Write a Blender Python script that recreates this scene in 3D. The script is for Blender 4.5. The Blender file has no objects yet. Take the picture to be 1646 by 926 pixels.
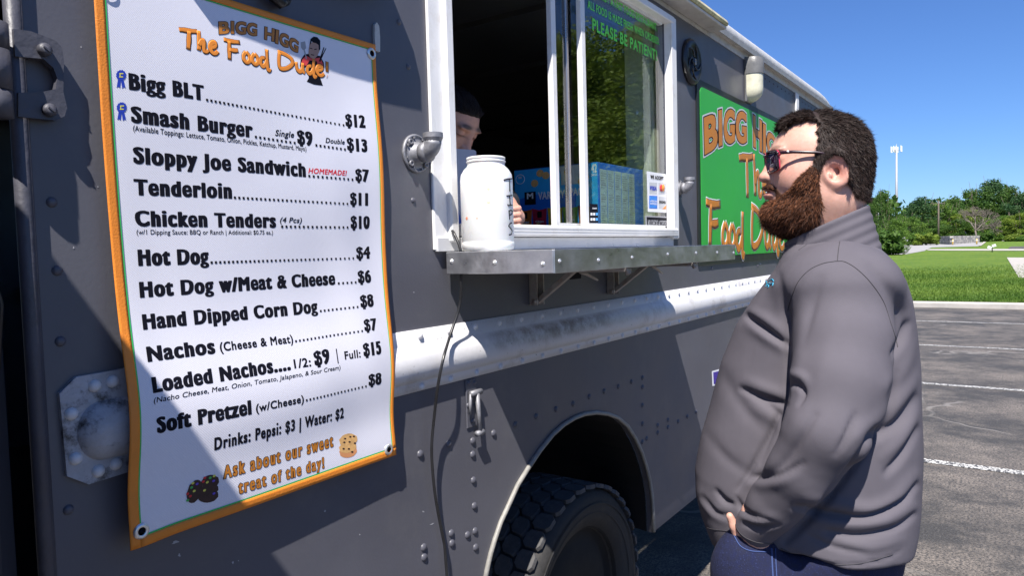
import bpy, math, random
import numpy as np
from mathutils import Vector, Matrix
from mathutils.bvhtree import BVHTree
random.seed(7); RNG = np.random.default_rng(11)
sc = bpy.context.scene
COL = sc.collection

# ------------------------------------------------------------------ camera
F_PX, CX, CY = 1150.0, 823.0, 463.0          # photograph is 1646 x 926
CAM = np.array([0.0, -1.05, 1.55])
_X = np.array([809.0, -82.0, F_PX]); _X /= np.linalg.norm(_X)
_Zd = np.array([592.0, 21968.0, F_PX]); _Zd /= np.linalg.norm(_Zd)
_Zd -= _X * (_Zd @ _X); _Zd /= np.linalg.norm(_Zd)
_U = -_Zd
_Y = np.cross(_U, _X)
ROT = np.array([_X, _Y, _U])                  # world = ROT @ camera(x right, y down, z forward)
cam_d = bpy.data.cameras.new('camera')
cam_d.sensor_width = 36.0
cam_d.lens = 36.0 * F_PX / 1646.0
cam_d.clip_start = 0.02; cam_d.clip_end = 3000.0
cam_o = bpy.data.objects.new('camera', cam_d); COL.objects.link(cam_o)
cr = ROT @ np.array([1.0, 0, 0]); cu = ROT @ np.array([0, -1.0, 0]); cb = ROT @ np.array([0, 0, -1.0])
cam_o.matrix_world = Matrix(((cr[0], cu[0], cb[0], CAM[0]), (cr[1], cu[1], cb[1], CAM[1]), (cr[2], cu[2], cb[2], CAM[2]), (0, 0, 0, 1)))
sc.camera = cam_o

# ------------------------------------------------------------------ sun, sky, exposure
SUN_DIR = np.array([0.61 * 3.35, 1.0, -3.35])   # direction the light travels
SUN_DIR /= np.linalg.norm(SUN_DIR)
to_sun = -SUN_DIR
elev = math.asin(to_sun[2]); azim = math.atan2(to_sun[0], to_sun[1])
w = bpy.data.worlds.new('World'); sc.world = w; w.use_nodes = True
nt = w.node_tree; nt.nodes.clear()
sky = nt.nodes.new('ShaderNodeTexSky'); sky.sky_type = 'NISHITA'; sky.sun_disc = False
sky.sun_elevation = elev; sky.sun_rotation = azim
sky.air_density = 1.0; sky.dust_density = 0.1; sky.ozone_density = 1.6; sky.altitude = 200
bg = nt.nodes.new('ShaderNodeBackground'); bg.inputs['Strength'].default_value = 0.054
wo = nt.nodes.new('ShaderNodeOutputWorld')
tint = nt.nodes.new('ShaderNodeVectorMath'); tint.operation = 'MULTIPLY'; tint.inputs[1].default_value = (0.62, 0.93, 1.50)   # the photograph's cool, saturated sky
nt.links.new(sky.outputs[0], tint.inputs[0]); nt.links.new(tint.outputs[0], bg.inputs[0]); nt.links.new(bg.outputs[0], wo.inputs[0])
sun_d = bpy.data.lights.new('sun', 'SUN'); sun_d.energy = 5.0; sun_d.angle = math.radians(0.53); sun_d.color = (1.0, 0.95, 0.88)
sun_o = bpy.data.objects.new('sun', sun_d); COL.objects.link(sun_o)
sun_o.rotation_euler = Vector(SUN_DIR).to_track_quat('-Z', 'Y').to_euler()
sun_o.location = (-3, -3, 8)
sc.view_settings.view_transform = 'Standard'; sc.view_settings.look = 'None'
sc.view_settings.exposure = 0.84; sc.view_settings.gamma = 1.0
sc.cycles.max_bounces = 8; sc.cycles.transparent_max_bounces = 12

# ------------------------------------------------------------------ helpers
def ray(px, py): return ROT @ np.array([px - CX, py - CY, F_PX])
def wallp(px, py, y=0.0):
    """Point of the plane Y = y (parallel to the truck's side) that the photograph shows at this pixel."""
    d = ray(px, py); return CAM + d * ((y - CAM[1]) / d[1])
def gh(x, y=0.0):
    """height of the terrain: level car park, then a gentle rise."""
    return 0.0089 * np.clip(np.asarray(x, float) - 26.0, 0, 135)
def groundp(px, py, dz=0.0):
    d = ray(px, py); d = d / np.linalg.norm(d); t = 1.0; step = 0.05
    while t < 900:
        p = CAM + d * t
        if p[2] <= gh(p[0]) + dz: break
        t += max(0.01, step * t * 0.1)
    return CAM + d * t
def proj(P):
    v = (np.asarray(P) - CAM) @ ROT
    return CX + F_PX * v[..., 0] / v[..., 2], CY + F_PX * v[..., 1] / v[..., 2]

class MB:
    def __init__(s): s.v = []; s.f = []; s.sm = []
    def add(s, vs, fs, smooth=False):
        o = len(s.v); s.v.extend([tuple(map(float, p)) for p in vs])
        for f in fs: s.f.append(tuple(i + o for i in f)); s.sm.append(smooth)
        return s
    def box(s, c, d, rot=None, bev=0.0):
        x, y, z = [q / 2 for q in d]
        if bev > 0:
            b = min(bev, x * .9, y * .9, z * .9); vs = []; fs = []
            # 24-vertex chamfered box
            for sx in (-1, 1):
                for sy in (-1, 1):
                    for sz in (-1, 1):
                        vs += [(sx * x, sy * (y - b), sz * (z - b)), (sx * (x - b), sy * y, sz * (z - b)), (sx * (x - b), sy * (y - b), sz * z)]
            def I(sx, sy, sz, k): return (((sx > 0) * 4 + (sy > 0) * 2 + (sz > 0)) * 3 + k)
            for a in (-1, 1):
                fs.append((I(a, -1, -1, 0), I(a, 1, -1, 0), I(a, 1, 1, 0), I(a, -1, 1, 0)))
                fs.append((I(-1, a, -1, 1), I(1, a, -1, 1), I(1, a, 1, 1), I(-1, a, 1, 1)))
                fs.append((I(-1, -1, a, 2), I(1, -1, a, 2), I(1, 1, a, 2), I(-1, 1, a, 2)))
                for b_ in (-1, 1):
                    fs.append((I(a, b_, -1, 0), I(a, b_, 1, 0), I(a, b_, 1, 1), I(a, b_, -1, 1)))
                    fs.append((I(a, -1, b_, 0), I(a, 1, b_, 0), I(a, 1, b_, 2), I(a, -1, b_, 2)))
                    fs.append((I(-1, a, b_, 1), I(1, a, b_, 1), I(1, a, b_, 2), I(-1, a, b_, 2)))
                    for c_ in (-1, 1): fs.append((I(a, b_, c_, 0), I(a, b_, c_, 1), I(a, b_, c_, 2)))
        else:
            vs = [(sx * x, sy * y, sz * z) for sx in (-1, 1) for sy in (-1, 1) for sz in (-1, 1)]
            fs = [(0, 1, 3, 2), (4, 6, 7, 5), (0, 4, 5, 1), (2, 3, 7, 6), (0, 2, 6, 4), (1, 5, 7, 3)]
        vs = [Vector(p) for p in vs]
        if rot is not None: vs = [rot @ p for p in vs]
        return s.add([(p[0] + c[0], p[1] + c[1], p[2] + c[2]) for p in vs], fs)
    def bar(s, a, b, wd, th, up=(0, 0, 1), bev=0.0):
        a = Vector(a); b = Vector(b); z = (b - a); L = z.length; z.normalize()
        u = Vector(up); x = u.cross(z)
        if x.length < 1e-4: x = Vector((1, 0, 0)).cross(z)
        x.normalize(); y = z.cross(x)
        return s.box((a + b) / 2, (wd, th, L), Matrix((x, y, z)).transposed(), bev)
    def tube(s, pts, r, n=8, cap=True, flat=None, closed=False):
        pts = [Vector(p) for p in pts]; m = len(pts)
        rs = r if hasattr(r, '__len__') else [r] * m
        vs = []; prev = None
        for i, p in enumerate(pts):
            if closed: t = pts[(i + 1) % m] - pts[i - 1]
            else: t = pts[min(i + 1, m - 1)] - pts[max(i - 1, 0)]
            if t.length < 1e-9: t = Vector((0, 0, 1))
            t.normalize()
            if flat is not None: x = Vector(flat).cross(t); 
            elif prev is None: x = t.cross(Vector((0.13, 0.31, 0.94)))
            else: x = prev - t * prev.dot(t)
            if x.length < 1e-6: x = t.orthogonal()
            x.normalize(); prev = x; y = t.cross(x)
            for k in range(n):
                an = 2 * math.pi * k / n
                vs.append(p + (x * math.cos(an) + y * math.sin(an)) * rs[i])
        fs = []
        for i in range(m if closed else m - 1):
            j = (i + 1) % m
            for k in range(n):
                fs.append((i * n + k, i * n + (k + 1) % n, j * n + (k + 1) % n, j * n + k))
        if cap and not closed:
            fs.append(tuple(range(n))[::-1]); fs.append(tuple((m - 1) * n + k for k in range(n)))
        return s.add(vs, fs, True)
    def lathe(s, prof, c=(0, 0, 0), axis='z', n=32, cap=True, M=None):
        vs = []
        for r, h in prof:
            for k in range(n):
                an = 2 * math.pi * k / n; a, b = r * math.cos(an), r * math.sin(an)
                q = (a, b, h) if axis == 'z' else ((a, h, b) if axis == 'y' else (h, a, b))
                if M is not None: q = M @ Vector(q)
                vs.append((q[0] + c[0], q[1] + c[1], q[2] + c[2]))
        fs = []; m = len(prof)
        for i in range(m - 1):
            for k in range(n): fs.append((i * n + k, i * n + (k + 1) % n, (i + 1) * n + (k + 1) % n, (i + 1) * n + k))
        if cap: fs.append(tuple(range(n))[::-1]); fs.append(tuple((m - 1) * n + k for k in range(n)))
        return s.add(vs, fs, True)
    def prism(s, poly, h, axis='y', base=0.0):
        """poly of 2-D points extruded: axis y -> (x,z) polygon from y=base to base+h"""
        n = len(poly)
        def P(a, b, t): return {'y': (a, t, b), 'z': (a, b, t), 'x': (t, a, b)}[axis]
        vs = [P(a, b, base) for a, b in poly] + [P(a, b, base + h) for a, b in poly]
        fs = [tuple(range(n))[::-1], tuple(range(n, 2 * n))] + [(i, (i + 1) % n, n + (i + 1) % n, n + i) for i in range(n)]
        return s.add(vs, fs)
    def dome(s, c, r, nrm=(0, -1, 0), h=0.6, n=10, m=4):
        nrm = Vector(nrm).normalized(); x = nrm.orthogonal().normalized(); y = nrm.cross(x); vs = []; fs = []
        for i in range(m):
            a = i / m * math.pi / 2
            for k in range(n):
                an = 2 * math.pi * k / n
                vs.append(Vector(c) + (x * math.cos(an) + y * math.sin(an)) * r * math.cos(a) + nrm * r * h * math.sin(a))
        vs.append(Vector(c) + nrm * r * h)
        for i in range(m - 1):
            for k in range(n): fs.append((i * n + k, i * n + (k + 1) % n, (i + 1) * n + (k + 1) % n, (i + 1) * n + k))
        for k in range(n): fs.append(((m - 1) * n + k, (m - 1) * n + (k + 1) % n, m * n))
        return s.add(vs, fs, True)
    def mesh(s, name, fixn=True):
        me = bpy.data.meshes.new(name); me.from_pydata(s.v, [], s.f); me.update()
        me.polygons.foreach_set('use_smooth', s.sm)
        if fixn:
            import bmesh
            bm = bmesh.new(); bm.from_mesh(me); bmesh.ops.recalc_face_normals(bm, faces=bm.faces); bm.to_mesh(me); bm.free()
        return me
    def build(s, name, m, parent=None, fixn=True, loc=None):
        return link(name, s.mesh(name, fixn), m, parent, loc)
def link(name, me, m, parent=None, loc=None):
    o = bpy.data.objects.new(name, me); COL.objects.link(o)
    if m is not None:
        me.materials.clear(); me.materials.append(m)
    if parent is not None: o.parent = parent; 
    if loc is not None: o.location = loc
    return o
def npmesh(name, V, Fc, smooth=True):
    me = bpy.data.meshes.new(name); V = np.asarray(V, np.float32); Fc = np.asarray(Fc, np.int32)
    me.vertices.add(len(V)); me.vertices.foreach_set('co', V.ravel())
    k = Fc.shape[1]; me.loops.add(Fc.size); me.loops.foreach_set('vertex_index', Fc.ravel())
    me.polygons.add(len(Fc)); me.polygons.foreach_set('loop_start', np.arange(0, Fc.size, k, dtype=np.int32))
    me.update(calc_edges=True); me.polygons.foreach_set('use_smooth', [smooth] * len(Fc)); me.validate()
    return me
def thing(name, label, cat, loc=(0, 0, 0), group=None, rz=0.0):
    o = bpy.data.objects.new(name, None); COL.objects.link(o); o.location = loc; o.rotation_euler = (0, 0, rz)
    o.empty_display_size = 0.1
    o['label'] = label; o['category'] = cat
    if group: o['group'] = group
    return o
def tag(o, label, cat, group=None, kind=None):
    if label: o['label'] = label
    if cat: o['category'] = cat
    if group: o['group'] = group
    if kind: o['kind'] = kind
    return o
def copy_tree(o, parent=None):
    c = o.copy(); COL.objects.link(c); c.parent = parent
    for ch in list(o.children): copy_tree(ch, c)
    return c

# ------------------------------------------------------------------ materials
def mat(name, col, rough=0.6, metal=0.0, var=0.12, scale=6.0, bump=0.0, bscale=80.0, spec=0.5, dirt=None, dscale=3.0, damt=0.4,
        attr=None, coat=0.0, trans=0.0, sheen=0.0, aniso=None, rvar=0.1, sss=0.0, scratch=0.0, bdist=0.002, speck=None):
    m = bpy.data.materials.new(name); m.use_nodes = True; n = m.node_tree.nodes; l = m.node_tree.links
    b = n['Principled BSDF']; b.inputs['Roughness'].default_value = rough; b.inputs['Metallic'].default_value = metal
    b.inputs['Specular IOR Level'].default_value = spec; b.inputs['Coat Weight'].default_value = coat
    b.inputs['Sheen Weight'].default_value = sheen
    if sss: b.inputs['Subsurface Weight'].default_value = sss; b.inputs['Subsurface Radius'].default_value = (0.012, 0.004, 0.002); b.inputs['Subsurface Scale'].default_value = 0.6
    tc = n.new('ShaderNodeTexCoord'); mp = n.new('ShaderNodeMapping'); l.new(tc.outputs['Object'], mp.inputs[0])
    if aniso: mp.inputs['Scale'].default_value = aniso
    co = mp.outputs[0]
    nz = n.new('ShaderNodeTexNoise'); nz.inputs['Scale'].default_value = scale; nz.inputs['Detail'].default_value = 6; nz.inputs['Roughness'].default_value = 0.65; l.new(co, nz.inputs['Vector'])
    rmp = n.new('ShaderNodeMapRange'); rmp.inputs['From Min'].default_value = 0.3; rmp.inputs['From Max'].default_value = 0.7
    rmp.inputs['To Min'].default_value = 1 - var; rmp.inputs['To Max'].default_value = 1 + var; l.new(nz.outputs['Fac'], rmp.inputs['Value'])
    if attr:
        at = n.new('ShaderNodeAttribute'); at.attribute_name = attr; base = at.outputs['Color']
    else:
        rgb = n.new('ShaderNodeRGB'); rgb.outputs[0].default_value = (*col, 1); base = rgb.outputs[0]
    vm = n.new('ShaderNodeVectorMath'); vm.operation = 'SCALE'; l.new(base, vm.inputs[0]); l.new(rmp.outputs[0], vm.inputs['Scale'])
    out = vm.outputs[0]
    if dirt:
        dn = n.new('ShaderNodeTexNoise'); dn.inputs['Scale'].default_value = dscale; dn.inputs['Detail'].default_value = 9; dn.inputs['Roughness'].default_value = 0.72; l.new(tc.outputs['Object'], dn.inputs['Vector'])
        dr = n.new('ShaderNodeMapRange'); dr.inputs['From Min'].default_value = 0.52; dr.inputs['From Max'].default_value = 0.78; dr.inputs['To Max'].default_value = damt; l.new(dn.outputs['Fac'], dr.inputs['Value'])
        mx = n.new('ShaderNodeMix'); mx.data_type = 'RGBA'; l.new(dr.outputs[0], mx.inputs['Factor']); l.new(out, mx.inputs[6]); mx.inputs[7].default_value = (*dirt, 1); out = mx.outputs[2]
    if speck:
        sn = n.new('ShaderNodeTexNoise'); sn.inputs['Scale'].default_value = speck[1]; sn.inputs['Detail'].default_value = 3; l.new(tc.outputs['Object'], sn.inputs['Vector'])
        sr = n.new('ShaderNodeMapRange'); sr.inputs['From Min'].default_value = speck[2]; sr.inputs['From Max'].default_value = speck[2] + 0.05; l.new(sn.outputs['Fac'], sr.inputs['Value'])
        mx = n.new('ShaderNodeMix'); mx.data_type = 'RGBA'; l.new(sr.outputs[0], mx.inputs['Factor']); l.new(out, mx.inputs[6]); mx.inputs[7].default_value = (*speck[0], 1); out = mx.outputs[2]
    l.new(out, b.inputs['Base Color'])
    if rvar:
        rr = n.new('ShaderNodeMapRange'); rr.inputs['From Min'].default_value = 0.3; rr.inputs['From Max'].default_value = 0.7
        rr.inputs['To Min'].default_value = max(0.02, rough - rvar); rr.inputs['To Max'].default_value = min(1, rough + rvar); l.new(nz.outputs['Fac'], rr.inputs['Value']); l.new(rr.outputs[0], b.inputs['Roughness'])
    if bump:
        bn = n.new('ShaderNodeTexNoise'); bn.inputs['Scale'].default_value = bscale; bn.inputs['Detail'].default_value = 4; l.new(co, bn.inputs['Vector'])
        bp = n.new('ShaderNodeBump'); bp.inputs['Strength'].default_value = bump; bp.inputs['Distance'].default_value = bdist; l.new(bn.outputs['Fac'], bp.inputs['Height'])
        if scratch:
            b2 = n.new('ShaderNodeTexNoise'); b2.inputs['Scale'].default_value = 2.2; b2.inputs['Detail'].default_value = 2; l.new(tc.outputs['Object'], b2.inputs['Vector'])
            bq = n.new('ShaderNodeBump'); bq.inputs['Strength'].default_value = 1.0; bq.inputs['Distance'].default_value = scratch; l.new(b2.outputs['Fac'], bq.inputs['Height'])
            l.new(bq.outputs[0], bp.inputs['Normal'])
        l.new(bp.outputs[0], b.inputs['Normal'])
    return m
MT = {}
MT['grey'] = mat('grey_truck_paint', (0.098, 0.098, 0.117), 0.42, var=0.07, scale=3, bump=0.35, bscale=150, bdist=0.0006, scratch=0.011, dirt=(0.19, 0.185, 0.18), dscale=5, damt=0.32, speck=((0.5, 0.5, 0.5), 26, 0.80))
MT['greyrough'] = mat('grey_worn_paint', (0.070, 0.070, 0.088), 0.5, var=0.15, scale=12, bump=0.8, bscale=90, bdist=0.0015, dirt=(0.03, 0.03, 0.03), dscale=22, damt=0.7)
MT['white'] = mat('white_worn_metal', (0.72, 0.71, 0.70), 0.45, var=0.05, scale=10, bump=0.2, bscale=60, bdist=0.0006, dirt=(0.30, 0.27, 0.23), dscale=14, damt=0.4)
MT['whiteframe'] = mat('white_window_frame_paint', (0.78, 0.77, 0.76), 0.35, var=0.05, scale=14, bump=0.15, bscale=40, dirt=(0.45, 0.38, 0.28), dscale=22, damt=0.35, aniso=(1, 1, 0.3))
MT['belt'] = mat('white_rub_rail_paint', (0.66, 0.65, 0.66), 0.4, var=0.05, scale=7, bump=0.2, bscale=70, dirt=(0.22, 0.17, 0.13), dscale=5, damt=0.85, speck=((0.07, 0.06, 0.05), 130, 0.70))
MT['alu'] = mat('scuffed_aluminium', (0.52, 0.52, 0.53), 0.36, metal=0.9, var=0.18, scale=25, bump=0.25, bscale=120, dirt=(0.30, 0.28, 0.25), dscale=20, damt=0.35, aniso=(0.6, 1, 1))
MT['steel'] = mat('galvanised_pipe', (0.24, 0.24, 0.26), 0.55, metal=0.4, var=0.2, scale=60, bump=0.5, bscale=220, bdist=0.0008)
MT['rust'] = mat('rusty_bracket_steel', (0.40, 0.36, 0.33), 0.5, metal=0.5, var=0.2, scale=20, dirt=(0.30, 0.12, 0.05), dscale=30, damt=0.8, bump=0.3)
MT['screw'] = mat('bright_screw', (0.75, 0.75, 0.74), 0.3, metal=0.7, var=0.1)
MT['rivetw'] = mat('rivet_white', (0.66, 0.65, 0.66), 0.4, var=0.1, scale=40)
MT['rivetg'] = mat('rivet_grey', (0.09, 0.09, 0.11), 0.42, var=0.15, scale=60)
MT['black'] = mat('black_plastic', (0.018, 0.018, 0.02), 0.35, var=0.2, scale=30)
MT['rubber'] = mat('tyre_rubber', (0.028, 0.027, 0.027), 0.75, var=0.25, scale=30, bump=0.4, bscale=160, dirt=(0.07, 0.06, 0.05), dscale=18, damt=0.4)
MT['rubberlite'] = mat('tyre_tread_rubber', (0.085, 0.083, 0.085), 0.8, var=0.25, scale=40, bump=0.5, bscale=200, dirt=(0.20, 0.17, 0.14), dscale=25, damt=0.6)
MT['dark'] = mat('dark_underbody', (0.007, 0.007, 0.008), 0.8, var=0.3)
MT['inside'] = mat('dark_interior_panel', (0.075, 0.075, 0.075), 0.5, metal=0.2, var=0.2, scale=3)
MT['cream'] = mat('cream_interior_post', (0.55, 0.52, 0.42), 0.6, var=0.1, bump=0.2)
MT['roofm'] = mat('pale_roof_skin', (0.50, 0.50, 0.50), 0.5, var=0.12, scale=20, bump=0.3, bscale=90, dirt=(0.30, 0.28, 0.25), dscale=12, damt=0.5)
MT['gutter'] = mat('stained_gutter', (0.55, 0.53, 0.50), 0.45, var=0.12, scale=20, bump=0.3, bscale=60, dirt=(0.20, 0.15, 0.10), dscale=18, damt=0.6)
MT['yellowlens'] = mat('yellowed_lens', (0.62, 0.55, 0.30), 0.3, var=0.25, scale=18, dirt=(0.30, 0.16, 0.05), dscale=16, damt=0.8, coat=0.3)
MT['lens'] = mat('cloudy_lamp_lens', (0.62, 0.60, 0.46), 0.25, var=0.15, scale=14, dirt=(0.42, 0.34, 0.14), dscale=20, damt=0.5, coat=0.3)
MT['bronze'] = mat('lamp_housing_grey', (0.13, 0.13, 0.13), 0.45, var=0.15, scale=20, bump=0.3)
MT['orange'] = mat('orange_vinyl_hem', (0.80, 0.25, 0.025), 0.5, var=0.06, scale=30, bump=0.3, bscale=400)
MT['greenline'] = mat('green_print_line', (0.04, 0.50, 0.10), 0.5, var=0.03)
MT['ink'] = mat('black_print', (0.008, 0.008, 0.014), 0.6, spec=0.12, var=0.02, rvar=0)
MT['inkorange'] = mat('orange_print', (0.83, 0.27, 0.03), 0.5, var=0.04, rvar=0)
MT['inkred'] = mat('red_print', (0.70, 0.02, 0.03), 0.5, var=0.02, rvar=0)
MT['inkblue'] = mat('blue_print', (0.02, 0.05, 0.45), 0.5, var=0.02, rvar=0)
MT['inkyel'] = mat('yellow_print', (0.75, 0.70, 0.10), 0.5, var=0.02, rvar=0)
MT['inkgreen'] = mat('bright_green_print', (0.05, 0.45, 0.10), 0.5, var=0.02, rvar=0)
MT['silver'] = mat('silver_print', (0.55, 0.56, 0.58), 0.4, var=0.05, rvar=0)
MT['paper'] = mat('white_print', (0.80, 0.80, 0.82), 0.5, var=0.02, rvar=0)
MT['greyprint'] = mat('grey_print', (0.35, 0.35, 0.37), 0.5, var=0.03, rvar=0)
MT['skinprint'] = mat('flesh_print', (0.42, 0.25, 0.19), 0.5, var=0.1, scale=90, rvar=0)
MT['cookie'] = mat('cookie_print', (0.72, 0.42, 0.16), 0.5, var=0.2, scale=120, rvar=0)
MT['choc'] = mat('chocolate_print', (0.035, 0.012, 0.012), 0.5, var=0.3, scale=120, rvar=0)
MT['boardgreen'] = mat('green_sign_face', (0.035, 0.40, 0.055), 0.38, var=0.05, scale=3, bump=0.12, bscale=30, scratch=0.003)
MT['boardblack'] = mat('black_sign_border', (0.015, 0.018, 0.017), 0.4, var=0.1)
MT['boardorange'] = mat('sign_letter_orange', (0.55, 0.20, 0.025), 0.4, var=0.05)
MT['leafprint'] = mat('window_letter_green', (0.16, 0.80, 0.08), 0.5, var=0.04, rvar=0)
MT['plastic'] = mat('white_jar_plastic', (0.80, 0.80, 0.79), 0.32, var=0.03, scale=20, dirt=(0.70, 0.66, 0.50), dscale=16, damt=0.25, sss=0.15)
MT['bluebox'] = mat('blue_carton', (0.02, 0.17, 0.66), 0.42, var=0.12, scale=9)
MT['cyanbox'] = mat('light_blue_carton', (0.035, 0.42, 0.85), 0.42, var=0.12, scale=9)
MT['labelgrey'] = mat('carton_label_panel', (0.50, 0.58, 0.55), 0.5, var=0.06, scale=20, rvar=0)
def scuff(m):      # brown scuffed patch on the rub rail, under the counter
    n = m.node_tree.nodes; l = m.node_tree.links; b = n['Principled BSDF']; src = b.inputs['Base Color'].links[0].from_socket
    tc = n.new('ShaderNodeTexCoord'); sx = n.new('ShaderNodeSeparateXYZ'); l.new(tc.outputs['Object'], sx.inputs[0])
    def rg(v, a, b_, c0, c1):
        r = n.new('ShaderNodeMapRange'); r.interpolation_type = 'SMOOTHSTEP'; r.inputs['From Min'].default_value = a; r.inputs['From Max'].default_value = b_; r.inputs['To Min'].default_value = c0; r.inputs['To Max'].default_value = c1; l.new(v, r.inputs['Value']); return r.outputs[0]
    ns = n.new('ShaderNodeTexNoise'); ns.inputs['Scale'].default_value = 22; ns.inputs['Detail'].default_value = 8; ns.inputs['Roughness'].default_value = .75; l.new(tc.outputs['Object'], ns.inputs['Vector'])
    v = rg(ns.outputs['Fac'], .36, .66, .10, .9)
    for q in (rg(sx.outputs['X'], 1.28, 1.50, 0, 1), rg(sx.outputs['X'], 1.7, 2.35, 1, 0), rg(sx.outputs['Z'], 1.295, 1.325, 0, 1), rg(sx.outputs['Z'], 1.345, 1.356, 1, 0)):
        k = n.new('ShaderNodeMath'); k.operation = 'MULTIPLY'; l.new(v, k.inputs[0]); l.new(q, k.inputs[1]); v = k.outputs[0]
    mx = n.new('ShaderNodeMix'); mx.data_type = 'RGBA'; l.new(v, mx.inputs['Factor']); l.new(src, mx.inputs[6]); mx.inputs[7].default_value = (.25, .20, .17, 1); l.new(mx.outputs[2], b.inputs['Base Color'])
scuff(MT['belt'])

def glassmat():
    m = bpy.data.materials.new('window_glass'); m.use_nodes = True; n = m.node_tree.nodes; l = m.node_tree.links; n.remove(n['Principled BSDF'])
    o = n['Material Output']; t = n.new('ShaderNodeBsdfTransparent'); t.inputs[0].default_value = (0.94, 0.97, 0.96, 1)
    g = n.new('ShaderNodeBsdfGlossy'); g.inputs['Roughness'].default_value = 0.0; g.inputs[0].default_value = (1, 1, 1, 1)
    fr = n.new('ShaderNodeFresnel'); fr.inputs[0].default_value = 1.75
    ge = n.new('ShaderNodeNewGeometry'); ml = n.new('ShaderNodeMath'); ml.operation = 'MULTIPLY_ADD'; l.new(ge.outputs['Backfacing'], ml.inputs[0]); ml.inputs[1].default_value = -1; ml.inputs[2].default_value = 1
    m2 = n.new('ShaderNodeMath'); m2.operation = 'MULTIPLY'; l.new(fr.outputs[0], m2.inputs[0]); l.new(ml.outputs[0], m2.inputs[1])
    mx = n.new('ShaderNodeMixShader'); l.new(m2.outputs[0], mx.inputs[0]); l.new(t.outputs[0], mx.inputs[1]); l.new(g.outputs[0], mx.inputs[2]); l.new(mx.outputs[0], o.inputs[0])
    return m
MT['glass'] = glassmat()

# ------------------------------------------------------------------ lettering (built-in font, real outlines)
_font = None
_TC = {}
def _outlines(s):
    """closed polylines of the built-in font's outlines, cap height 1"""
    if s in _TC: return _TC[s]
    cu_ = bpy.data.curves.new('t', 'FONT'); cu_.body = s; cu_.size = 1.0
    o = bpy.data.objects.new('t', cu_); COL.objects.link(o)
    dg = bpy.context.evaluated_depsgraph_get(); dg.update(); c2 = o.evaluated_get(dg).to_curve(dg); loops = []
    for spl in c2.splines:
        P = spl.bezier_points; n = len(P); L = []
        for i in range(n):
            a, b = P[i], P[(i + 1) % n]; p0, p1, p2, p3 = [np.array(q[:2]) for q in (a.co, a.handle_right, b.handle_left, b.co)]
            dev = abs(float(np.cross(p3 - p0, p1 - p0))) + abs(float(np.cross(p3 - p0, p2 - p0)))
            k = 1 if dev < 1e-4 * max(np.linalg.norm(p3 - p0), 1e-6) else 5
            for t in np.arange(k) / k: L.append(((1 - t) ** 3 * p0 + 3 * (1 - t) ** 2 * t * p1 + 3 * (1 - t) * t * t * p2 + t ** 3 * p3))
        M = []
        for p in L:
            if not M or np.linalg.norm(p - M[-1]) > 1e-3: M.append(p)
        if len(M) > 2: loops.append(np.array(M))
    bpy.data.objects.remove(o); bpy.data.curves.remove(cu_)
    _TC[s] = loops; return loops
CAPH = max(L[:, 1].max() for L in _outlines('H')); XH = max(L[:, 1].max() for L in _outlines('x')) / CAPH
_HH = max(L[:, 0].max() for L in _outlines('HH'))
_GC = {}
def _inside(G, L):
    x, y = G[..., 0], G[..., 1]; r = np.zeros(x.shape, bool); a = L; b = np.roll(L, -1, 0)
    for p, q in zip(a, b):
        c = (p[1] > y) != (q[1] > y)
        if abs(q[1] - p[1]) > 1e-12: r ^= c & (x < (q[0] - p[0]) * (y - p[1]) / (q[1] - p[1]) + p[0])
    return r
def contour(F, x0, y0, h):
    """marching squares: closed loops of the zero line of F[i, j]"""
    nx, ny = F.shape; seg = {}
    def pt(e):
        i, j, d = e
        a = F[i, j]; b = F[i + 1, j] if d == 0 else F[i, j + 1]; t = a / (a - b)
        return (x0 + (i + (t if d == 0 else 0)) * h, y0 + (j + (t if d == 1 else 0)) * h)
    s = F < 0
    code = s[:-1, :-1] * 1 + s[1:, :-1] * 2 + s[1:, 1:] * 4 + s[:-1, 1:] * 8
    T = {1: [(3, 0)], 2: [(0, 1)], 3: [(3, 1)], 4: [(1, 2)], 5: [(3, 0), (1, 2)], 6: [(0, 2)], 7: [(3, 2)], 8: [(2, 3)], 9: [(2, 0)], 10: [(0, 1), (2, 3)], 11: [(2, 1)], 12: [(1, 3)], 13: [(1, 0)], 14: [(0, 3)]}
    for i, j in zip(*np.nonzero((code > 0) & (code < 15))):
        E = [(i, j, 0), (i + 1, j, 1), (i, j + 1, 0), (i, j, 1)]
        for a, b in T[int(code[i, j])]: seg[E[a]] = E[b]
    out = []
    while seg:
        st, nx_ = seg.popitem(); L = [st]
        while nx_ != st and nx_ in seg: L.append(nx_); nx_ = seg.pop(nx_)
        if len(L) > 5:
            P = np.array([pt(e) for e in L]); keep = [0]
            for k in range(1, len(P) - 1):
                u = P[k] - P[keep[-1]]; v = P[k + 1] - P[k]
                if abs(u[0] * v[1] - u[1] * v[0]) > 2.5e-5 or np.linalg.norm(u) > .12: keep.append(k)
            if len(keep) > 3: out.append(P[keep])
    return out
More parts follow.
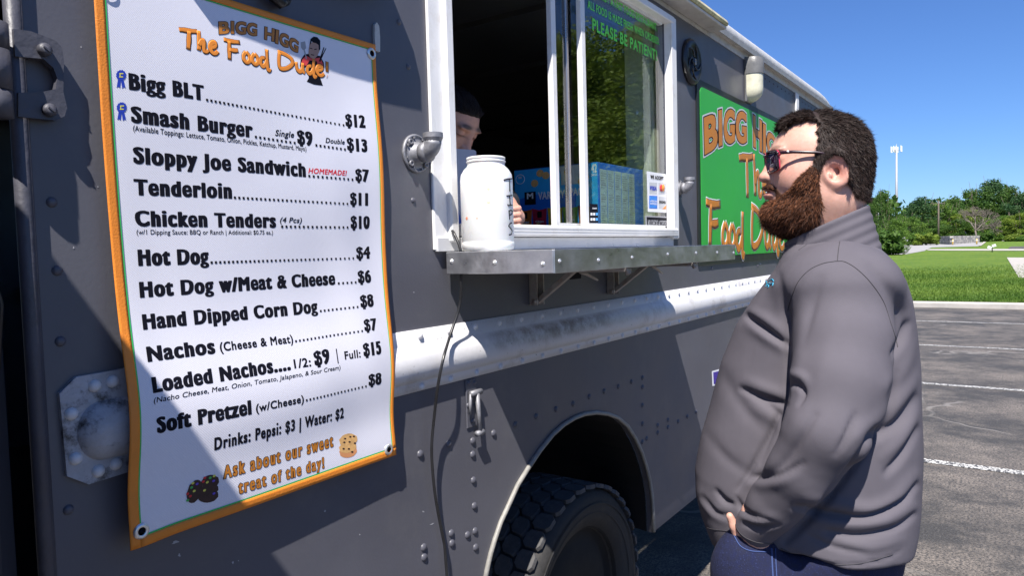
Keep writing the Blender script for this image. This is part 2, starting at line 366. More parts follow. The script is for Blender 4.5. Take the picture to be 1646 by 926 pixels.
def glyph(ch, ratio, bx, by, tall=False, pn=4.0):
    key = (ch, round(ratio, 2), bx, by, tall, pn)
    if key in _GC: return _GC[key]
    adv = (max(L[:, 0].max() for L in _outlines('H' + ch + 'H')) - _HH) / CAPH * ratio
    if ch == ' ': _GC[key] = ([], adv); return _GC[key]
    loops = []
    for L in _outlines(ch):
        L = L / CAPH; y = L[:, 1].copy()
        if tall:
            k = .77 / XH; y = np.where(y < 0, y * .8, np.where(y < XH, y * k, .77 + (y - XH) * .23 / (1 - XH)))
        if ch in 'ij' and L[:, 1].min() > XH * .9: y = .93 + (L[:, 1] - L[:, 1].min()) * .75
        loops.append(np.stack([L[:, 0] * ratio, y], 1))
    if bx <= 0: _GC[key] = (loops, adv); return _GC[key]
    h = 1 / 36; A = np.vstack(loops); x0, y0 = A.min(0) - bx - 2.5 * h; x1, y1 = A.max(0) + bx + 2.5 * h
    gx = np.arange(x0, x1, h); gy = np.arange(y0, y1, h); G = np.stack(np.meshgrid(gx, gy, indexing='ij'), -1)
    ink = np.zeros(G.shape[:2], bool); D = np.full(G.shape[:2], 9.0); DX = D.copy(); DY = D.copy()
    for L in loops:
        ink ^= _inside(G, L)
        for p, q in zip(L, np.roll(L, -1, 0)):
            d = q - p; t = np.clip(((G - p) @ d) / max(d @ d, 1e-12), 0, 1); v = G - (p + t[..., None] * d); dd = np.hypot(v[..., 0], v[..., 1]); m_ = dd < D
            D[m_] = dd[m_]; DX[m_] = np.abs(v[..., 0])[m_]; DY[m_] = np.abs(v[..., 1])[m_]
    sc_ = np.ones(G.shape[:2])
    for i, L in enumerate(loops):                  # keep the counters open
        if any(i != j and _inside(np.array([[L[0]]]), K)[0, 0] for j, K in enumerate(loops)):
            m_ = _inside(G, L)
            if m_.any(): sc_[m_] = min(1.0, max(.05, (D[m_].max() - .032) / max(bx, 1e-6)))
    N = ((DX / (bx * sc_)) ** pn + (DY / (by * sc_)) ** pn) ** (1 / pn)
    Fd = np.where(ink, -D - .3 * bx, (N - 1) * bx * sc_)
    _GC[key] = (contour(Fd, x0, y0, h), adv); return _GC[key]
_GM = {}
def glyph_fill(ch, ratio, bx, by, tall, pn):
    key = (ch, ratio, bx, by, tall, pn)
    if key in _GM: return _GM[key]
    loops, adv = glyph(ch, ratio, bx, by, tall, pn)
    if not loops: _GM[key] = (np.zeros((0, 2)), [], adv); return _GM[key]
    cu_ = bpy.data.curves.new('c', 'CURVE'); cu_.dimensions = '2D'; cu_.fill_mode = 'BOTH'
    for L in loops:
        spn = cu_.splines.new('POLY'); spn.points.add(len(L) - 1); spn.use_cyclic_u = True
        for p, q in zip(spn.points, L): p.co = (q[0], q[1], 0, 1)
    o = bpy.data.objects.new('c', cu_); COL.objects.link(o); dg = bpy.context.evaluated_depsgraph_get(); dg.update()
    me = bpy.data.meshes.new_from_object(o.evaluated_get(dg))
    V = np.zeros(len(me.vertices) * 3); me.vertices.foreach_get('co', V); V = V.reshape(-1, 3)[:, :2].copy(); Fc = [tuple(p.vertices) for p in me.polygons]
    bpy.data.objects.remove(o); bpy.data.meshes.remove(me); bpy.data.curves.remove(cu_)
    _GM[key] = (V, Fc, adv); return _GM[key]
def text_mesh(s, ratio=1.0, bx=0.0, by=None, gap=0.0, shear=0.0, tall=False, pn=4.0):
    """Flat mesh of a string, cap height 1; the width is squeezed first, then every stroke thickened."""
    by = bx if by is None else by; x = 0.0; Vs, Fs, n = [], [], 0
    for ch in s:
        V, Fc, adv = glyph_fill(ch, round(ratio, 2), bx, by, tall, pn)
        if len(V): Vs.append(np.stack([V[:, 0] + x + shear * V[:, 1], V[:, 1]], 1)); Fs += [tuple(i + n for i in f) for f in Fc]; n += len(V)
        x += adv + gap
    return np.vstack(Vs), Fs
def place_text(s, bl, br, tl, name, m, parent, surf, y0=0.0, lift=0.0003, bold=0.04, by=None, gap=None, shear=0.0, outline=None, outm=None, tall=False):
    """bl, br: photo pixels of the base line's ends; tl: pixel of the top of the first capital."""
    P0, P1, PT = wallp(*bl, y0), wallp(*br, y0), wallp(*tl, y0)
    e = P1 - P0; W = np.linalg.norm(e); H = abs(PT[2] - P0[2]); e /= W
    by = bold if by is None else by; gap = 2 * bold * .9 if gap is None else gap
    A = sum(glyph(c, 1.0, 0, 0)[1] for c in s); ratio = (W / H - (len(s) - 1) * gap - 2 * bold + .06) / A
    first = None
    for k, (bd, b2, mm, lf) in enumerate([(bold, by, m, lift)] + ([(bold + outline, by + outline, outm, lift * 0.6)] if outline else [])):
        V, Fc = text_mesh(s, ratio, bd, b2, gap, shear, tall)
        if k == 0: u0, u1 = V[:, 0].min(), V[:, 0].max()
        u = (V[:, 0] - u0) * W / (u1 - u0); v = V[:, 1] * H * (1 / (1 + 2 * by)) + by * H * .8
        X = P0[0] + e[0] * u; Z = P0[2] + e[2] * u + v
        mb = MB(); mb.add(np.stack([X, surf(X, Z) - lf, Z], 1), Fc); o = mb.build(name if k == 0 else name + '_outline', mm, parent if k == 0 else first, fixn=False)
        if k == 0: first = o
    return first
def dots(a, b, size_px, name, m, parent, surf, y0=0.0, lift=0.0005, pitch=1.75):
    n = max(2, int(round(math.hypot(b[0] - a[0], b[1] - a[1]) / (size_px * pitch))))
    mb = MB()
    s = abs(wallp(a[0], a[1] - size_px, y0)[2] - wallp(*a, y0)[2])
    for i in range(n):
        t = (i + 0.5) / n; P = wallp(a[0] + (b[0] - a[0]) * t, a[1] + (b[1] - a[1]) * t, y0)
        X = np.array([-s, s, s, -s]) / 2 + P[0]; Z = np.array([0, 0, s, s]) + P[2]; Y = surf(X, Z) - lift
        mb.add(np.stack([X, Y, Z], 1), [(0, 1, 2, 3)])
    return mb.build(name, m, parent, fixn=False)
GLY = {
 'T': (0.78, [[(0, .93), (.2, .96), (.5, .97), (.78, 1.02)], [(.42, .95), (.4, .5), (.36, 0)]]),
 'h': (0.50, [[(.04, 1.08), (.06, .5), (.03, .05)], [(.05, .3), (.17, .58), (.27, .55), (.26, .12), (.36, .05), (.44, .15)]]),
 'e': (0.42, [[(.06, .3), (.24, .38), (.30, .52), (.2, .63), (.06, .5), (.04, .25), (.14, .05), (.28, .06), (.38, .2)]]),
 'F': (0.72, [[(0, .98), (.3, .96), (.66, 1.02)], [(.22, .96), (.2, .5), (.18, 0)], [(.2, .52), (.4, .53), (.56, .58)]]),
 'o': (0.36, [[(.16, .6), (.05, .4), (.06, .15), (.17, .05), (.29, .2), (.28, .45), (.16, .6)]]),
 'd': (0.46, [[(.26, .5), (.1, .45), (.05, .2), (.14, .04), (.26, .18), (.33, .4)], [(.36, 1.0), (.35, .4), (.36, -.05), (.42, -.12), (.46, .0)]]),
 'D': (0.80, [[(.12, .98), (.08, .5), (.12, .06), (.4, .1), (.66, .42), (.62, .72), (.36, .92), (.04, 1.0)]]),
 'u': (0.48, [[(.02, .6), (.06, .2), (.17, .05), (.28, .2), (.33, .6)], [(.33, .6), (.33, .15), (.42, .02)]]),
 '!': (0.26, [[(.12, .98), (.11, .34)], [(.1, .06), (.11, .05)]]),
}
def script_word(word, quad, name, parent, surf, y0, r, layers, lift=0.001):
    """brush-script word from pen strokes; quad = pixels (base left, base right, top left)"""
    P0, P1, PT = [wallp(*q, y0) for q in quad]
    tot = sum(GLY[c][0] for c in word); e = (P1 - P0) / tot; up = (PT - P0)
    first = None
    for li, (extra, m, lf) in enumerate(layers):
        x = 0.0; mb = MB(); k = 0
        for c in word:
            adv, sts = GLY[c]
            for st in sts:
                pts = []
                pp = [np.array(q, float) for q in st]
                if len(pp) > 2:                       # smooth (Catmull-Rom)
                    q = [2 * pp[0] - pp[1]] + pp + [2 * pp[-1] - pp[-2]]; pp2 = []
                    for i in range(1, len(q) - 2):
                        for t in (0, .25, .5, .75):
                            pp2.append(.5 * ((2 * q[i]) + (-q[i - 1] + q[i + 1]) * t + (2 * q[i - 1] - 5 * q[i] + 4 * q[i + 1] - q[i + 2]) * t * t + (-q[i - 1] + 3 * q[i] - 3 * q[i + 1] + q[i + 2]) * t ** 3))
                    pp2.append(q[-2]); pp = pp2
                for a in pp:
                    W = P0 + e * (x + a[0]) + up * a[1]; pts.append((W[0], 0.0, W[2]))
                n0 = len(mb.v); mb.tube(pts, [r * (1.0 if 0.25 < i / max(1, len(pts) - 1) < 0.75 else 0.86) + extra for i in range(len(pts))], 8)
                for i in range(n0, len(mb.v)):
                    v = mb.v[i]; mb.v[i] = (v[0], surf(v[0], v[2]) - lf - 0.00002 * k + v[1] * 0.006, v[2])
                k += 1
            x += adv
        o = mb.build(name if li == 0 else name + '_outline', m, parent if li == 0 else first)
        if li == 0: first = o
    return first
# ------------------------------------------------------------------ the food truck
flat = lambda X, Z: np.zeros_like(np.asarray(X, float)) - 0.0
XL, XR, ZB, ZT = 0.405, 5.27, 0.53, 2.46
truck = thing('food_truck', 'grey step-van food truck with open serving window, white rub rail and folding counter', 'food truck', (2.8, 1.1, 0))
def tb(mb, name, m, parent=truck, **k):
    o = mb.build(name, m, parent, **k)
    if parent is truck: o.matrix_parent_inverse = Matrix.Translation((-2.8, -1.1, 0))
    return o
def ncurve_panel(outer, holes, th):
    cu_ = bpy.data.curves.new('c', 'CURVE'); cu_.dimensions = '2D'; cu_.fill_mode = 'BOTH'; cu_.extrude = th / 2
    for loop in [outer] + holes:
        s = cu_.splines.new('POLY'); s.points.add(len(loop) - 1); s.use_cyclic_u = True
        for p, q in zip(s.points, loop): p.co = (q[0], q[1], 0, 1)
    o = bpy.data.objects.new('c', cu_); COL.objects.link(o); dg = bpy.context.evaluated_depsgraph_get(); dg.update()
    me = bpy.data.meshes.new_from_object(o.evaluated_get(dg)); bpy.data.objects.remove(o)
    mb = MB(); mb.add([(v.co.x, v.co.z + th / 2, v.co.y) for v in me.vertices], [tuple(p.vertices) for p in me.polygons]); return mb
# wheel arch, traced in the plane of the side
arch_px = [(776, 940), (780.8, 915), (786.5, 890), (793.2, 867.6), (803, 839), (816, 811), (830, 780), (847.7, 751.4), (866, 724), (886.5, 698.6), (904, 683), (921.7, 672), (939, 665.5), (956.9, 663.4), (975, 665.5), (992, 672), (1007, 685), (1020.3, 705.6), (1030, 727), (1037.9, 751.4), (1043, 773), (1046.7, 797.2), (1048.5, 825), (1049.2, 853.5)]
arch = [(wallp(*p)[0], wallp(*p)[2]) for p in arch_px]
arch = [(arch[0][0] - 0.02, ZB)] + arch[:-1] + [(arch[-1][0], ZB)]
WX0, WX1, WZ0, WZ1 = 1.262, 2.492, 1.600, 2.362
outer = [(XL, ZB)] + arch + [(XR, ZB), (XR, ZT), (XL, ZT)]
mb = ncurve_panel(outer, [[(WX0, WZ0), (WX1, WZ0), (WX1, WZ1), (WX0, WZ1)]], 0.022)
side = tb(mb, 'side_panel', MT['grey'])
# other walls, floor, roof of the body (the room behind the window)
mb = MB(); mb.box(((XL + XR) / 2, 2.20, 1.5), (XR - XL, 0.04, 1.92)); tb(mb, 'far_side_panel', MT['grey'])
mb = MB(); mb.box((XR + 0.02, 1.11, 1.5), (0.04, 2.22, 1.92)); tb(mb, 'front_bulkhead', MT['grey'])
mb = MB(); mb.box((XL - 0.02, 1.15, 1.5), (0.03, 2.1, 1.92)); tb(mb, 'rear_bulkhead', MT['grey'])
mb = MB(); mb.box(((XL + XR) / 2, 1.42, 0.80), (XR - XL - .01, 1.52, 0.05)); tb(mb, 'floor', MT['inside'])
mb = MB(); mb.box((1.86, .34, 1.10), (1.08, .60, 0.02)); tb(mb, 'wheel_box', MT['inside'])
mb = MB(); mb.box(((XL + XR) / 2, 1.12, 2.43), (XR - XL - .01, 2.08, 0.02))
for i in range(7): mb.box((0.9 + i * 0.65, 1.12, 2.41), (0.04, 2.08, 0.02))
tb(mb, 'ceiling', MT['inside'])
mb = MB(); mb.box((3.0, 2.10, 1.45), (3.6, 0.12, 0.03)); mb.box((2.2, 1.95, 2.18), (2.2, .3, .16)); mb.box((3.2, 1.75, 1.2), (2.0, .7, .8)); tb(mb, 'kitchen_equipment', MT['inside'])
mb = MB(); mb.box(((1.25 + 2.55) / 2, 0.30, 1.585), (1.40, 0.52, 0.025)); tb(mb, 'inner_counter', MT['inside'])
# roof skin with a rolled edge
mb = MB(); prof = [(0.0, 2.462), (-0.012, 2.466), (-0.018, 2.485), (-0.016, 2.505), (-0.004, 2.522), (0.02, 2.535), (0.1, 2.55), (1.1, 2.58), (2.1, 2.55), (2.22, 2.50), (2.22, 2.462)]
n = len(prof); vs = []; cols = [XL - .01, 1.5, 2.6, 3.8, 5.0, 5.15, 5.25, XR + .03]; drop = [0, 0, 0, 0, 0, .006, .02, .06]
for x, d in zip(cols, drop): vs += [(x, y, z - (d if z > 2.47 else 0)) for y, z in prof]
fs = [(i * n + k, i * n + k + 1, (i + 1) * n + k + 1, (i + 1) * n + k) for i in range(len(cols) - 1) for k in range(n - 1)]
fs += [tuple(range(n)), tuple((len(cols) - 1) * n + k for k in range(n))]
mb.add(vs, fs, True); roof = tb(mb, 'roof', MT['roofm'])
mb = MB(); mb.prism([(-0.030, 2.445), (-0.034, 2.462), (-0.026, 2.466), (-0.024, 2.452), (-0.003, 2.452), (-0.003, 2.418), (-0.0, 2.418), (-0.0, 2.462), (-.001, 2.445)][0:8], XR - XL + .02, 'x', XL - .01)
tb(mb, 'gutter', MT['gutter'])
riv = MB().dome((0, 0, 0), 0.0082, h=0.65, n=10, m=3); riv_w = riv.mesh('rivet_white'); riv_w.materials.append(MT['rivetw'])
riv_g = MB().dome((0, 0, 0), 0.0092, h=0.6, n=10, m=3).mesh('rivet_grey'); riv_g.materials.append(MT['rivetg'])
scr = MB().dome((0, 0, 0), 0.0065, h=0.5, n=10, m=3); scr.dome((0, -.0030, 0), 0.0018, h=.9, n=6, m=2); scr_m = scr.mesh('screw'); scr_m.materials.append(MT['screw'])
def put(me, name, P, parent, s=1.0, nrm=None):
    o = bpy.data.objects.new(name, me); COL.objects.link(o); o.parent = parent
    if parent is truck: o.matrix_parent_inverse = Matrix.Translation((-2.8, -1.1, 0))
    o.location = P; o.scale = (s, s, s)
    if nrm is not None: o.rotation_euler = Vector((0, -1, 0)).rotation_difference(Vector(nrm)).to_euler()
    return o
# rub rail
BL, BR = 0.49, XR - .01
prof = [(0.0, 1.386), (-0.004, 1.386), (-0.0045, 1.356), (-0.008, 1.3525), (-0.017, 1.343), (-0.0235, 1.330), (-0.0265, 1.313), (-0.025, 1.297), (-0.0195, 1.285), (-0.011, 1.2775), (-0.006, 1.275), (-0.0045, 1.271), (-0.004, 1.2535), (0, 1.2535)]
mb = MB(); n = len(prof); xs = np.linspace(BL, BR, 60); vs = [(x, y, z) for x in xs for y, z in prof]
mb.add(vs, [(i * n + k, i * n + k + 1, (i + 1) * n + k + 1, (i + 1) * n + k) for i in range(len(xs) - 1) for k in range(n - 1)], True)
belt = tb(mb, 'rub_rail', MT['belt'])
for i in range(43):
    x = 1.137 + 0.0966 * i - 0.0966 * 6
    if x < .5 or x > XR - .05: continue
    put(riv_w, 'rivet', (x, -0.0042, 1.372), belt); put(riv_w, 'rivet', (x, -0.0042, 1.262), belt)
# pressed end cap of the rub rail
oc = [(0.425, 1.375), (0.447, 1.394), (0.515, 1.396), (0.515, 1.246), (0.455, 1.243), (0.428, 1.262)]
mb = MB(); mb.prism(oc, -0.007, 'y', 0.0)
ns, ks = 20, 10; vs = []; fs = []
for i in range(ns + 1):
    x = 0.444 + (0.512 - 0.444) * i / ns; g = math.sqrt(max(0, 1 - (max(0, 0.478 - x) / 0.0345) ** 2)) if x < 0.478 else 1.0
    for k in range(ks + 1):
        a = math.pi * k / ks; vs.append((x, -0.0065 - 0.022 * g * math.sin(a) ** 1.3, 1.314 + 0.042 * g * math.cos(a)))
for i in range(ns):
    for k in range(ks): fs.append((i * (ks + 1) + k, i * (ks + 1) + k + 1, (i + 1) * (ks + 1) + k + 1, (i + 1) * (ks + 1) + k))
mb.add(vs, fs, True)
cap = tb(mb, 'rail_end_cap', mat('blistered_white_paint', (0.40, 0.40, 0.43), 0.55, var=0.2, scale=30, bump=0.9, bscale=90, dirt=(0.03, 0.025, 0.02), dscale=24, damt=1.6))
for x, z in [(.470, 1.378), (.494, 1.380), (.438, 1.345), (.440, 1.283), (.468, 1.258), (.492, 1.262)]: put(riv_w, 'rivet', (x, -0.0072, z), cap, 1.1)
# rivets of the lower panel and strays above, from the photograph
low = [(100, 370), (230, 323), (435, 275), (340, 310), (340, 372), (343, 490), (347, 607), (242, 732), (316, 740), (350, 722), (245, 778), (353, 797), (116, 797), (118, 842), (535, 235), (630, 198), (720, 165), (798, 140), (872, 108), (940, 83), (1005, 62), (1065, 40), (1115, 22), (1115, 65), (1115, 148), (1115, 232), (1185, 240), (1185, 273), (1232, 215), (1232, 248), (1278, 222), (1320, 200), (1360, 178), (1135, 300), (1115, 315)]
for a, b in low: put(riv_g, 'rivet', tuple(wallp(640 + a * .3521, 600 + b * .3521)), side)
for p in [(656, 107), (664, 322), (1144, 431), (1218, 427), (641, 35)]: put(riv_g, 'rivet', tuple(wallp(*p)), side, .7)
for p in [(83, 325), (92, 435), (97, 549), (116, 690), (110, 820)]: put(riv_g, 'rivet', tuple(wallp(*p)), side, .8)
for i in range(22): put(riv_g, 'rivet', (3.55 + i * .078, 0, 2.392), side, .6)
# arch trim
mb = MB(); pts = [(x, -0.004, z) for x, z in arch[1:-1]] + [(arch[-1][0], -0.004, ZB + .004)]
mb.tube(pts, 0.0065, 8); tb(mb, 'wheel_arch_trim', mat('worn_trim', (0.26, 0.25, 0.23), 0.5, var=0.2, scale=40, bump=.4, dirt=(.18, .15, .12), dscale=30, damt=.7))
# wheel housing
mb = MB(); cxw, czw, R = 1.935, 0.400, 0.395
pts2 = [(arch[0][0] - .0, ZB)] + arch[1:-1] + [(arch[-1][0], ZB)]
vs = []; fs = []
for (x, z) in pts2: vs += [(x, 0.024, z), (x + (x - 1.86) * .1, 0.62, z + .02)]
for i in range(len(pts2) - 1): fs.append((2 * i, 2 * i + 1, 2 * i + 3, 2 * i + 2))
fs.append(tuple(2 * i + 1 for i in range(len(pts2)))); mb.add(vs, fs)
tb(mb, 'wheel_housing', MT['dark'])
mb = MB(); mb.box(((XL + XR) / 2, 1.1, 0.62), (XR - XL, 0.8, 0.2)); tb(mb, 'chassis', MT['dark'])
# wheel: tyre with tread blocks, rim
wheel = tb(MB().lathe([(0.05, .17), (.10, .14), (.20, .15), (.235, .165), (.245, .150), (.262, .142), (.262, .128), (.25, .13), (.245, .25), (.0, .25)][::-1], (cxw, 0, czw), 'y', 40), 'wheel', MT['dark'])
mb = MB(); tp = [(.246, .15), (.256, .125), (.290, .108), (.325, .098), (.355, .105), (.374, .125), (.380, .15), (.380, .32), (.372, .345), (.33, .365), (.27, .35), (.255, .33)]
mb.lathe(tp, (cxw, 0, czw), 'y', 72, cap=False)
mb.lathe([(.331, .0955), (.334, .094), (.337, .0965)], (cxw, 0, czw), 'y', 72, cap=False); mb.lathe([(.300, .1035), (.303, .1015), (.306, .1025)], (cxw, 0, czw), 'y', 72, cap=False)
tyre = tb(mb, 'tyre', MT['rubber'], wheel)
blk = []
def block_mesh(y0, y1, skew):
    m_ = MB(); N = 38; da = 2 * math.pi / N * .91; pr = [(-.5, .15), (-.30, 0), (.25, .0), (.5, .22), (.5, .85), (.22, 1), (-.28, 1), (-.5, .8)]
    vs = []
    for rr in (.380, .393):
        for a, b in pr:
            an = a * da + skew * (b - .5); y = y0 + (y1 - y0) * b; s = 1 if rr < .39 else .93
            vs.append(((rr - (.006 if b in (0, .0) and y0 < .15 and rr > .39 else 0)) * math.sin(an * s), y if rr < .39 else (y0 + y1) / 2 + (y - (y0 + y1) / 2) * .94, rr * math.cos(an * s)))
    k = len(pr); fs = [tuple(range(k))[::-1], tuple(range(k, 2 * k))] + [(i, (i + 1) % k, k + (i + 1) % k, k + i) for i in range(k)]
    m_.add(vs, fs); me = m_.mesh('tread_block'); me.materials.append(MT['rubberlite']); return me
rows = [(.108, .172, .0, 0), (.178, .232, .02, .5), (.238, .292, -.02, 0), (.298, .360, 0, .5)]
for (a, b, sk, of) in rows:
    me = block_mesh(a, b, sk)
    for i in range(38):
        an = (i + of) * 2 * math.pi / 38
        o = bpy.data.objects.new('tread_block', me); COL.objects.link(o); o.parent = wheel
        o.location = (cxw, 0, czw); o.rotation_euler = (0, an, 0)
wheel.location = (wheel.location[0], wheel.location[1] - .05, wheel.location[2])
mb = MB(); mb.tube([(cxw, .16, czw), (cxw, 2.0, czw)], .06, 12); tb(mb, 'axle', MT['dark'])
w2 = copy_tree(wheel, truck)     # far side wheel stands on the ground too
w2.matrix_parent_inverse = Matrix.Identity(4); w2.matrix_local = Matrix.Translation((-2.8, -1.1, 0)) @ Matrix.Translation((0, 2.2, 0)) @ Matrix.Translation((cxw, 0, 0)) @ Matrix.Rotation(math.pi, 4, 'Z') @ Matrix.Translation((-cxw, 0, 0))
for ch in list(w2.children):
    if ch.name.startswith('tread'): bpy.data.objects.remove(ch)
for dy in (0, 1):
    w3 = wheel.copy(); COL.objects.link(w3); w3.matrix_parent_inverse = Matrix.Identity(4)
    base = Matrix.Translation((-2.8 + 2.75 + .0, -1.1, 0)) if dy == 0 else Matrix.Translation((-2.8 + 2.75, -1.1 + 2.2, 0)) @ Matrix.Translation((cxw, 0, 0)) @ Matrix.Rotation(math.pi, 4, 'Z') @ Matrix.Translation((-cxw, 0, 0))
    w3.parent = truck; w3.matrix_local = base; t3 = tyre.copy(); COL.objects.link(t3); t3.parent = w3

# window frame
def fbox(name, x0, x1, y0, y1, z0, z1, m=MT['whiteframe'], parent=truck, bev=.003):
    mb = MB(); mb.box(((x0 + x1) / 2, (y0 + y1) / 2, (z0 + z1) / 2), (abs(x1 - x0), abs(y1 - y0), abs(z1 - z0)), bev=bev); return tb(mb, name, m, parent)
FX0, FX1, FZ0, FZ1 = 1.192, 2.540, 1.555, 2.385
frame = fbox('window_frame', 1.236, 1.264, -.020, .05, 1.572, FZ1, bev=.004)
mb = MB(); mb.box((1.215, -.003, (FZ0 + FZ1) / 2), (.046, .008, FZ1 - FZ0), bev=.002); tb(mb, 'frame_flange', MT['whiteframe'], frame)
mb = MB(); mb.box(((1.268 + 2.515) / 2, -.012, 2.370), (2.515 - 1.268 - .002, .04, .024), bev=.003); mb.box(((1.268 + 2.515) / 2, -.002, 2.3865), (1.24, .012, .012)); tb(mb, 'frame_head', MT['whiteframe'], frame)
mb = MB(); mb.box((2.518, -.010, 1.98), (.048, .036, .806), bev=.004); mb.box((2.5, -.026, 1.985), (.012, .006, .77)); tb(mb, 'frame_jamb', MT['whiteframe'], frame)
mb = MB()
mb.box(((1.268 + 2.542) / 2, -.012, 1.600), (2.542 - 1.268 - .03, .038, .030), bev=.003)
for k in range(3): mb.box(((1.268 + 2.542) / 2, -.0325, 1.592 + k * .008), (2.542 - 1.268 - .04, .003, .003))
tb(mb, 'window_sill', MT['whiteframe'], frame)
fbox('sill_flashing', 1.196, 2.525, -.012, -.0005, 1.552, 1.583, mat('dull_white_flashing', (.62, .62, .63), .5, dirt=(.35, .33, .3), dscale=12, damt=.5), frame, .001)
for px in (980, 1018, 1067, 938): put(scr_m, 'screw', (wallp(px, 394)[0], -.0125, wallp(px, 394)[2]), frame, .6)
# sashes
def sash(x0, x1, y, name):
    s = fbox(name, x0, x0 + .024, y, y + .018, 1.616, 2.358, bev=.002)
    for zr in (1.621, 2.353): mb = MB(); mb.box(((x0 + x1) / 2, y + .009, zr), (x1 - x0 - .05, .016, .010)); tb(mb, 'sash_rail', MT['whiteframe'], s)
    mb = MB(); mb.box(((x0 + x1) / 2 + .01, y + .009, 1.987), (x1 - x0 - .03, .004, .722)); tb(mb, 'glass_pane', MT['glass'], s); return s
s1 = sash(1.750, 2.47, .022, 'sliding_sash')
s2 = sash(1.874, 2.495, -.004, 'fixed_sash')
fbox('sash_post', 1.832, 1.846, .024, .04, 1.627, 2.346, mat('brushed_strip', (.35, .33, .33), .3, metal=.8), s1, .002)
fbox('inner_post', 2.512, 2.60, .055, .17, 1.60, 2.40, MT['cream'])
# green words on the glass
def gtext(s, bl, br, tl, bold=.03, m=MT['leafprint'], y=.0, par=s2, **k): return place_text(s, bl, br, tl, 'window_lettering', m, par, gsurf, y0=y, lift=.0008 if par is s2 else .0022, bold=bold, **k)
gsurf = lambda X, Z: np.zeros_like(np.asarray(X, float)) + .002
gy = .002
gtext('PLEASE BE PATIENT!', (952, 48), (1056, 97.5), (952, 28), .04, y=gy)
gtext('ALL FOOD IS MADE FRESH WHEN ORDERED.', (944.5, 12.5), (1060, 72.5), (944.5, -1), .025, y=gy)
gtext('WE ARE NOT A FAST FOOD RESTAURANT.', (937, -17), (1056, 50), (937, -31), .025, y=gy)
def quad_px(pts, name, m, par, y=.002, lift=.0008, th=.0003):
    mb = MB(); P = [wallp(*p, y) for p in pts]; mb.prism([(p[0], p[2]) for p in P], -th, 'y', y - lift); return tb(mb, name, m, par)
S = lambda a, b: (930 + a * .14035, 250 + b * .14035)
st = quad_px([S(778, 178), S(1012, 215), S(1018, 655), S(792, 643)], 'card_sticker', MT['paper'], s2)
def sq(a, b, c, d, m, nm='print', lf=.0013): return quad_px([S(a, b), S(c, b + (c - a) * .05), S(c, d + (c - a) * .05), S(a, d)], nm, m, st, lift=lf)
gtext('WE ACCEPT', S(818, 262), S(968, 283), S(818, 220), .09, MT['ink'], gy, st).name = 'print_text'
for q in [(806, 305, 895, 440), (912, 312, 996, 445), (806, 458, 898, 605), (914, 470, 998, 608)]: sq(*q, MT['silver'] if q[1] != 458 else MT['inkblue'], lf=.0010)
sq(809, 461, 893, 600, mat('card_blue', (.04, .25, .75), .5, rvar=0))
gtext('VISA', S(812, 395), S(888, 402), S(812, 345), .12, MT['inkblue'], gy, st, shear=.2)
for q, s_ in (((815, 530), 'AMERICAN'), ((815, 560), 'EXPRESS')): place_text(s_, S(*q), S(q[0] + 75, q[1] + 6), S(q[0], q[1] - 22), 'window_lettering', MT['paper'], st, gsurf, y0=gy, lift=.0022, bold=.05)
gtext('DISCOVER', S(918, 545), S(992, 552), S(918, 515), .08, MT['ink'], gy, st)
mb = MB()
for cx_, col in ((940, MT['inkred']), (962, MT['inkorange'])):
    c = wallp(*S(cx_, 372), gy); mb = MB(); mb.lathe([(.0125, -.0003 if col is MT['inkred'] else -.0006), (.0125, 0)], (c[0], c[1] - .003, c[2]), 'y', 20); tb(mb, 'print', col, st)
quad_px([S(955, 612), S(998, 570), S(998, 614)], 'print', MT['inkorange'], st, lift=.0015)
st2 = quad_px([S(762, 688), S(1025, 700), S(1027, 850), S(768, 835)], 'notice_sticker', MT['greyprint'], s2)
quad_px([S(775, 703), S(1015, 715), S(1017, 836), S(780, 822)], 'print', MT['ink'], st2, lift=.0013)
place_text('NO CHECKS ACCEPTED', S(788, 806), S(1006, 814), S(788, 735), 'window_lettering', MT['greyprint'], st2, gsurf, y0=gy, lift=.0022, bold=.03)
st3 = quad_px([S(122, 552), S(215, 556), S(224, 830), S(124, 830)], 'payment_sticker', MT['ink'], s2)
place_text('toast', S(150, 612), S(203, 612), S(150, 590), 'window_lettering', MT['paper'], st3, gsurf, y0=gy, lift=.0022, bold=.05)
for r_ in range(3):
    for c_ in range(3):
        quad_px([S(133 + c_ * 30, 655 + r_ * 60), S(155 + c_ * 30, 655 + r_ * 60), S(155 + c_ * 30, 685 + r_ * 60), S(133 + c_ * 30, 685 + r_ * 60)], 'print', [MT['paper'], MT['paper'], mat('icon_blue', (.1, .4, .85), .5, rvar=0)][c_ if r_ < 2 else 0 if c_ == 0 else 2], st3, lift=.0013)

# serving counter: fascia boxes riveted round a top
ctop = fbox('counter_shelf', 1.226, 2.345, -.292, -.013, 1.5445, 1.5495, MT['alu'])
def fascia(x0, x1, y0, y1, name='counter_fascia'):
    return fbox(name, x0, x1, y0, y1, 1.5015, 1.5505, MT['alu'], ctop, .0015)
fe = fascia(1.2205, 1.2245, -.2935, -.013); ff = fascia(1.2205, 2.35, -.2965, -.2940); fascia(2.3465, 2.3505, -.2935, -.013)
for px in (726, 795, 872):
    d = ray(px, 420 + (px - 720) * .03); t = (1.2205 - CAM[0]) / d[0]; P = CAM + d * t; put(scr_m, 'screw', (1.2203, P[1], P[2] ), fe, .9, (-1, 0, 0))
for a, b in [(707, 163), (877, 159), (1024, 147), (1180, 133), (1304, 127), (1396, 125), (1468, 126)]:
    P = wallp(640 + a * .3672, 360 + b * .3672, -.2967); put(scr_m, 'screw', (P[0], -.2967, P[2]), ff, .8)
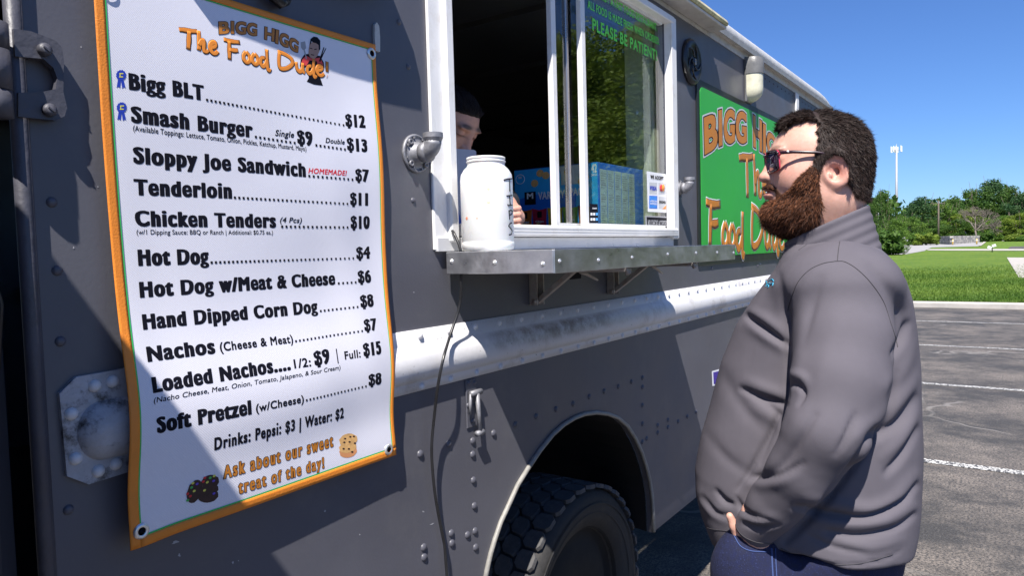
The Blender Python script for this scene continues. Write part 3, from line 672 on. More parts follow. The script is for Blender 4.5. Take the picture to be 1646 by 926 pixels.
# folding brackets
def bracket(x):
    P = fbox('bracket', x - .014, x + .014, -.012, -.0005, 1.405, 1.50, MT['rust'])
    mb = MB(); mb.box((x - .016, -.014, 1.4525), (.004, .024, .095)); mb.box((x + .016, -.014, 1.4525), (.004, .024, .095)); tb(mb, 'bracket_channel', MT['rust'], P)
    mb = MB(); mb.bar((x, -.018, 1.414), (x, -.13, 1.496), .013, .016, (1, 0, 0), .001); tb(mb, 'bracket_strut', MT['rust'], P)
    mb = MB(); mb.box((x, -.15, 1.4955), (.024, .27, .010), bev=.002); mb.tube([(x + .0, -.285, 1.492), (x, -.275, 1.487)], .006, 6); tb(mb, 'bracket_arm', MT['rust'], P)
    mb = MB(); mb.tube([(x + .012, -.14, 1.490), (x + .06, -.13, 1.484), (x + .12, -.12, 1.470), (x + .15, -.115, 1.463)], [.004, .005, .004, .003], 6); tb(mb, 'bracket_lever', MT['rust'], P)
    mb = MB(); mb.tube([(x - .02, -.018, 1.414), (x + .02, -.018, 1.414)], .007, 8); tb(mb, 'pivot_bolt', MT['rust'], P)
bracket(1.585); bracket(2.025)
fbox('wall_socket', 1.775, 1.84, -.006, -.0005, 1.462, 1.496, MT['ink'])

# flanged pipe elbows that hold the awning
def elbow(x, z, sc_=1.0, flip=1):
    mb = MB(); mb.lathe([(.0, -.0), (.041, -.0), (.041, -.005), (.037, -.008), (.036, -.006), (.026, -.0065), (.025, -.0095), (.022, -.012), (.020, -.026), (0, -.026)], (x, 0, z), 'y', 28)
    for k in range(8):
        a = k * math.pi / 4 + .3; mb.box((x + .034 * math.cos(a), -.0095, z + .034 * math.sin(a)), (.003, .004, .004))
    f = tb(mb, 'pipe_flange', MT['steel'])
    for k in range(4):
        a = k * math.pi / 2 + .8; mb = MB(); mb.lathe([(.0065, -.007), (.0065, -.0125), (.003, -.0125), (.003, -.010), (0, -.010)], (x + .032 * math.cos(a), 0, z + .032 * math.sin(a)), 'y', 12); tb(mb, 'flange_bolt', MT['steel'], f)
    mb = MB(); pts = [(x, -.022, z)] ; rs = [.0175]
    for k in range(8):
        a = k / 7 * math.pi / 2; pts.append((x, -.030 - .022 * math.sin(a), z + .022 - .022 * math.cos(a))); rs.append(.0178)
    mb.tube(pts, rs, 16); mb.tube([(x, -.024, z), (x, -.040, z)], [.0215, .0215], 16); mb.tube([(x, -.052, z + .020), (x, -.052, z + .028)], [.0175, .0212], 16, cap=False); mb.tube([(x, -.052, z + .028), (x, -.052, z + .038)], [.0212, .0212], 16, cap=False)
    mb.tube([(x, -.052, z + .038), (x, -.052, z + .026)], [.0155, .0155], 16)
    tb(mb, 'pipe_elbow', MT['steel'], f)
e1 = wallp(667, 247); elbow(e1[0], e1[2]); e2 = wallp(1087, 303); elbow(e2[0], e2[2])

# gutter strip light, lamp, speaker, upright, latch
mb = MB(); mb.box((1.70, -.040, 2.4385), (2.52, .072, .012), bev=.003); lt = tb(mb, 'strip_light', MT['gutter'])
mb = MB(); mb.prism([(-.080, 2.4450), (-.084, 2.455), (-.078, 2.468), (-.062, 2.474), (-.045, 2.470), (-.042, 2.4450)], 2.52, 'x', .44); tb(mb, 'strip_light_lens', MT['yellowlens'], lt)
lx = 3.475
mb = MB(); mb.box((lx, -.006, 2.325), (.088, .012, .21), bev=.004); lamp = tb(mb, 'wall_lamp', MT['bronze'])
vs = []; fs = []
def shell(z0, z1, n, f):
    m_ = MB(); K = 14; vs = []
    for i in range(n + 1):
        z = z0 + (z1 - z0) * i / n; rx, ry = f(z)
        for k in range(K + 1):
            a = math.pi * k / K; vs.append((lx - rx * math.cos(a), -.011 - ry * math.sin(a) ** .7, z))
    m_.add(vs, [(i * (K + 1) + k, i * (K + 1) + k + 1, (i + 1) * (K + 1) + k + 1, (i + 1) * (K + 1) + k) for i in range(n) for k in range(K)], True)
    m_.add([vs[k] for k in range(K + 1)], [tuple(range(K + 1))]); m_.add([vs[n * (K + 1) + k] for k in range(K + 1)], [tuple(range(K + 1))]); return m_
tb(shell(2.350, 2.428, 4, lambda z: (.048 - max(0, z - 2.422) * 1.2, .068 - max(0, z - 2.422) * 2)), 'lamp_hood', MT['bronze'], lamp)
tb(shell(2.222, 2.3495, 12, lambda z: ((.045 * math.sqrt(max(.06, 1 - max(0, (2.28 - z) / .061) ** 2))), .064 * math.sqrt(max(.04, 1 - max(0, (2.28 - z) / .061) ** 2)))), 'lamp_lens', MT['lens'], lamp)
sx, sz = 2.745, 2.27
sp = tb(MB().lathe([(0, -.0), (.088, -.0), (.090, -.008), (.084, -.016), (.074, -.020), (.060, -.014), (.03, -.009), (0, -.009)], (sx, 0, sz), 'y', 36), 'speaker', MT['black'])
mb = MB()
for k in range(5):
    pts = []
    for j in range(9):
        a = k * 2 * math.pi / 5 + j * .17; r = .018 + j * .007; pts.append((sx + r * math.cos(a), -.017, sz + r * math.sin(a)))
    mb.tube(pts, .0035, 6)
mb.lathe([(.0, -.021), (.014, -.020), (.017, -.014)], (sx, 0, sz), 'y', 16); tb(mb, 'speaker_grille', MT['black'], sp)
for k in range(3): mb = MB(); mb.box((sx + .004, -.0225, sz - .009 + k * .008), (.005, .002, .005)); tb(mb, 'speaker_logo_mark', MT['silver'], sp)
fbox('panel_joint_cover', 4.372, 4.432, -.012, -.0005, ZB, 2.416, MT['white'], truck, .003)
# toggle latch under the rub rail
LX = wallp(757, 640)[0]
lat = fbox('latch_plate', LX - .022, LX + .018, -.004, -.0005, 1.135, 1.250, MT['grey'])
for a, b in [(-.012, 1.243), (.01, 1.240), (-.016, 1.19), (.012, 1.185), (0.0, 1.150)]: put(riv_g, 'rivet', (LX + a, -.004, b), lat, .7)
mb = MB(); mb.tube([(LX - .018, -.014, 1.218), (LX + .022, -.014, 1.218)], .007, 8); mb.tube([(LX - .016, -.012, 1.218), (LX - .020, -.012, 1.17)], .004, 6); mb.tube([(LX + .004, -.016, 1.216), (LX + .006, -.020, 1.125)], [.006, .005], 8); mb.tube([(LX - .008, -.02, 1.122), (LX + .018, -.02, 1.122)], .007, 8)
tb(mb, 'latch_handle', MT['steel'], lat)
# left end: weather strip, hinge, folded rear door, added shading half door
mb = MB(); mb.tube([(.398, -.004, ZB), (.398, -.004, ZT)], .010, 12); mb.tube([(.408, -.0015, ZB), (.408, -.0015, ZT)], .003, 6); tb(mb, 'corner_strip', MT['greyrough'])
mb = MB(); mb.tube([(.330, .03, ZB), (.330, .03, ZT)], .028, 12); mb.box((.30, .06, 1.5), (.12, .02, 1.9)); tb(mb, 'door_post', MT['grey'])
hp = [(.345, 1.775), (.345, 1.858), (.370, 1.862), (.405, 1.850), (.432, 1.832), (.444, 1.80), (.446, 1.72), (.452, 1.70), (.448, 1.672), (.43, 1.662), (.345, 1.668), (.345, 1.748), (.372, 1.748), (.372, 1.775)]
hp = [(wallp(a, b)[0], wallp(a, b)[2]) for a, b in [(15, 94), (12, 50), (40, 54), (62, 62), (80, 69), (90, 80), (93, 100), (92, 150), (98, 176), (94, 189), (80, 196), (20, 190), (20, 152), (60, 150), (80, 146), (82, 128), (76, 112), (60, 98)]]
mb = MB(); mb.prism(hp, -.012, 'y', -.006); hg = tb(mb, 'hinge', MT['greyrough'])
mb = MB(); bz = [float(wallp(8, q_, -.028)[2]) for q_ in (40, 81, 83, 146, 148, 190)]; [mb.tube([(.364, -.028, bz[k]), (.364, -.028, bz[k + 1])], .019 + .0006 * (k == 2), 16) for k in (0, 2, 4)]; tb(mb, 'hinge_barrel', MT['greyrough'], hg)
for p in [(70, 80), (78, 177)]:
    c = wallp(*p, -.018); mb = MB(); mb.lathe([(.0085, -.0), (.0085, -.006), (.006, -.009), (0, -.0095)], (c[0], -.018, c[2]), 'y', 12); mb.box((c[0], -.0275, c[2]), (.009, .002, .002), Matrix.Rotation(.6, 3, 'Y')); tb(mb, 'hinge_bolt', MT['greyrough'], hg)
mb = MB(); mb.box((.20, -.012, 1.5), (.26, .03, 1.92), bev=.004); mb.box((.325, -.012, 1.5), (.008, .036, 1.9)); tb(mb, 'folded_rear_door', MT['grey'])
mb = MB()
for k in range(3): mb.tube([(.345 + .004 * k, -.015, 1.66), (.350 - .006 * k, -.03, 1.60), (.344 + .008 * k, -.02, 1.50), (.352, -.02, 1.42)], .003, 6)
tb(mb, 'door_cable', MT['black'])
mb = MB(); mb.box((.045, -.42, 1.345), (.03, .80, 1.65), bev=.005); tb(mb, 'shading_half_door', MT['grey'])  # out-of-view half door, added and widened to shade the lower left side
# marker bar light above the banner
mb = MB(); mb.box((.80, -.034, 2.115), (.50, .068, .10), bev=.018); mk = tb(mb, 'marker_light', MT['black'])
mb = MB(); mb.tube([(.765, -.012, 2.07), (.77, -.018, 1.995), (.80, -.02, 1.985), (.815, -.012, 1.995)], .011, 8); tb(mb, 'marker_light_plug', MT['black'], mk)

quad_px([(1144, 597), (1158, 593), (1159, 617), (1145, 621)], 'sticker', MT['paper'], truck, y=0.0, lift=.0006); quad_px([(1146, 599), (1158, 596), (1158.5, 614), (1147, 618)], 'sticker_print', mat('violet_print', (.06, .03, .30), .5), truck, y=0.0, lift=.0012)

CHIP = mat('bare_paint_chip', (.42, .42, .45), .6, var=.2)
for cx_, cy2, rx, ry, an in [(282, 872, 6, 2.2, -.35), (288, 893, 2, 2.6, 0), (374, 905, 1.4, 2.2, 0), (383, 902, .9, .9, 0), (680, 823, 1.6, 1.2, .6), (694, 843, 3.5, .8, -.4), (1222, 424, 1.5, 1, 0), (675, 560, 1.2, 1, 0), (522, 822, 1.2, 2.0, .4), (578, 860, 1.0, 1.0, 0), (118, 398, 1.2, 1.8, 0), (157, 300, 1.3, .8, 0), (665, 470, 1.2, .8, 0), (130, 75, .9, 1.6, 0)]:
    P = []
    for k in range(9):
        a = k * 2 * math.pi / 9; r_ = 1 + .35 * math.sin(k * 2.3 + cx_); x_, y_ = rx * r_ * math.cos(a), ry * r_ * math.sin(a); P.append(wallp(cx_ + x_ * math.cos(an) - y_ * math.sin(an), cy2 + x_ * math.sin(an) + y_ * math.cos(an)))
    mb = MB(); mb.add([(p[0], -.0006, p[2]) for p in P], [tuple(range(9))]); o = mb.build('paint_chip', CHIP, side)
# brown scuff along the rub rail below the counter
# ------------------------------------------------------------------ menu banner
def bsurf(X, Z):
    X = np.asarray(X, float); Z = np.asarray(Z, float)
    u = (X - .505) / .55; v = (Z - 1.13) / .84
    y = .016 + .004 * np.sin(u * 3.3 + .8 + v * 1.6) + .0028 * np.sin(v * 8.5 + u * 2.5) + .0018 * np.sin(v * 17 - u * 6 + 1) * u
    y += .0022 * np.sin(u * 21 + v * 9) * np.exp(-((u - .85) / .2) ** 2) * np.exp(-((v - .45) / .3) ** 2)
    y += .018 * np.exp(-((Z - 1.312) / .11) ** 2)
    y += .007 * np.exp(-((v - .03) / .07) ** 2) + .008 * np.exp(-((u) / .07) ** 2) * (1 - v) ** 2
    return -y
banner = thing('menu_banner', 'white vinyl menu banner with orange hem and eyelets, hung on the grey truck side', 'banner', (.78, 0, 1.13))
def bb(o): o.matrix_parent_inverse = Matrix.Translation((-.78, 0, -1.13)); return o
def bedge(z): v = (z - 1.13) / .84; return .004 * np.sin(v * 5) - .006 * np.exp(-((v - .12) / .12) ** 2)
BX0, BX1, BZ0, BZ1 = .4960, 1.0320, 1.1430, 1.9640
def bpatch(x0, x1, z0, z1, nx, nz, lift, name, m, warp=True, th=0.0):
    xs, zs = np.meshgrid(np.linspace(x0, x1, nx + 1), np.linspace(z0, z1, nz + 1), indexing='ij')
    X = xs + (bedge(zs) * (1.0 if warp else 0)); Y = bsurf(X, zs) - lift
    V = np.stack([X, Y, zs], -1).reshape(-1, 3); I = np.arange((nx + 1) * (nz + 1)).reshape(nx + 1, nz + 1)
    Fc = np.stack([I[:-1, :-1], I[1:, :-1], I[1:, 1:], I[:-1, 1:]], -1).reshape(-1, 4)
    if th:
        N = len(V); V = np.vstack([V, V + [0, th, 0]]); Fc = np.vstack([Fc, Fc[:, ::-1] + N])
        e = [I[:, 0], I[-1, :], I[::-1, -1], I[0, ::-1]]
        for q in e: Fc = np.vstack([Fc, np.stack([q[1:], q[:-1], q[:-1] + N, q[1:] + N], -1)])
    me = npmesh(name, V, Fc, True); o = link(name, me, m, banner); return bb(o)
vinyl = mat('white_vinyl_weave', (.80, .79, .86), .38, var=.02, scale=5, bump=.25, bscale=600, bdist=.0004, rvar=.05)
nt_ = vinyl.node_tree; wv = nt_.nodes.new('ShaderNodeTexWave'); wv.inputs['Scale'].default_value = 160; wv.bands_direction = 'DIAGONAL'
tc_ = nt_.nodes.new('ShaderNodeTexCoord'); nt_.links.new(tc_.outputs['Object'], wv.inputs['Vector'])
bpn = nt_.nodes.new('ShaderNodeBump'); bpn.inputs['Strength'].default_value = .35; bpn.inputs['Distance'].default_value = .0006; nt_.links.new(wv.outputs[0], bpn.inputs['Height'])
old = [l_ for l_ in nt_.links if l_.to_socket.name == 'Normal' and l_.to_node.type == 'BSDF_PRINCIPLED'][0].from_node
nt_.links.new(bpn.outputs[0], old.inputs['Normal'])
bpatch(BX0, BX1, BZ0, BZ1, 60, 100, 0, 'sheet', vinyl, th=.0008)
for q in [(BX0 - .0015, BX0 + .0125, BZ0 - .001, BZ1 + .001, 4, 100), (BX1 - .008, BX1 + .001, BZ0 + .014, BZ1 - .010, 3, 100), (BX0 + .0126, BX1 + .001, BZ0 - .001, BZ0 + .0139, 60, 3), (BX0 + .0126, BX1 + .001, BZ1 - .0099, BZ1 + .001, 60, 3)]:
    bpatch(*q, .0012, 'hem', MT['orange'], th=.001)
for q in [(BX0 + .0127, BX0 + .0147, BZ0 + .0142, BZ1 - .0102, 1, 100), (BX1 - .0103, BX1 - .0082, BZ0 + .0142, BZ1 - .0102, 1, 100), (BX0 + .0148, BX1 - .0104, BZ0 + .0142, BZ0 + .0167, 60, 1), (BX0 + .0148, BX1 - .0104, BZ1 - .0122, BZ1 - .0102, 60, 1)]:
    bpatch(*q, .0009, 'green_line', MT['greenline'])
for p in [(607, 83), (625, 723), (221, 852), (175, -20)]:
    c = wallp(*p, -.028); mb = MB(); mb.lathe([(.0058, -.0035), (.0075, -.0045), (.0105, -.0035), (.0115, -.0015)], (c[0], float(bsurf(c[0], c[2])), c[2]), 'y', 24, cap=False)
    mb2 = MB(); mb2.lathe([(.0058, -.0015), (0, -.0016)], (c[0], float(bsurf(c[0], c[2])), c[2]), 'y', 20); g = bb(mb.build('grommet', MT['screw'], banner)); mb2.build('grommet_hole', MT['ink'], g)
c = wallp(603, 60); mb = MB(); mb.prism([(c[0] - .006, 1.955), (c[0] + .006, 1.955), (c[0] + .0075, 1.985), (c[0] + .006, 2.006), (c[0], 2.012), (c[0] - .006, 2.006), (c[0] - .0075, 1.985)], -.006, 'y', -.0005)
tb(mb, 'banner_hook', MT['gutter'])
OR, IK = MT['inkorange'], MT['ink']
YB = -.024
TX = [  # text, base-left, base-right, top-left, bold, material, shear, name
 ('Bigg BLT', (209, 143), (331, 161), (209, 116)), ('$12', (562, 202), (593.5, 204.5), (562, 181)),
 ('Smash Burger', (213, 196), (411, 220.5), (213, 169)), ('$9', (483, 230.5), (508, 234), (483, 207)), ('$13', (563.5, 241), (595.5, 244), (563.5, 219.5)),
 ('Sloppy Joe Sandwich', (217.3, 262), (496.4, 284), (217.3, 234.5)), ('$7', (576.6, 290.5), (598, 292), (576.6, 270)),
 ('Tenderloin', (218.8, 313), (377.7, 318.8), (218.8, 286.5)), ('$11', (568.4, 329.5), (598, 330), (568.4, 308.5)),
 ('Chicken Tenders', (220.8, 363.5), (448.9, 366), (220.8, 337.5)), ('$10', (570, 367.5), (602, 367.5), (570, 346)),
 ('Hot Dog', (225.2, 427.5), (340.4, 424.6), (225.2, 400.7)), ('$4', (580, 416.8), (603.7, 415.6), (580, 396.5)),
 ('Hot Dog w/Meat & Cheese', (226.7, 479), (546.2, 458), (226.7, 453)), ('$6', (581.9, 455.8), (604.3, 454.4), (581.9, 434.8)),
 ('Hand Dipped Corn Dog', (229.5, 530.5), (516.7, 503.2), (229.5, 505.3)), ('$8', (583.9, 495.4), (606.3, 493), (583.9, 474.6)),
 ('Nachos', (232.9, 581.8), (344.6, 568.4), (232.9, 557)), ('$7', (587, 533.3), (608, 531), (587, 513.4)),
 ('Loaded Nachos....', (237.3, 631), (463.1, 594.5), (237.3, 605.5)), ('$9', (501.9, 588.7), (528, 583.5), (501.9, 564.8)), ('$15', (582.4, 573.8), (612, 569), (582.4, 552)),
 ('Soft Pretzel', (241.2, 695.2), (395.7, 664.8), (241.2, 669)), ('$8', (589.5, 621), (610.8, 617.6), (589.5, 601.5)),
]
for t, a, b, c_ in TX: bb(place_text(t, a, b, c_, 'menu_text', IK, banner, bsurf, YB, bold=.098, by=.055, gap=.132, tall=True))
TS = [('Single', (447, 217.2), (478, 220.5), (447, 207), .05, IK, .25), ('Double', (528.4, 228.4), (559.8, 231.4), (528.4, 220), .05, IK, .25),
 ('(Available Toppings: Lettuce, Tomato, Onion, Pickles, Ketchup, Mustard, Mayo)', (216.5, 209.5), (497.3, 242), (216.5, 200.4), .025, IK, 0),
 ('HOMEMADE!', (500, 277.7), (562.6, 281.8), (500, 269), .06, MT['inkred'], .25), ('(4 Pcs)', (455, 357.3), (490.8, 358), (455, 348.5), .05, IK, .25),
 ('(w/1 Dipping Sauce: BBQ or Ranch | Additional: $0.75 ea.)', (223, 376.6), (443.9, 376.6), (223, 368.7), .02, IK, 0),
 ('(Cheese & Meat)', (352.2, 565.3), (471.8, 551.3), (352.2, 550.5), .06, IK, 0), ('1/2:', (468.7, 592.3), (496.2, 588.7), (468.7, 577.5), .06, IK, 0),
 ('Full:', (552.4, 578.3), (577.7, 574.6), (552.4, 565), .06, IK, 0),
 ('(Nacho Cheese, Meat, Onion, Tomato, Jalapeno, & Sour Cream)', (237.3, 646.5), (544, 593.5), (237.3, 638), .025, IK, .2),
 ('(w/Cheese)', (402.7, 661.7), (481.4, 646.2), (402.7, 648.5), .06, IK, 0),
 ('Drinks: Pepsi: $3 | Water: $2', (336.6, 722.9), (550.3, 671.9), (336.6, 702), .07, IK, 0)]
for t, a, b, c_, bo, m_, sh in TS: bb(place_text(t, a, b, c_, 'menu_text', m_, banner, bsurf, YB, bold=bo * .7, shear=sh))
for t, a, b, c_ in [('Ask about our sweet', (353.5, 769), (533.4, 717.7), (353.5, 748)), ('treat of the day!', (378.3, 793.5), (518.3, 752), (378.3, 774))]:
    bb(place_text(t, a, b, c_, 'menu_text', MT['boardorange'], banner, bsurf, YB, bold=.045, by=.03, gap=.16, lift=.0007, outline=.045, outm=IK, tall=True))
for a, b, s_ in [((332, 161), (562, 202), 4), ((412, 220.5), (482, 231), 4), ((510, 234), (563, 241.5), 4), ((498, 284), (575, 290), 4), ((378.5, 318.8), (567, 329), 4), ((455, 365.8), (568, 367), 4), ((341, 424), (578, 416.5), 4), ((548, 457.6), (581, 455.5), 3.6), ((518, 502.5), (582, 495), 3.6), ((473, 551), (586, 533.5), 3.6), ((483, 645), (588, 621.8), 3.4)]:
    bb(dots(a, b, s_, 'leader_dots', IK, banner, bsurf, YB))
mb = MB(); a = wallp(540.6, 583.9, YB); b = wallp(540.6, 560.6, YB); X = np.array([a[0] - .0012, a[0] + .0012, a[0] + .0012, a[0] - .0012]); Z = np.array([a[2], a[2], b[2], b[2]]); mb.add(np.stack([X, bsurf(X, Z) - .0005, Z], 1), [(0, 1, 2, 3)]); bb(mb.build('menu_text', IK, banner, fixn=False))
# heading: block capitals, one quad per character
def glyph_in_quad(ch, q, name, m, parent, surf, y0, bold, lift, shadowm=None, ext=None, shm2=None, ext2=None):
    P = [wallp(*c_, y0) for c_ in q]; first = None
    for li, (bd, mm, lf) in enumerate([(bold, m, lift)] + ([(bold + ext, shadowm, lift * .7)] if shadowm else []) + ([(bold + ext2, shm2, lift * .4)] if shm2 else [])):
        V, Fc = text_mesh(ch, 1.0, bd, pn=8.0); V0, _ = text_mesh(ch, 1.0, bold, pn=8.0)
        u0, u1 = V0[:, 0].min(), V0[:, 0].max(); v0, v1 = V0[:, 1].min(), V0[:, 1].max()
        u = (V[:, 0] - u0) / (u1 - u0); v = (V[:, 1] - v0) / (v1 - v0)
        if ch == 'I': u = .12 + u * .76
        W = sum(c_[:, None] * p[None] for c_, p in zip([(1 - u) * (1 - v), u * (1 - v), u * v, (1 - u) * v], P))
        mb = MB(); mb.add(np.stack([W[:, 0], surf(W[:, 0], W[:, 2]) - lf, W[:, 2]], 1), Fc)
        o = mb.build(name if li == 0 else name + '_outline', mm, parent if li == 0 else first, fixn=False)
        if li == 0: first = o
    return first
H2 = lambda a, b: (280 + a * .1701, 20 + b * .1702)
for ch, q in [('B', [(445, 195), (545, 188), (545, 72), (443, 76)]), ('I', [(556, 188), (594, 190), (596, 70), (558, 70)]), ('G', [(604, 190), (705, 198), (712, 76), (606, 70)]), ('G', [(712, 198), (810, 214), (816, 92), (718, 78)]),
              ('H', [(882, 240), (975, 262), (985, 142), (888, 120)]), ('I', [(982, 274), (1018, 284), (1028, 156), (990, 146)]), ('G', [(1025, 290), (1112, 325), (1120, 200), (1036, 168)]), ('G', [(1118, 330), (1205, 372), (1215, 256), (1128, 208)])]:
    bb(glyph_in_quad(ch, [H2(*c_) for c_ in q], 'heading_text', MT['boardorange'], banner, bsurf, YB, .05, .0007, IK, .045))
LAY = [(0, OR, .0005), (.0008, IK, .0003)]
for wd, bl, br, tl in [('The', (65, 330), (440, 395), (60, 140)), ('Food', (500, 430), (935, 520), (488, 240)), ('Dude!', (1005, 520), (1520, 605), (1000, 355))]:
    bb(script_word(wd, [H2(*bl), H2(*br), H2(*tl)], 'heading_script', banner, bsurf, YB, .0037, LAY))
# printed cook figure beside the heading
def bpoly(pts, m, lift, conv, name='print', par=None):
    P = [wallp(*conv(*p), YB) for p in pts]; X = np.array([p[0] for p in P]); Z = np.array([p[2] for p in P])
    mb = MB(); mb.add(np.stack([X, bsurf(X, Z) - lift, Z], 1), [tuple(range(len(P)))]); o = mb.build(name, m, par or banner, fixn=False)
    return bb(o) if par is None else o
L = lambda a, b: (440 + a * .1188, 40 + b * .1188)
fig = bpoly([(405, 545), (420, 450), (470, 380), (540, 370), (690, 400), (740, 490), (745, 560), (700, 560), (690, 700), (725, 805), (600, 790), (500, 750), (530, 700), (500, 560)], IK, .0003, L, 'printed_cook')
bpoly([(420, 530), (440, 450), (490, 395), (560, 430), (640, 430), (690, 420), (725, 500), (730, 540), (660, 540), (640, 470), (540, 460), (500, 530)], mat('coral_print', (.75, .06, .06), .5, rvar=0), .0004, L, par=fig)
bpoly([(530, 300), (545, 230), (600, 200), (670, 230), (680, 330), (650, 400), (600, 445), (550, 420), (525, 370)], MT['skinprint'], .0005, L, par=fig)
bpoly([(540, 260), (555, 170), (600, 135), (650, 145), (690, 190), (690, 310), (670, 330), (665, 250), (630, 225), (600, 220), (570, 200), (555, 240)], IK, .0006, L, par=fig)
bpoly([(420, 215), (480, 200), (495, 290), (470, 325), (445, 315), (425, 285)], MT['greyprint'], .0005, L, par=fig)
bpoly([(460, 320), (475, 320), (505, 440), (490, 445)], MT['greyprint'], .0005, L, par=fig)
for q in [[(735, 280), (748, 284), (718, 375), (705, 370)], [(765, 292), (775, 296), (735, 378), (722, 372)], [(705, 368), (735, 378), (690, 480), (672, 470)]]: bpoly(q, IK, .0005, L, par=fig)
for q in [[(545, 290), (580, 296), (578, 306), (543, 300)], [(605, 306), (640, 300), (640, 312), (606, 318)], [(560, 375), (605, 385), (600, 395), (562, 388)]]: bpoly(q, IK, .0007, L, par=fig)
# award ribbons
for (px, py) in [(196, 120), (197.5, 172)]:
    cv = lambda a, b: (px + a, py + b); s_ = []
    for k in range(24): r = 8.6 if k % 2 else 7.6; s_.append((r * math.cos(k * math.pi / 12), r * 1.05 * math.sin(k * math.pi / 12)))
    r_ = bpoly(s_, MT['inkblue'], .0004, cv, 'ribbon_print')
    bpoly([(-5, 7), (0, 8), (-1.5, 21), (-4, 18.5), (-7, 20)], MT['inkblue'], .0003, cv, par=r_); bpoly([(0, 8), (4, 7), (7.5, 21), (5, 19), (2, 21.5)], MT['inkblue'], .0003, cv, par=r_)
    for q in [[(-3, -3.5), (3.5, -3.5), (3.5, -1.8), (-3, -1.8)], [(-3.3, 1.8), (3, 1.8), (3, 3.5), (-3.3, 3.5)], [(-2.6, -3), (-1, -3), (-1, 3), (-2.6, 3)]]: bpoly(q, MT['inkyel'], .0006, cv, par=r_)
# cookies
K1 = lambda a, b: (180 + a * .2916, 650 + b * .2916)
def blob(cx_, cy_, rx, ry, rot=0, n=18, wob=.06): return [(cx_ + rx * (1 + wob * math.sin(k * 2.7)) * math.cos(2 * math.pi * k / n) * math.cos(rot) - ry * math.sin(2 * math.pi * k / n) * math.sin(rot), cy_ + rx * (1 + wob * math.sin(k * 2.7)) * math.cos(2 * math.pi * k / n) * math.sin(rot) + ry * math.sin(2 * math.pi * k / n) * math.cos(rot)) for k in range(n)]
ck = bpoly(blob(1296, 262, 50, 32, -.2), mat('cookie_edge', (.75, .33, .14), .5, rvar=0), .0003, K1, 'cookie_print')
bpoly(blob(1294, 238, 50, 30, -.2), MT['cookie'], .0004, K1, par=ck); bpoly(blob(1298, 198, 52, 36, -.2), MT['cookie'], .0005, K1, par=ck)
for c_ in [(1280, 190), (1310, 180), (1330, 178), (1275, 210), (1305, 208), (1270, 245), (1300, 246), (1335, 215), (1318, 262)]: bpoly(blob(*c_, 7, 5, 0, 8), MT['choc'], .0007, K1, par=ck)
K2 = lambda a, b: (270 + a * .1513, 680 + b * .1512)
ch_ = bpoly(blob(390, 770, 110, 70, -.15), MT['choc'], .0003, K2, 'chocolate_cookie_print')
bpoly(blob(400, 700, 100, 62, -.15), MT['choc'], .0004, K2, par=ch_); bpoly(blob(410, 620, 95, 75, -.25), MT['choc'], .0005, K2, par=ch_); bpoly(blob(245, 720, 75, 130, .35), MT['choc'], .0006, K2, par=ch_)
cols = [MT['inkred'], MT['inkyel'], MT['inkgreen'], mat('purple_print', (.12, .06, .5), .5, rvar=0)]
for i, c_ in enumerate([(335, 615), (378, 622), (408, 575), (445, 608), (350, 575), (450, 555), (225, 632), (270, 640), (212, 678), (240, 715), (200, 770), (172, 745), (172, 815), (350, 708), (450, 742)]): bpoly(blob(*c_, 18, 12, -.6, 10, 0), cols[[0, 1, 2, 3, 0, 1, 1, 3, 2, 1, 0, 0, 2, 1, 3][i]], .0008, K2, par=ch_)

# ------------------------------------------------------------------ green sign on the truck side
sign = thing('truck_sign', 'green painted sign board with black border and orange lettering on the truck side', 'sign', (3.5, 0, 1.466))
def sg(o): o.matrix_parent_inverse = Matrix.Translation((-3.5, 0, -1.466)); return o
SX0, SX1, SZ0, SZ1 = 2.798, 4.235, 1.468, 2.218
mb = MB(); mb.box(((SX0 + SX1) / 2, -.004, (SZ0 + SZ1) / 2), (SX1 - SX0, .007, SZ1 - SZ0), bev=.001); sg(mb.build('backing_board', MT['boardblack'], sign))
def rrect(x0, x1, z0, z1, r, n=5):
    o = []
    for cx_, cz_, a0 in [(x1 - r, z1 - r, 0), (x0 + r, z1 - r, 90), (x0 + r, z0 + r, 180), (x1 - r, z0 + r, 270)]:
        for k in range(n + 1): a = math.radians(a0 + 90 * k / n); o.append((cx_ + r * math.cos(a), cz_ + r * math.sin(a)))
    return o
mb = MB(); mb.prism(rrect(SX0 + .028, SX1 - .03, SZ0 + .035, SZ1 - .028, .03), -.0015, 'y', -.0078); sg(mb.build('face', MT['boardgreen'], sign))
sflat = lambda X, Z: np.zeros_like(np.asarray(X, float)) - .0094
B_ = lambda a, b: (1100 + a * .335, 120 + b * .3348)
for ch, q in [('B', [(97, 385), (160, 348), (156, 180), (93, 205)]), ('I', [(163, 346), (185, 337), (182, 165), (160, 172)]), ('G', [(188, 335), (242, 328), (242, 165), (190, 165)]), ('G', [(246, 328), (300, 332), (298, 180), (247, 168)]),
              ('H', [(331, 345), (372, 372), (372, 222), (329, 190)]), ('I', [(376, 374), (393, 382), (392, 242), (375, 230)]), ('G', [(396, 376), (438, 405), (437, 300), (395, 258)]), ('G', [(442, 408), (480, 425), (480, 345), (441, 308)])]:
    sg(glyph_in_quad(ch, [B_(*c_) for c_ in q], 'sign_letter', MT['boardorange'], sign, sflat, -.01, .06, .0012, IK, .035, MT['silver'], .085))
for wd, bl, br, tl in [('The', (272, 590), (410, 590), (262, 385)), ('Food', (104, 822), (288, 850), (104, 605)), ('Dude!', (318, 830), (500, 845), (318, 630))]:
    sg(script_word(wd, [B_(*bl), B_(*br), B_(*tl)], 'sign_script', sign, sflat, -.01, .017, [(0, MT['boardorange'], .0010), (.003, IK, .0006), (.008, MT['silver'], .0001)]))

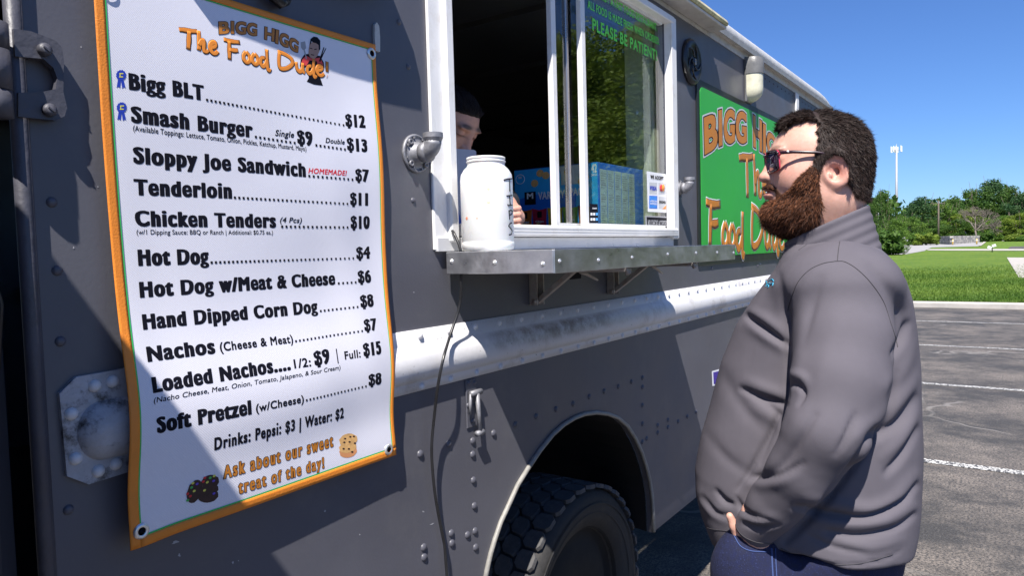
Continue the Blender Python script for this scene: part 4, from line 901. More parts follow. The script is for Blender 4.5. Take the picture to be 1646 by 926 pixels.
# ------------------------------------------------------------------ tip jar, cord, carton
JC = wallp(785.0, 402, -.085)
jar = thing('tip_jar', 'white plastic tip jar with hand-written letters, without a lid, on the metal counter', 'jar', (JC[0], -.085, 1.5505))
JR = .0585
pr = [(0, .002), (JR - .006, 0), (JR - .001, .004), (JR, .012), (JR + .0003, .0185), (JR - .0012, .020), (JR, .022), (JR, .150), (JR - .002, .162), (JR - .009, .173), (JR - .0155, .179), (JR - .0165, .182), (JR - .0165, .187), (JR - .0145, .188), (JR - .0145, .190), (JR - .0165, .191), (JR - .0165, .1935), (JR - .0150, .1945), (JR - .0155, .198), (JR - .018, .199), (JR - .019, .197), (JR - .019, .182), (JR - .010, .168), (JR - .003, .150), (JR - .003, .006), (0, .006)]
pr = [(r, h * 1.045) for r, h in pr]
MB().lathe(pr, (0, 0, 0), 'z', 56, cap=False).build('jar_body', MT['plastic'], jar)
mb = MB()
for k in range(44):
    a = 2 * math.pi * k / 44; mb.tube([((JR - .003) * math.cos(a), (JR - .003) * math.sin(a), .1677), ((JR - .013) * math.cos(a), (JR - .013) * math.sin(a), .1813)], .0012, 5)
mb.build('neck_ribs', MT['plastic'], jar)
JW = {'T': [[(433, 268), (470, 258), (508, 256)], [(484, 262), (486, 366)]], 'I': [[(458, 408), (508, 402)], [(484, 406), (490, 485)], [(468, 480), (472, 492), (508, 488)]], 'P': [[(478, 530), (486, 616)], [(478, 545), (492, 532), (508, 538), (506, 565), (484, 578)]], 'S': [[(505, 645), (490, 648), (476, 670), (495, 692), (508, 715), (500, 745), (480, 750)]]}
jc = np.array([JC[0], -.085])
for kx, sts in JW.items():
    mb = MB()
    for st_ in sts:
        pts = []
        for i in range(len(st_) - 1):
            for t in np.linspace(0, 1, 6):
                a = st_[i][0] + (st_[i + 1][0] - st_[i][0]) * t; b = st_[i][1] + (st_[i + 1][1] - st_[i][1]) * t
                d = ray(730 + a * .1836, 240 + b * .1836); o2 = CAM[:2] - jc; A = d[0] ** 2 + d[1] ** 2; Bq = 2 * (o2 @ d[:2]); Cq = o2 @ o2 - (JR + .0002) ** 2
                disc = Bq * Bq - 4 * A * Cq; t_ = (-Bq - math.sqrt(max(0, disc))) / (2 * A); P = CAM + d * t_
                pts.append((P[0] - JC[0], P[1] + .085, P[2] - 1.5505))
        mb.tube(pts, .0015, 6)
    mb.build('handwritten_letter', MT['black'], jar)
for c_, r_, m_ in [((110, 605), .004, mat('ketchup_stain', (.75, .28, .16), .5)), ((200, 604), .002, mat('ketchup_stain_small', (.72, .42, .3), .5)), ((300, 345), .0035, mat('mustard_stain', (.74, .72, .45), .5)), ((300, 460), .004, mat('mustard_stain_low', (.74, .72, .48), .5))]:
    d = ray(730 + c_[0] * .1836, 240 + c_[1] * .1836); o2 = CAM[:2] - jc; A = d[0] ** 2 + d[1] ** 2; Bq = 2 * (o2 @ d[:2]); Cq = o2 @ o2 - JR ** 2; t_ = (-Bq - math.sqrt(Bq * Bq - 4 * A * Cq)) / (2 * A); P = CAM + d * t_
    nrm = Vector((P[0] - JC[0], P[1] + .085, 0)); mb = MB(); mb.dome((P[0] - JC[0], P[1] + .085, P[2] - 1.5505), r_, nrm, .12, 9, 3); mb.build('food_stain', m_, jar)
def through(pts, ys): return [tuple(wallp(*p, y)) for p, y in zip(pts, ys)]
cp = through([(716, 360), (727, 371), (734, 384), (739, 397), (741, 408), (741.5, 440), (739, 490), (725, 535), (713, 575), (704, 620), (698, 670), (694, 715), (695, 752), (700, 800), (709, 850), (716, 890), (718, 960)], [.03, -.02, -.036, -.045, -.048, -.046, -.035, -.03, -.05, -.045, -.030, -.025, -.022, -.020, -.018, -.016, -.016])
q = [Vector(p) for p in cp]; sm = []
for i in range(1, len(q) - 2):
    for t in (0, .25, .5, .75): sm.append(.5 * ((2 * q[i]) + (q[i + 1] - q[i - 1]) * t + (2 * q[i - 1] - 5 * q[i] + 4 * q[i + 1] - q[i + 2]) * t * t + (3 * q[i] - q[i - 1] - 3 * q[i + 1] + q[i + 2]) * t ** 3))
# the free end trails to the tarmac
end = sm[-1]; sm += [Vector((end.x + .01, -.03, .5)), Vector((end.x + .02, -.05, .1)), Vector((end.x + .03, -.10, .012)), Vector((end.x + .2, -.25, .012))]
tag(MB().tube(sm, .0034, 8).build('power_cord', MT['black']), 'thin black cord running over the counter end and hanging down the truck side', 'cord')
# carton of snack bags standing behind the glass
box = thing('snack_carton', 'blue variety pack carton of crisps standing behind the serving window', 'carton', (2.29, .245, 1.5985))
x0, x1, y0, y1, z0, z1 = 2.112, 2.462, .078, .415, 1.5985, 1.835
def bx_(o): o.matrix_parent_inverse = Matrix.Translation((-2.29, -.245, -1.5985)); return o
mb = MB(); mb.box(((x0 + x1) / 2, (y0 + y1) / 2, (z0 + z1) / 2), (x1 - x0, y1 - y0, z1 - z0), bev=.0015); bx_(mb.build('carton_body', MT['bluebox'], box))
def onf(u, v, d=0.0): return (x0 - .0006 - d, y1 + (y0 - y1) * u, z0 + (z1 - z0) * v)       # u from the far (left) edge
def fpoly(pts, m, d, name='print', par=None):
    mb = MB(); mb.add([onf(*p, d) for p in pts], [tuple(range(len(pts)))]); o = mb.build(name, m, par or box, fixn=False)
    return bx_(o) if par is None else o
fpoly([(.005, .55), (.3, .62), (.6, .60), (.995, .66), (.995, .99), (.005, .99)], MT['cyanbox'], 0)
fpoly([(.72, .02), (.995, .02), (.995, .99), (.78, .99)], MT['cyanbox'], .0003)
def ftext(s, u0, u1, v0, v1, m=MT['paper'], bold=.05, d=.0008, par=None):
    V, Fc = text_mesh(s, 1, bold, gap=bold); a0, a1 = V[:, 0].min(), V[:, 0].max(); mb = MB()
    mb.add([onf(u0 + (u1 - u0) * (a - a0) / (a1 - a0), v0 + (v1 - v0) * b, d) for a, b in V], Fc); o = mb.build('carton_text', m, par or box, fixn=False); return bx_(o) if par is None else o
ftext('VARIETY', .30, .62, .54, .64); ftext('PACK', .68, .88, .56, .66); ftext('42', .93, .99, .86, .97); ftext('BAGS', .93, .99, .81, .84, bold=.03)
fpoly([(.58, .72), (.80, .72), (.80, .99), (.56, .99), (.58, .85)], MT['greyprint'], .0006); fpoly([(.582, .722), (.79, .722), (.79, .985), (.565, .985), (.585, .85)], MT['silver'], .0009)
fpoly([(.13, .47), (.27, .47), (.27, .66), (.13, .66)], MT['ink'], .0009); ftext('M', .16, .24, .56, .64, d=.0014)
for k, (u, v) in enumerate([(.08, .86)]):
    mb = MB(); mb.tube([onf(u + .055 * math.cos(a), v + .07 * math.sin(a), .001) for a in np.linspace(0, 2 * math.pi, 18)[:-1]], .0012, 5, closed=True); bx_(mb.build('print', MT['paper'], box)); ftext('NO', u - .02, u + .02, v + .01, v + .04)
for i, (u, cname, cc) in enumerate([(.13, 'bag_orange', (.62, .14, .02)), (.31, 'bag_red', (.55, .02, .05)), (.50, 'bag_yellow', (.75, .45, .02)), (.68, 'bag_green', (.22, .48, .08)), (.86, 'bag_brown', (.32, .10, .04))]):
    m_ = mat(cname, cc, .4, var=.25, scale=60, rvar=0)
    g_ = fpoly([(u - .085, .03), (u + .085, .03), (u + .08, .22), (u + .09, .40), (u, .38), (u - .09, .41), (u - .08, .22)], m_, .0009, 'bag_print')
    fpoly([(u - .025, .27), (u + .03, .27), (u + .03, .36), (u - .025, .36)], MT['ink'], .0014, par=g_); ftext('Chips', u - .05, u + .05, .20, .23, d=.0014, bold=.02, par=g_)
    for k in range(4): fpoly([(u + .05 * math.cos(k * 1.9) + .025 * math.cos(a), .12 + .05 * math.sin(k * 1.9) + .035 * math.sin(a)) for a in np.linspace(0, 2 * math.pi, 11)[:-1]], MT['cookie'], .0015 + k * .0002, par=g_)
for k, (u, v) in enumerate([(.33, .92), (.40, .88), (.26, .78), (.66, .90), (.86, .80), (.82, .75)]): fpoly([(u + .045 * math.cos(a), v + .055 * math.sin(a)) for a in np.linspace(0, 2 * math.pi, 13)[:-1]], MT['cookie'], .0010 + k * .0002)
# ingredient panels on the side towards the glass
for k in range(5):
    xa = x0 + .012 + k * .0535; mb = MB(); mb.box((xa + .024, y0 - .0008, z0 + .112), (.048, .001, .205)); pn = bx_(mb.build('label_panel', MT['labelgrey'], box))
    mb = MB()
    for r_ in range(24):
        zz = z0 + .02 + r_ * .0078
        if r_ in (10, 15, 16): continue
        wl = .040 * (.6 + .4 * RNG.random()); mb.add([(xa + .004, y0 - .0016, zz), (xa + .004 + wl, y0 - .0016, zz), (xa + .004 + wl, y0 - .0016, zz + (.0022 if r_ not in (12, 18) else .004)), (xa + .004, y0 - .0016, zz + (.0022 if r_ not in (12, 18) else .004))], [(0, 1, 2, 3)])
    mb.build('label_print', MT['greyprint'], pn, fixn=False)
# ------------------------------------------------------------------ ground, car park, road, grass
def structm(name, m, me): o = link(name, me, m); o['kind'] = 'structure'; return o
def sheet(name, xs, ys, m, dz, clipf=None):
    X, Y = np.meshgrid(xs, ys, indexing='ij'); Z = gh(X) + dz; V = np.stack([X, Y, Z], -1).reshape(-1, 3); I = np.arange(X.size).reshape(X.shape)
    Fc = np.stack([I[:-1, :-1], I[1:, :-1], I[1:, 1:], I[:-1, 1:]], -1).reshape(-1, 4); return structm(name, m, npmesh(name, V, Fc))
def nodemat(name):
    m = bpy.data.materials.new(name); m.use_nodes = True; return m, m.node_tree.nodes, m.node_tree.links, m.node_tree.nodes['Principled BSDF']
def noise(n, l, vec, sc_, det=6, rough=.6):
    t = n.new('ShaderNodeTexNoise'); t.inputs['Scale'].default_value = sc_; t.inputs['Detail'].default_value = det; t.inputs['Roughness'].default_value = rough; l.new(vec, t.inputs['Vector']); return t.outputs['Fac']
def ramp(n, l, v, a, b, lo=0.0, hi=1.0):
    r = n.new('ShaderNodeMapRange'); r.inputs['From Min'].default_value = a; r.inputs['From Max'].default_value = b; r.inputs['To Min'].default_value = lo; r.inputs['To Max'].default_value = hi; l.new(v, r.inputs['Value']); return r.outputs[0]
def mixc(n, l, f, a, b):
    x = n.new('ShaderNodeMix'); x.data_type = 'RGBA'; l.new(f, x.inputs['Factor'])
    for s_, v in ((6, a), (7, b)):
        if isinstance(v, tuple): x.inputs[s_].default_value = (*v, 1)
        else: l.new(v, x.inputs[s_])
    return x.outputs[2]
def leafmat(name, c0, c1):
    m, n, l, b = nodemat(name); at = n.new('ShaderNodeAttribute'); at.attribute_name = 'tone'
    c = mixc(n, l, at.outputs['Fac'], c0, c1); l.new(c, b.inputs['Base Color']); b.inputs['Roughness'].default_value = .6; b.inputs['Specular IOR Level'].default_value = .3
    tr = n.new('ShaderNodeBsdfTranslucent'); l.new(c, tr.inputs[0]); ms = n.new('ShaderNodeMixShader'); ms.inputs[0].default_value = .35; l.new(b.outputs[0], ms.inputs[1]); l.new(tr.outputs[0], ms.inputs[2]); l.new(ms.outputs[0], n['Material Output'].inputs[0]); return m
m, n, l, b = nodemat('weathered_asphalt'); tc = n.new('ShaderNodeTexCoord'); v = tc.outputs['Object']
c = mixc(n, l, ramp(n, l, noise(n, l, v, 90, 4), .42, .62), (.034, .032, .032), (.070, .067, .065))
mp2 = n.new('ShaderNodeMapping'); mp2.inputs['Scale'].default_value = (1.0, .8, 1); l.new(v, mp2.inputs[0])
pt_ = ramp(n, l, noise(n, l, mp2.outputs[0], 1.1, 9, .78), .43, .60); gr = ramp(n, l, noise(n, l, v, 70, 4, .8), .42, .56)
mu = n.new('ShaderNodeMath'); mu.operation = 'MULTIPLY'; l.new(pt_, mu.inputs[0]); l.new(gr, mu.inputs[1])
c = mixc(n, l, mu.outputs[0], c, (.24, .205, .175))
vo = n.new('ShaderNodeTexVoronoi'); vo.inputs['Scale'].default_value = 120; l.new(v, vo.inputs['Vector']); st_ = ramp(n, l, vo.outputs['Distance'], .16, .10)
nn = ramp(n, l, noise(n, l, v, 30, 2), .55, .62); mu2 = n.new('ShaderNodeMath'); mu2.operation = 'MULTIPLY'; l.new(st_, mu2.inputs[0]); l.new(nn, mu2.inputs[1])
c = mixc(n, l, mu2.outputs[0], c, (.42, .38, .33))
vc = n.new('ShaderNodeTexVoronoi'); vc.feature = 'DISTANCE_TO_EDGE'; vc.inputs['Scale'].default_value = .42; dn_ = n.new('ShaderNodeTexNoise'); dn_.inputs['Scale'].default_value = 2.5; l.new(v, dn_.inputs['Vector']); va = n.new('ShaderNodeVectorMath'); va.operation = 'MULTIPLY_ADD'; l.new(dn_.outputs['Color'], va.inputs[0]); va.inputs[1].default_value = (.35, .35, .35); l.new(v, va.inputs[2]); l.new(va.outputs[0], vc.inputs['Vector'])
ck0 = ramp(n, l, vc.outputs['Distance'], .007, .003); cm0 = ramp(n, l, noise(n, l, v, .9, 4), .48, .56); mk3 = n.new('ShaderNodeMath'); mk3.operation = 'MULTIPLY'; l.new(ck0, mk3.inputs[0]); l.new(cm0, mk3.inputs[1]); ck_ = mk3.outputs[0]; c = mixc(n, l, ck_, c, (.20, .185, .17))
l.new(c, b.inputs['Base Color']); b.inputs['Roughness'].default_value = .8
bp = n.new('ShaderNodeBump'); bp.inputs['Strength'].default_value = .8; bp.inputs['Distance'].default_value = .006; l.new(noise(n, l, v, 140, 3), bp.inputs['Height']); l.new(bp.outputs[0], b.inputs['Normal'])
ASPH = m
m, n, l, b = nodemat('mown_grass'); tc = n.new('ShaderNodeTexCoord'); v = tc.outputs['Object']
c = mixc(n, l, ramp(n, l, noise(n, l, v, .35, 5), .35, .65), (.115, .185, .026), (.165, .235, .034))
c = mixc(n, l, ramp(n, l, noise(n, l, v, 3.5, 6, .75), .45, .62), c, (.065, .145, .020)); c = mixc(n, l, ramp(n, l, noise(n, l, v, .12, 4), .6, .75), c, (.19, .22, .06))
l.new(c, b.inputs['Base Color']); b.inputs['Roughness'].default_value = .9; b.inputs['Specular IOR Level'].default_value = .2
bp = n.new('ShaderNodeBump'); bp.inputs['Strength'].default_value = 1; bp.inputs['Distance'].default_value = .05; l.new(noise(n, l, v, 25, 4, .8), bp.inputs['Height']); l.new(bp.outputs[0], b.inputs['Normal']); GRASS = m
CONC = mat('pale_concrete', (.42, .39, .35), .85, var=.12, scale=4, bump=.4, bscale=50, dirt=(.24, .22, .20), dscale=2.5, damt=.5)
ROADM = mat('pale_road_surface', (.34, .33, .32), .85, var=.08, scale=.8, bump=.3, bscale=30, dirt=(.17, .165, .17), dscale=.35, damt=.8, aniso=(1, .2, 1))
PAINT = mat('worn_line_paint', (.62, .61, .58), .8, var=.1, scale=30, bump=.5, bscale=120, dirt=(.07, .07, .075), dscale=26, damt=1.9, speck=((.07, .07, .075), 60, .47))
xs = np.concatenate([[-300, -60, -10, 0], np.arange(10, 175, 5), [200, 300, 500, 900, 1600]]); ys = np.concatenate([[-1600, -700, -300], np.arange(-160, 161, 20), [300, 700, 1600]])
sheet('ground', xs, ys, GRASS, -.012)
sheet('parking_lot', np.array([-45, -20, 0, 10, 18.72]), np.array([-60, -30, 0, 30, 60]), ASPH, 0.0)
# kerb
mb = MB(); mb.prism([(18.72, -.05), (18.72, .10), (18.75, .13), (18.90, .13), (18.90, -.05)], 120, 'y', -60)
vs = [(x, y, z) for (x, y, z) in mb.v]; mk_ = MB(); mk_.v = [(x, y, z) for (x, y, z) in vs]; mk_.f = mb.f; mk_.sm = mb.sm
mk_.v = [(a, b_, c_) for (a, b_, c_) in mk_.v]; structm('kerb', CONC, mk_.mesh('kerb'))
# lawn bank behind the kerb
X, Y = np.meshgrid(np.concatenate([[18.9, 19.2, 20], np.arange(21, 60, 1.0)]), np.arange(-40, 41, 1.0), indexing='ij')
Z = gh(X) + .125 * np.clip((62 - X) / 36, 0, 1) + .04 * np.sin(X * .31 + 1) * np.sin(Y * .23) * np.clip((X - 19) / 4, 0, 1) * np.clip((60 - X) / 10, 0, 1)
I = np.arange(X.size).reshape(X.shape); structm('lawn', GRASS, npmesh('lawn', np.stack([X, Y, Z], -1).reshape(-1, 3), np.stack([I[:-1, :-1], I[1:, :-1], I[1:, 1:], I[:-1, 1:]], -1).reshape(-1, 4)))
# grass blades on the near lawn
N = 90000; bx0 = 18.95 + 24 * RNG.random(N) ** 1.4; by0 = bx0 * (-.20 + .36 * RNG.random(N)) + 1.5; keep_ = ~((bx0 > 30) & (RNG.random(N) < (bx0 - 30) / 13)); bx0, by0 = bx0[keep_], by0[keep_]; N = len(bx0); bz = gh(bx0) + .125 * np.clip((62 - bx0) / 36, 0, 1) - .01
hh = .03 + .045 * RNG.random(N); an = RNG.random(N) * math.pi; wd = .008 + .014 * RNG.random(N); dx, dy = np.cos(an) * wd, np.sin(an) * wd; lx_, ly_ = (RNG.random(N) - .5) * .08, (RNG.random(N) - .5) * .08
V = np.stack([np.stack([bx0 - dx, by0 - dy, bz], 1), np.stack([bx0 + dx, by0 + dy, bz], 1), np.stack([bx0 + lx_, by0 + ly_, bz + hh], 1)], 1).reshape(-1, 3)
o = link('grass', npmesh('grass', V, np.arange(3 * N).reshape(-1, 3), False), leafmat('grass_blades', (.075, .16, .02), (.17, .26, .04))); gt_ = o.data.attributes.new('tone', 'FLOAT', 'POINT'); gt_.data.foreach_set('value', np.repeat(np.clip(.5 + .35 * np.sin(bx0 * .9 + 2 * np.sin(by0 * .7)) + RNG.normal(size=N) * .2, 0, 1), 3)[:len(o.data.vertices)].astype(np.float32)); o['kind'] = 'stuff'
# painted bay lines
def slab(name, pts, m, dz, h=.003, fn=None):
    mb = MB(); k = len(pts); mb.add([(p[0], p[1], (gh(p[0]) if fn is None else fn(p)) + dz) for p in pts], [tuple(range(k))]); return structm(name, m, mb.mesh(name, False))
for x in (5.68, 8.78, 12.0, 15.55, 2.58): slab('bay_line', [(x - .05, -6.5), (x + .05, -6.5), (x + .05, 1.2 if x > 6 else .1), (x - .05, 1.2 if x > 6 else .1)][::1], PAINT, .004)
# road, verge strips and path beyond the lawn (outline taken from the photograph on the terrain)
def gq(pts): return [tuple(groundp(*p)[:2]) for p in pts]
Zm = lambda a, b: (1440 + a * .12515, 340 + b * .12517)
def strip(name, px, m, dz): P = gq([Zm(*p) for p in px]); return slab(name, P, m, dz)
def farpoly(name, pts, m, dz):   # subdivided so that it follows the rising ground
    import bmesh
    bm = bmesh.new(); f = bm.faces.new([bm.verts.new((p[0], p[1], 0)) for p in pts]); 
    for x in np.arange(20, 180, 4.0): bmesh.ops.bisect_plane(bm, geom=bm.verts[:] + bm.edges[:] + bm.faces[:], plane_co=(x, 0, 0), plane_no=(1, 0, 0))
    for v_ in bm.verts: v_.co.z = float(gh(v_.co.x)) + dz + .125 * max(0, min(1, (62 - v_.co.x) / 36))
    bm.normal_update(); me = bpy.data.meshes.new(name); bm.to_mesh(me); bm.free(); return structm(name, m, me)
R_ = lambda *px: gq([Zm(*p) for p in px])
farpoly('road', [(58, 14)] + R_((-200, 560), (130, 552), (370, 506), (395, 490), (460, 463), (1062, 446), (1112, 396), (720, 402), (30, 409), (-300, 412)) + [(90, 30)], ROADM, .012)
farpoly('road_kerb', R_((1062, 446), (1095, 446), (1160, 396), (1130, 391)), CONC, .06)
farpoly('footpath', R_((385, 490), (430, 484), (1650, 482), (1650, 506), (700, 503), (420, 500)), CONC, .02)
farpoly('side_road', R_((1455, 480), (1445, 470), (1480, 452), (2400, 448), (2400, 480)), ASPH, .03)
farpoly('pavement', R_((1425, 600), (2600, 606), (2600, 900), (1580, 900)), CONC, .02)
farpoly('far_car_park', R_((60, 372), (215, 372), (225, 403), (70, 405)), CONC, .02)
farpoly('far_drive', R_((1335, 380), (1380, 352), (1440, 350), (1640, 380)), CONC, .02)
# ------------------------------------------------------------------ trees
LM = [leafmat('dark_green_leaves', (.034, .090, .016), (.100, .180, .030)), leafmat('mid_green_leaves', (.055, .130, .018), (.145, .240, .034)), leafmat('yellow_green_leaves', (.100, .170, .016), (.23, .30, .04)), leafmat('blue_green_leaves', (.025, .072, .026), (.065, .135, .042))]
BARK = mat('tree_bark', (.12, .095, .075), .9, var=.3, scale=6, bump=.6, bscale=20, aniso=(1, 1, .2))
def crown_mesh(name, clumps, per, leaf, rng, flat_=.8):
    """leaf-sized faces gathered on many clumps spread through the crown; clumps: (centre, radius)"""
    Vs = []; tone = []
    for (c, r) in clumps:
        k = int(per * (r ** 2)); d = rng.normal(size=(k, 3)); d /= np.linalg.norm(d, axis=1)[:, None]; rr = r * (.55 + .5 * rng.random(k) ** .6) * (1 + .25 * np.sin(d[:, 0] * 7 + d[:, 2] * 5))
        P = np.array(c) + d * rr[:, None] * [1, 1, flat_]
        a = rng.normal(size=(k, 3)); a -= (a * d).sum(1)[:, None] * d * .6; a /= np.linalg.norm(a, axis=1)[:, None]; b = np.cross(a, d + rng.normal(size=(k, 3)) * .5); b /= np.linalg.norm(b, axis=1)[:, None]
        s = leaf * (.6 + .8 * rng.random(k))[:, None]
        Vs.append(np.stack([P - a * s, P - b * s * .6, P + a * s, P + b * s * .6], 1)); tone.append(np.repeat(np.clip(rng.random() * .6 + rng.normal(size=k) * .18 + .2, 0, 1), 4))
    V = np.vstack(Vs).reshape(-1, 3); me = npmesh(name, V, np.arange(len(V)).reshape(-1, 4), False)
    at = me.attributes.new('tone', 'FLOAT', 'POINT'); at.data.foreach_set('value', np.concatenate(tone)[:len(me.vertices)].astype(np.float32)); return me
def tree_meshes(h, w_, rng, leaf, nclump=60, per=40, low=.12, shape='round'):
    cl = []
    for i in range(nclump):
        z = low + (1 - low) * rng.random(); prof = math.sin(math.pi * min(1, max(.04, (z - low) / (1 - low))) ** .75) ** .55 if shape == 'round' else (1 - z) ** .6 + .12
        a = rng.random() * 6.283; q = rng.random() ** .5; cl.append(((w_ / 2 * prof * q * math.cos(a) * .9, w_ / 2 * prof * q * math.sin(a) * .9, z * h * .94), h * (.055 + .05 * rng.random())))
    mb = MB(); mb.tube([(0, 0, -.3), (h * .01, 0, h * .25), (-h * .01, h * .01, h * .5), (0, 0, h * .72)], [h * .022, h * .016, h * .010, h * .003], 8)
    for i in range(9):
        c = cl[(i * 5) % nclump][0]; z0 = h * (.18 + .05 * i); mb.tube([(0, 0, z0), (c[0] * .5, c[1] * .5, (z0 + max(c[2], z0)) / 2), (c[0] * .9, c[1] * .9, max(c[2] * .85, z0 + .5 * min(h, 1)))], [h * .008, h * .005, h * .002], 5)
    return crown_mesh('crown', cl, per / (h * .08) ** 2, leaf, rng), mb.mesh('trunk')
TREES = {}
def tree(kind, h, w_, x, y, lm, label, leaf=.34, group=None, rz=0, seed=0, low=.1, nclump=60, per=45, name='tree', cat='tree', shape='round', z=None):
    key = (kind,)
    if key not in TREES: TREES[key] = (tree_meshes(1.0 * h, w_, np.random.default_rng(seed + 5), leaf, nclump, per, low, shape), h)
    (cm, tm), h0 = TREES[key]; s = h / h0
    t = thing(name, label, cat, (x, y, float(gh(x)) if z is None else z), group, rz); t.scale = (s, s, s)
    cm_ = cm.copy() if len(cm.materials) and cm.materials[0] != LM[lm] else cm
    c = bpy.data.objects.new('crown', cm_); COL.objects.link(c); c.parent = t; cm_.materials.clear(); cm_.materials.append(LM[lm])
    k = bpy.data.objects.new('trunk', tm); COL.objects.link(k); k.parent = t
    if not len(tm.materials): tm.materials.append(BARK)
    return t
def at_px(px, dist):                       # ground point in the direction of a pixel column, dist metres along X
    d = ray(px, 386); t = dist / d[0]; return CAM[0] + d[0] * t, CAM[1] + d[1] * t
def hgt(px, py, dist): d = ray(px, py); t = dist / d[0]; return CAM[2] + d[2] * t
TG = 'trees along the far side of the road'
far = [  # px centre, py top, distance, width px, kind, material, label
 (1418, 305, 74, 50, 'a', 0, 'small dark tree just behind the bearded man\'s collar'), (1438, 352, 70, 52, 'c', 1, 'young green tree over the bushes below the tower mast'),
 (1400, 345, 78, 60, 'b', 0, 'dark tree hidden mostly by the man\'s shoulder'),
 (1462, 345, 118, 52, 'b', 1, 'round green tree between the mast and the yellow-green bush'),
 (1482, 316, 150, 66, 'a', 3, 'tall blue-green tree at the left end of the wood'), (1508, 322, 152, 60, 'b', 1, 'tree behind the bare utility pole'), (1528, 317, 156, 56, 'c', 0, 'dark tree right of the utility pole'),
 (1556, 335, 150, 60, 'a', 2, 'yellow-green tree above the stone wall'), (1570, 298, 175, 64, 'b', 0, 'leafy tree just left of the tallest tree in the wood'), (1596, 288, 178, 76, 'a', 3, 'tallest tree in the wood with gaps in its crown'), (1622, 298, 176, 60, 'c', 0, 'dark tree just right of the tallest tree in the wood'),
 (1648, 305, 172, 70, 'b', 3, 'tall tree cut by the right edge of the view'), (1585, 350, 150, 60, 'c', 1, 'green tree behind the dead tree'), (1612, 344, 146, 56, 'b', 1, 'mid green tree left of the clipped hedges'), (1640, 342, 143, 60, 'a', 2, 'light green tree above the clipped hedges'),
 (1700, 315, 165, 90, 'b', 0, 'broad tree just beyond the right edge'), (1770, 310, 160, 95, 'a', 1, 'second broad tree beyond the right edge'), (1540, 352, 148, 50, 'a', 0, 'dark tree directly behind the stone wall'), (1498, 352, 146, 46, 'c', 0, 'dark low tree left of the stone wall')]
for i, (px, py, dist, wpx, kd, lm, lab) in enumerate(far):
    x, y = at_px(px, dist); zt = hgt(px, py, dist); zg = float(gh(x)); h = zt - zg; wid = wpx / F_PX * dist / .97 * 1.05
    t = tree(kd, h, {'a': .95, 'b': 1.05, 'c': .8}[kd] * 12, x, y, lm, lab, group=TG, rz=i * 1.7, seed={'a': 1, 'b': 2, 'c': 3}[kd], nclump=75, per=60, leaf=.26) if False else None
    key = ('far', kd)
    if key not in TREES:
        rg = np.random.default_rng({'a': 1, 'b': 2, 'c': 3}[kd] + 20); TREES[key] = tree_meshes(1.0, {'a': .95, 'b': 1.0, 'c': .9}[kd], rg, .015, 95, 95, .03)
    cm, tm = TREES[key]; t = thing('tree', lab, 'tree', (x, y, zg - .1), TG, i * 1.7); t.scale = (wid, wid, h + .1)
    mk2 = ('farm', kd, lm)
    if mk2 not in TREES: q_ = cm.copy(); q_.materials.clear(); q_.materials.append(LM[lm]); TREES[mk2] = q_
    c = bpy.data.objects.new('crown', TREES[mk2]); COL.objects.link(c); c.parent = t
    k = bpy.data.objects.new('trunk', tm); COL.objects.link(k); k.parent = t
    if not len(tm.materials): tm.materials.append(BARK)
# a distant wood closes the view
rg = np.random.default_rng(3); cl = [((210 + 25 * rg.random(), y, 2 + 9 * rg.random() * (1 if abs(y) < 80 else .8)), 3 + 2 * rg.random()) for y in np.linspace(-110, 160, 170)]
me = crown_mesh('wood', cl, 14, .8, rg); me.materials.append(LM[0]); o = bpy.data.objects.new('distant_wood', me); COL.objects.link(o); o['kind'] = 'stuff'
# trees beside the car park, seen only as reflections in the window glass
for i, (x, y, h, kd) in enumerate([(24, -9.5, 9.5, 'a'), (26, -13.5, 10.5, 'b'), (22, -16, 9.5, 'c'), (31, -17.5, 12, 'a'), (34, -12, 12, 'b'), (36, -21, 13, 'b'), (30, -24, 12, 'c')]):
    key = ('near', kd)
    if key not in TREES: rg = np.random.default_rng({'a': 1, 'b': 2, 'c': 3}[kd] + 40); TREES[key] = tree_meshes(10.0, 8.5, rg, .075, 130, 300, .03)
    cm, tm = TREES[key]; s = h / 10; t = thing('tree', ['broad', 'leafy', 'dense', 'tall', 'spreading', 'rounded', 'large'][i] + ' green tree at the side of the car park, mirrored in the serving window', 'tree', (x, y, 0), 'trees mirrored in the serving window', i * 2.1); t.scale = (s, s, s)
    if not len(cm.materials): cm.materials.append(LM[2])
    if not len(tm.materials): tm.materials.append(BARK)
    for nm, mm in (('crown', cm), ('trunk', tm)): q_ = bpy.data.objects.new(nm, mm); COL.objects.link(q_); q_.parent = t
# bushes
def bush(px, py0, py1, wpx, dist, lm, label, seed, name='bush', round_=False):
    x, y = at_px(px, dist); zt = hgt(px, py0, dist); zg = float(gh(x)); h = zt - zg; wd = wpx / F_PX * dist; rg = np.random.default_rng(seed)
    if round_: cl = [((0, 0, h * .35), h * .62)] + [((wd * .28 * math.cos(a), wd * .28 * math.sin(a), h * .3), h * .5) for a in np.linspace(0, 6.28, 7)]
    else: cl = [((wd * .42 * (rg.random() * 2 - 1), wd * .42 * (rg.random() * 2 - 1), h * (.15 + .62 * rg.random())), h * .24) for _ in range(26)]
    me = crown_mesh('leaves', cl, 130 / (h * .3) ** 2 * (3 if round_ else 1), .10 if round_ else .16, rg); me.materials.append(LM[lm])
    t = thing(name, label, 'bush', (x, y, zg)); q_ = bpy.data.objects.new('leaves', me); COL.objects.link(q_); q_.parent = t
    mb = MB(); [mb.tube([(0, 0, -.1), (wd * .2 * math.cos(a), wd * .2 * math.sin(a), h * .5)], [.05, .02], 5) for a in (0, 2, 4)]; k = mb.build('stems', BARK, t); return t
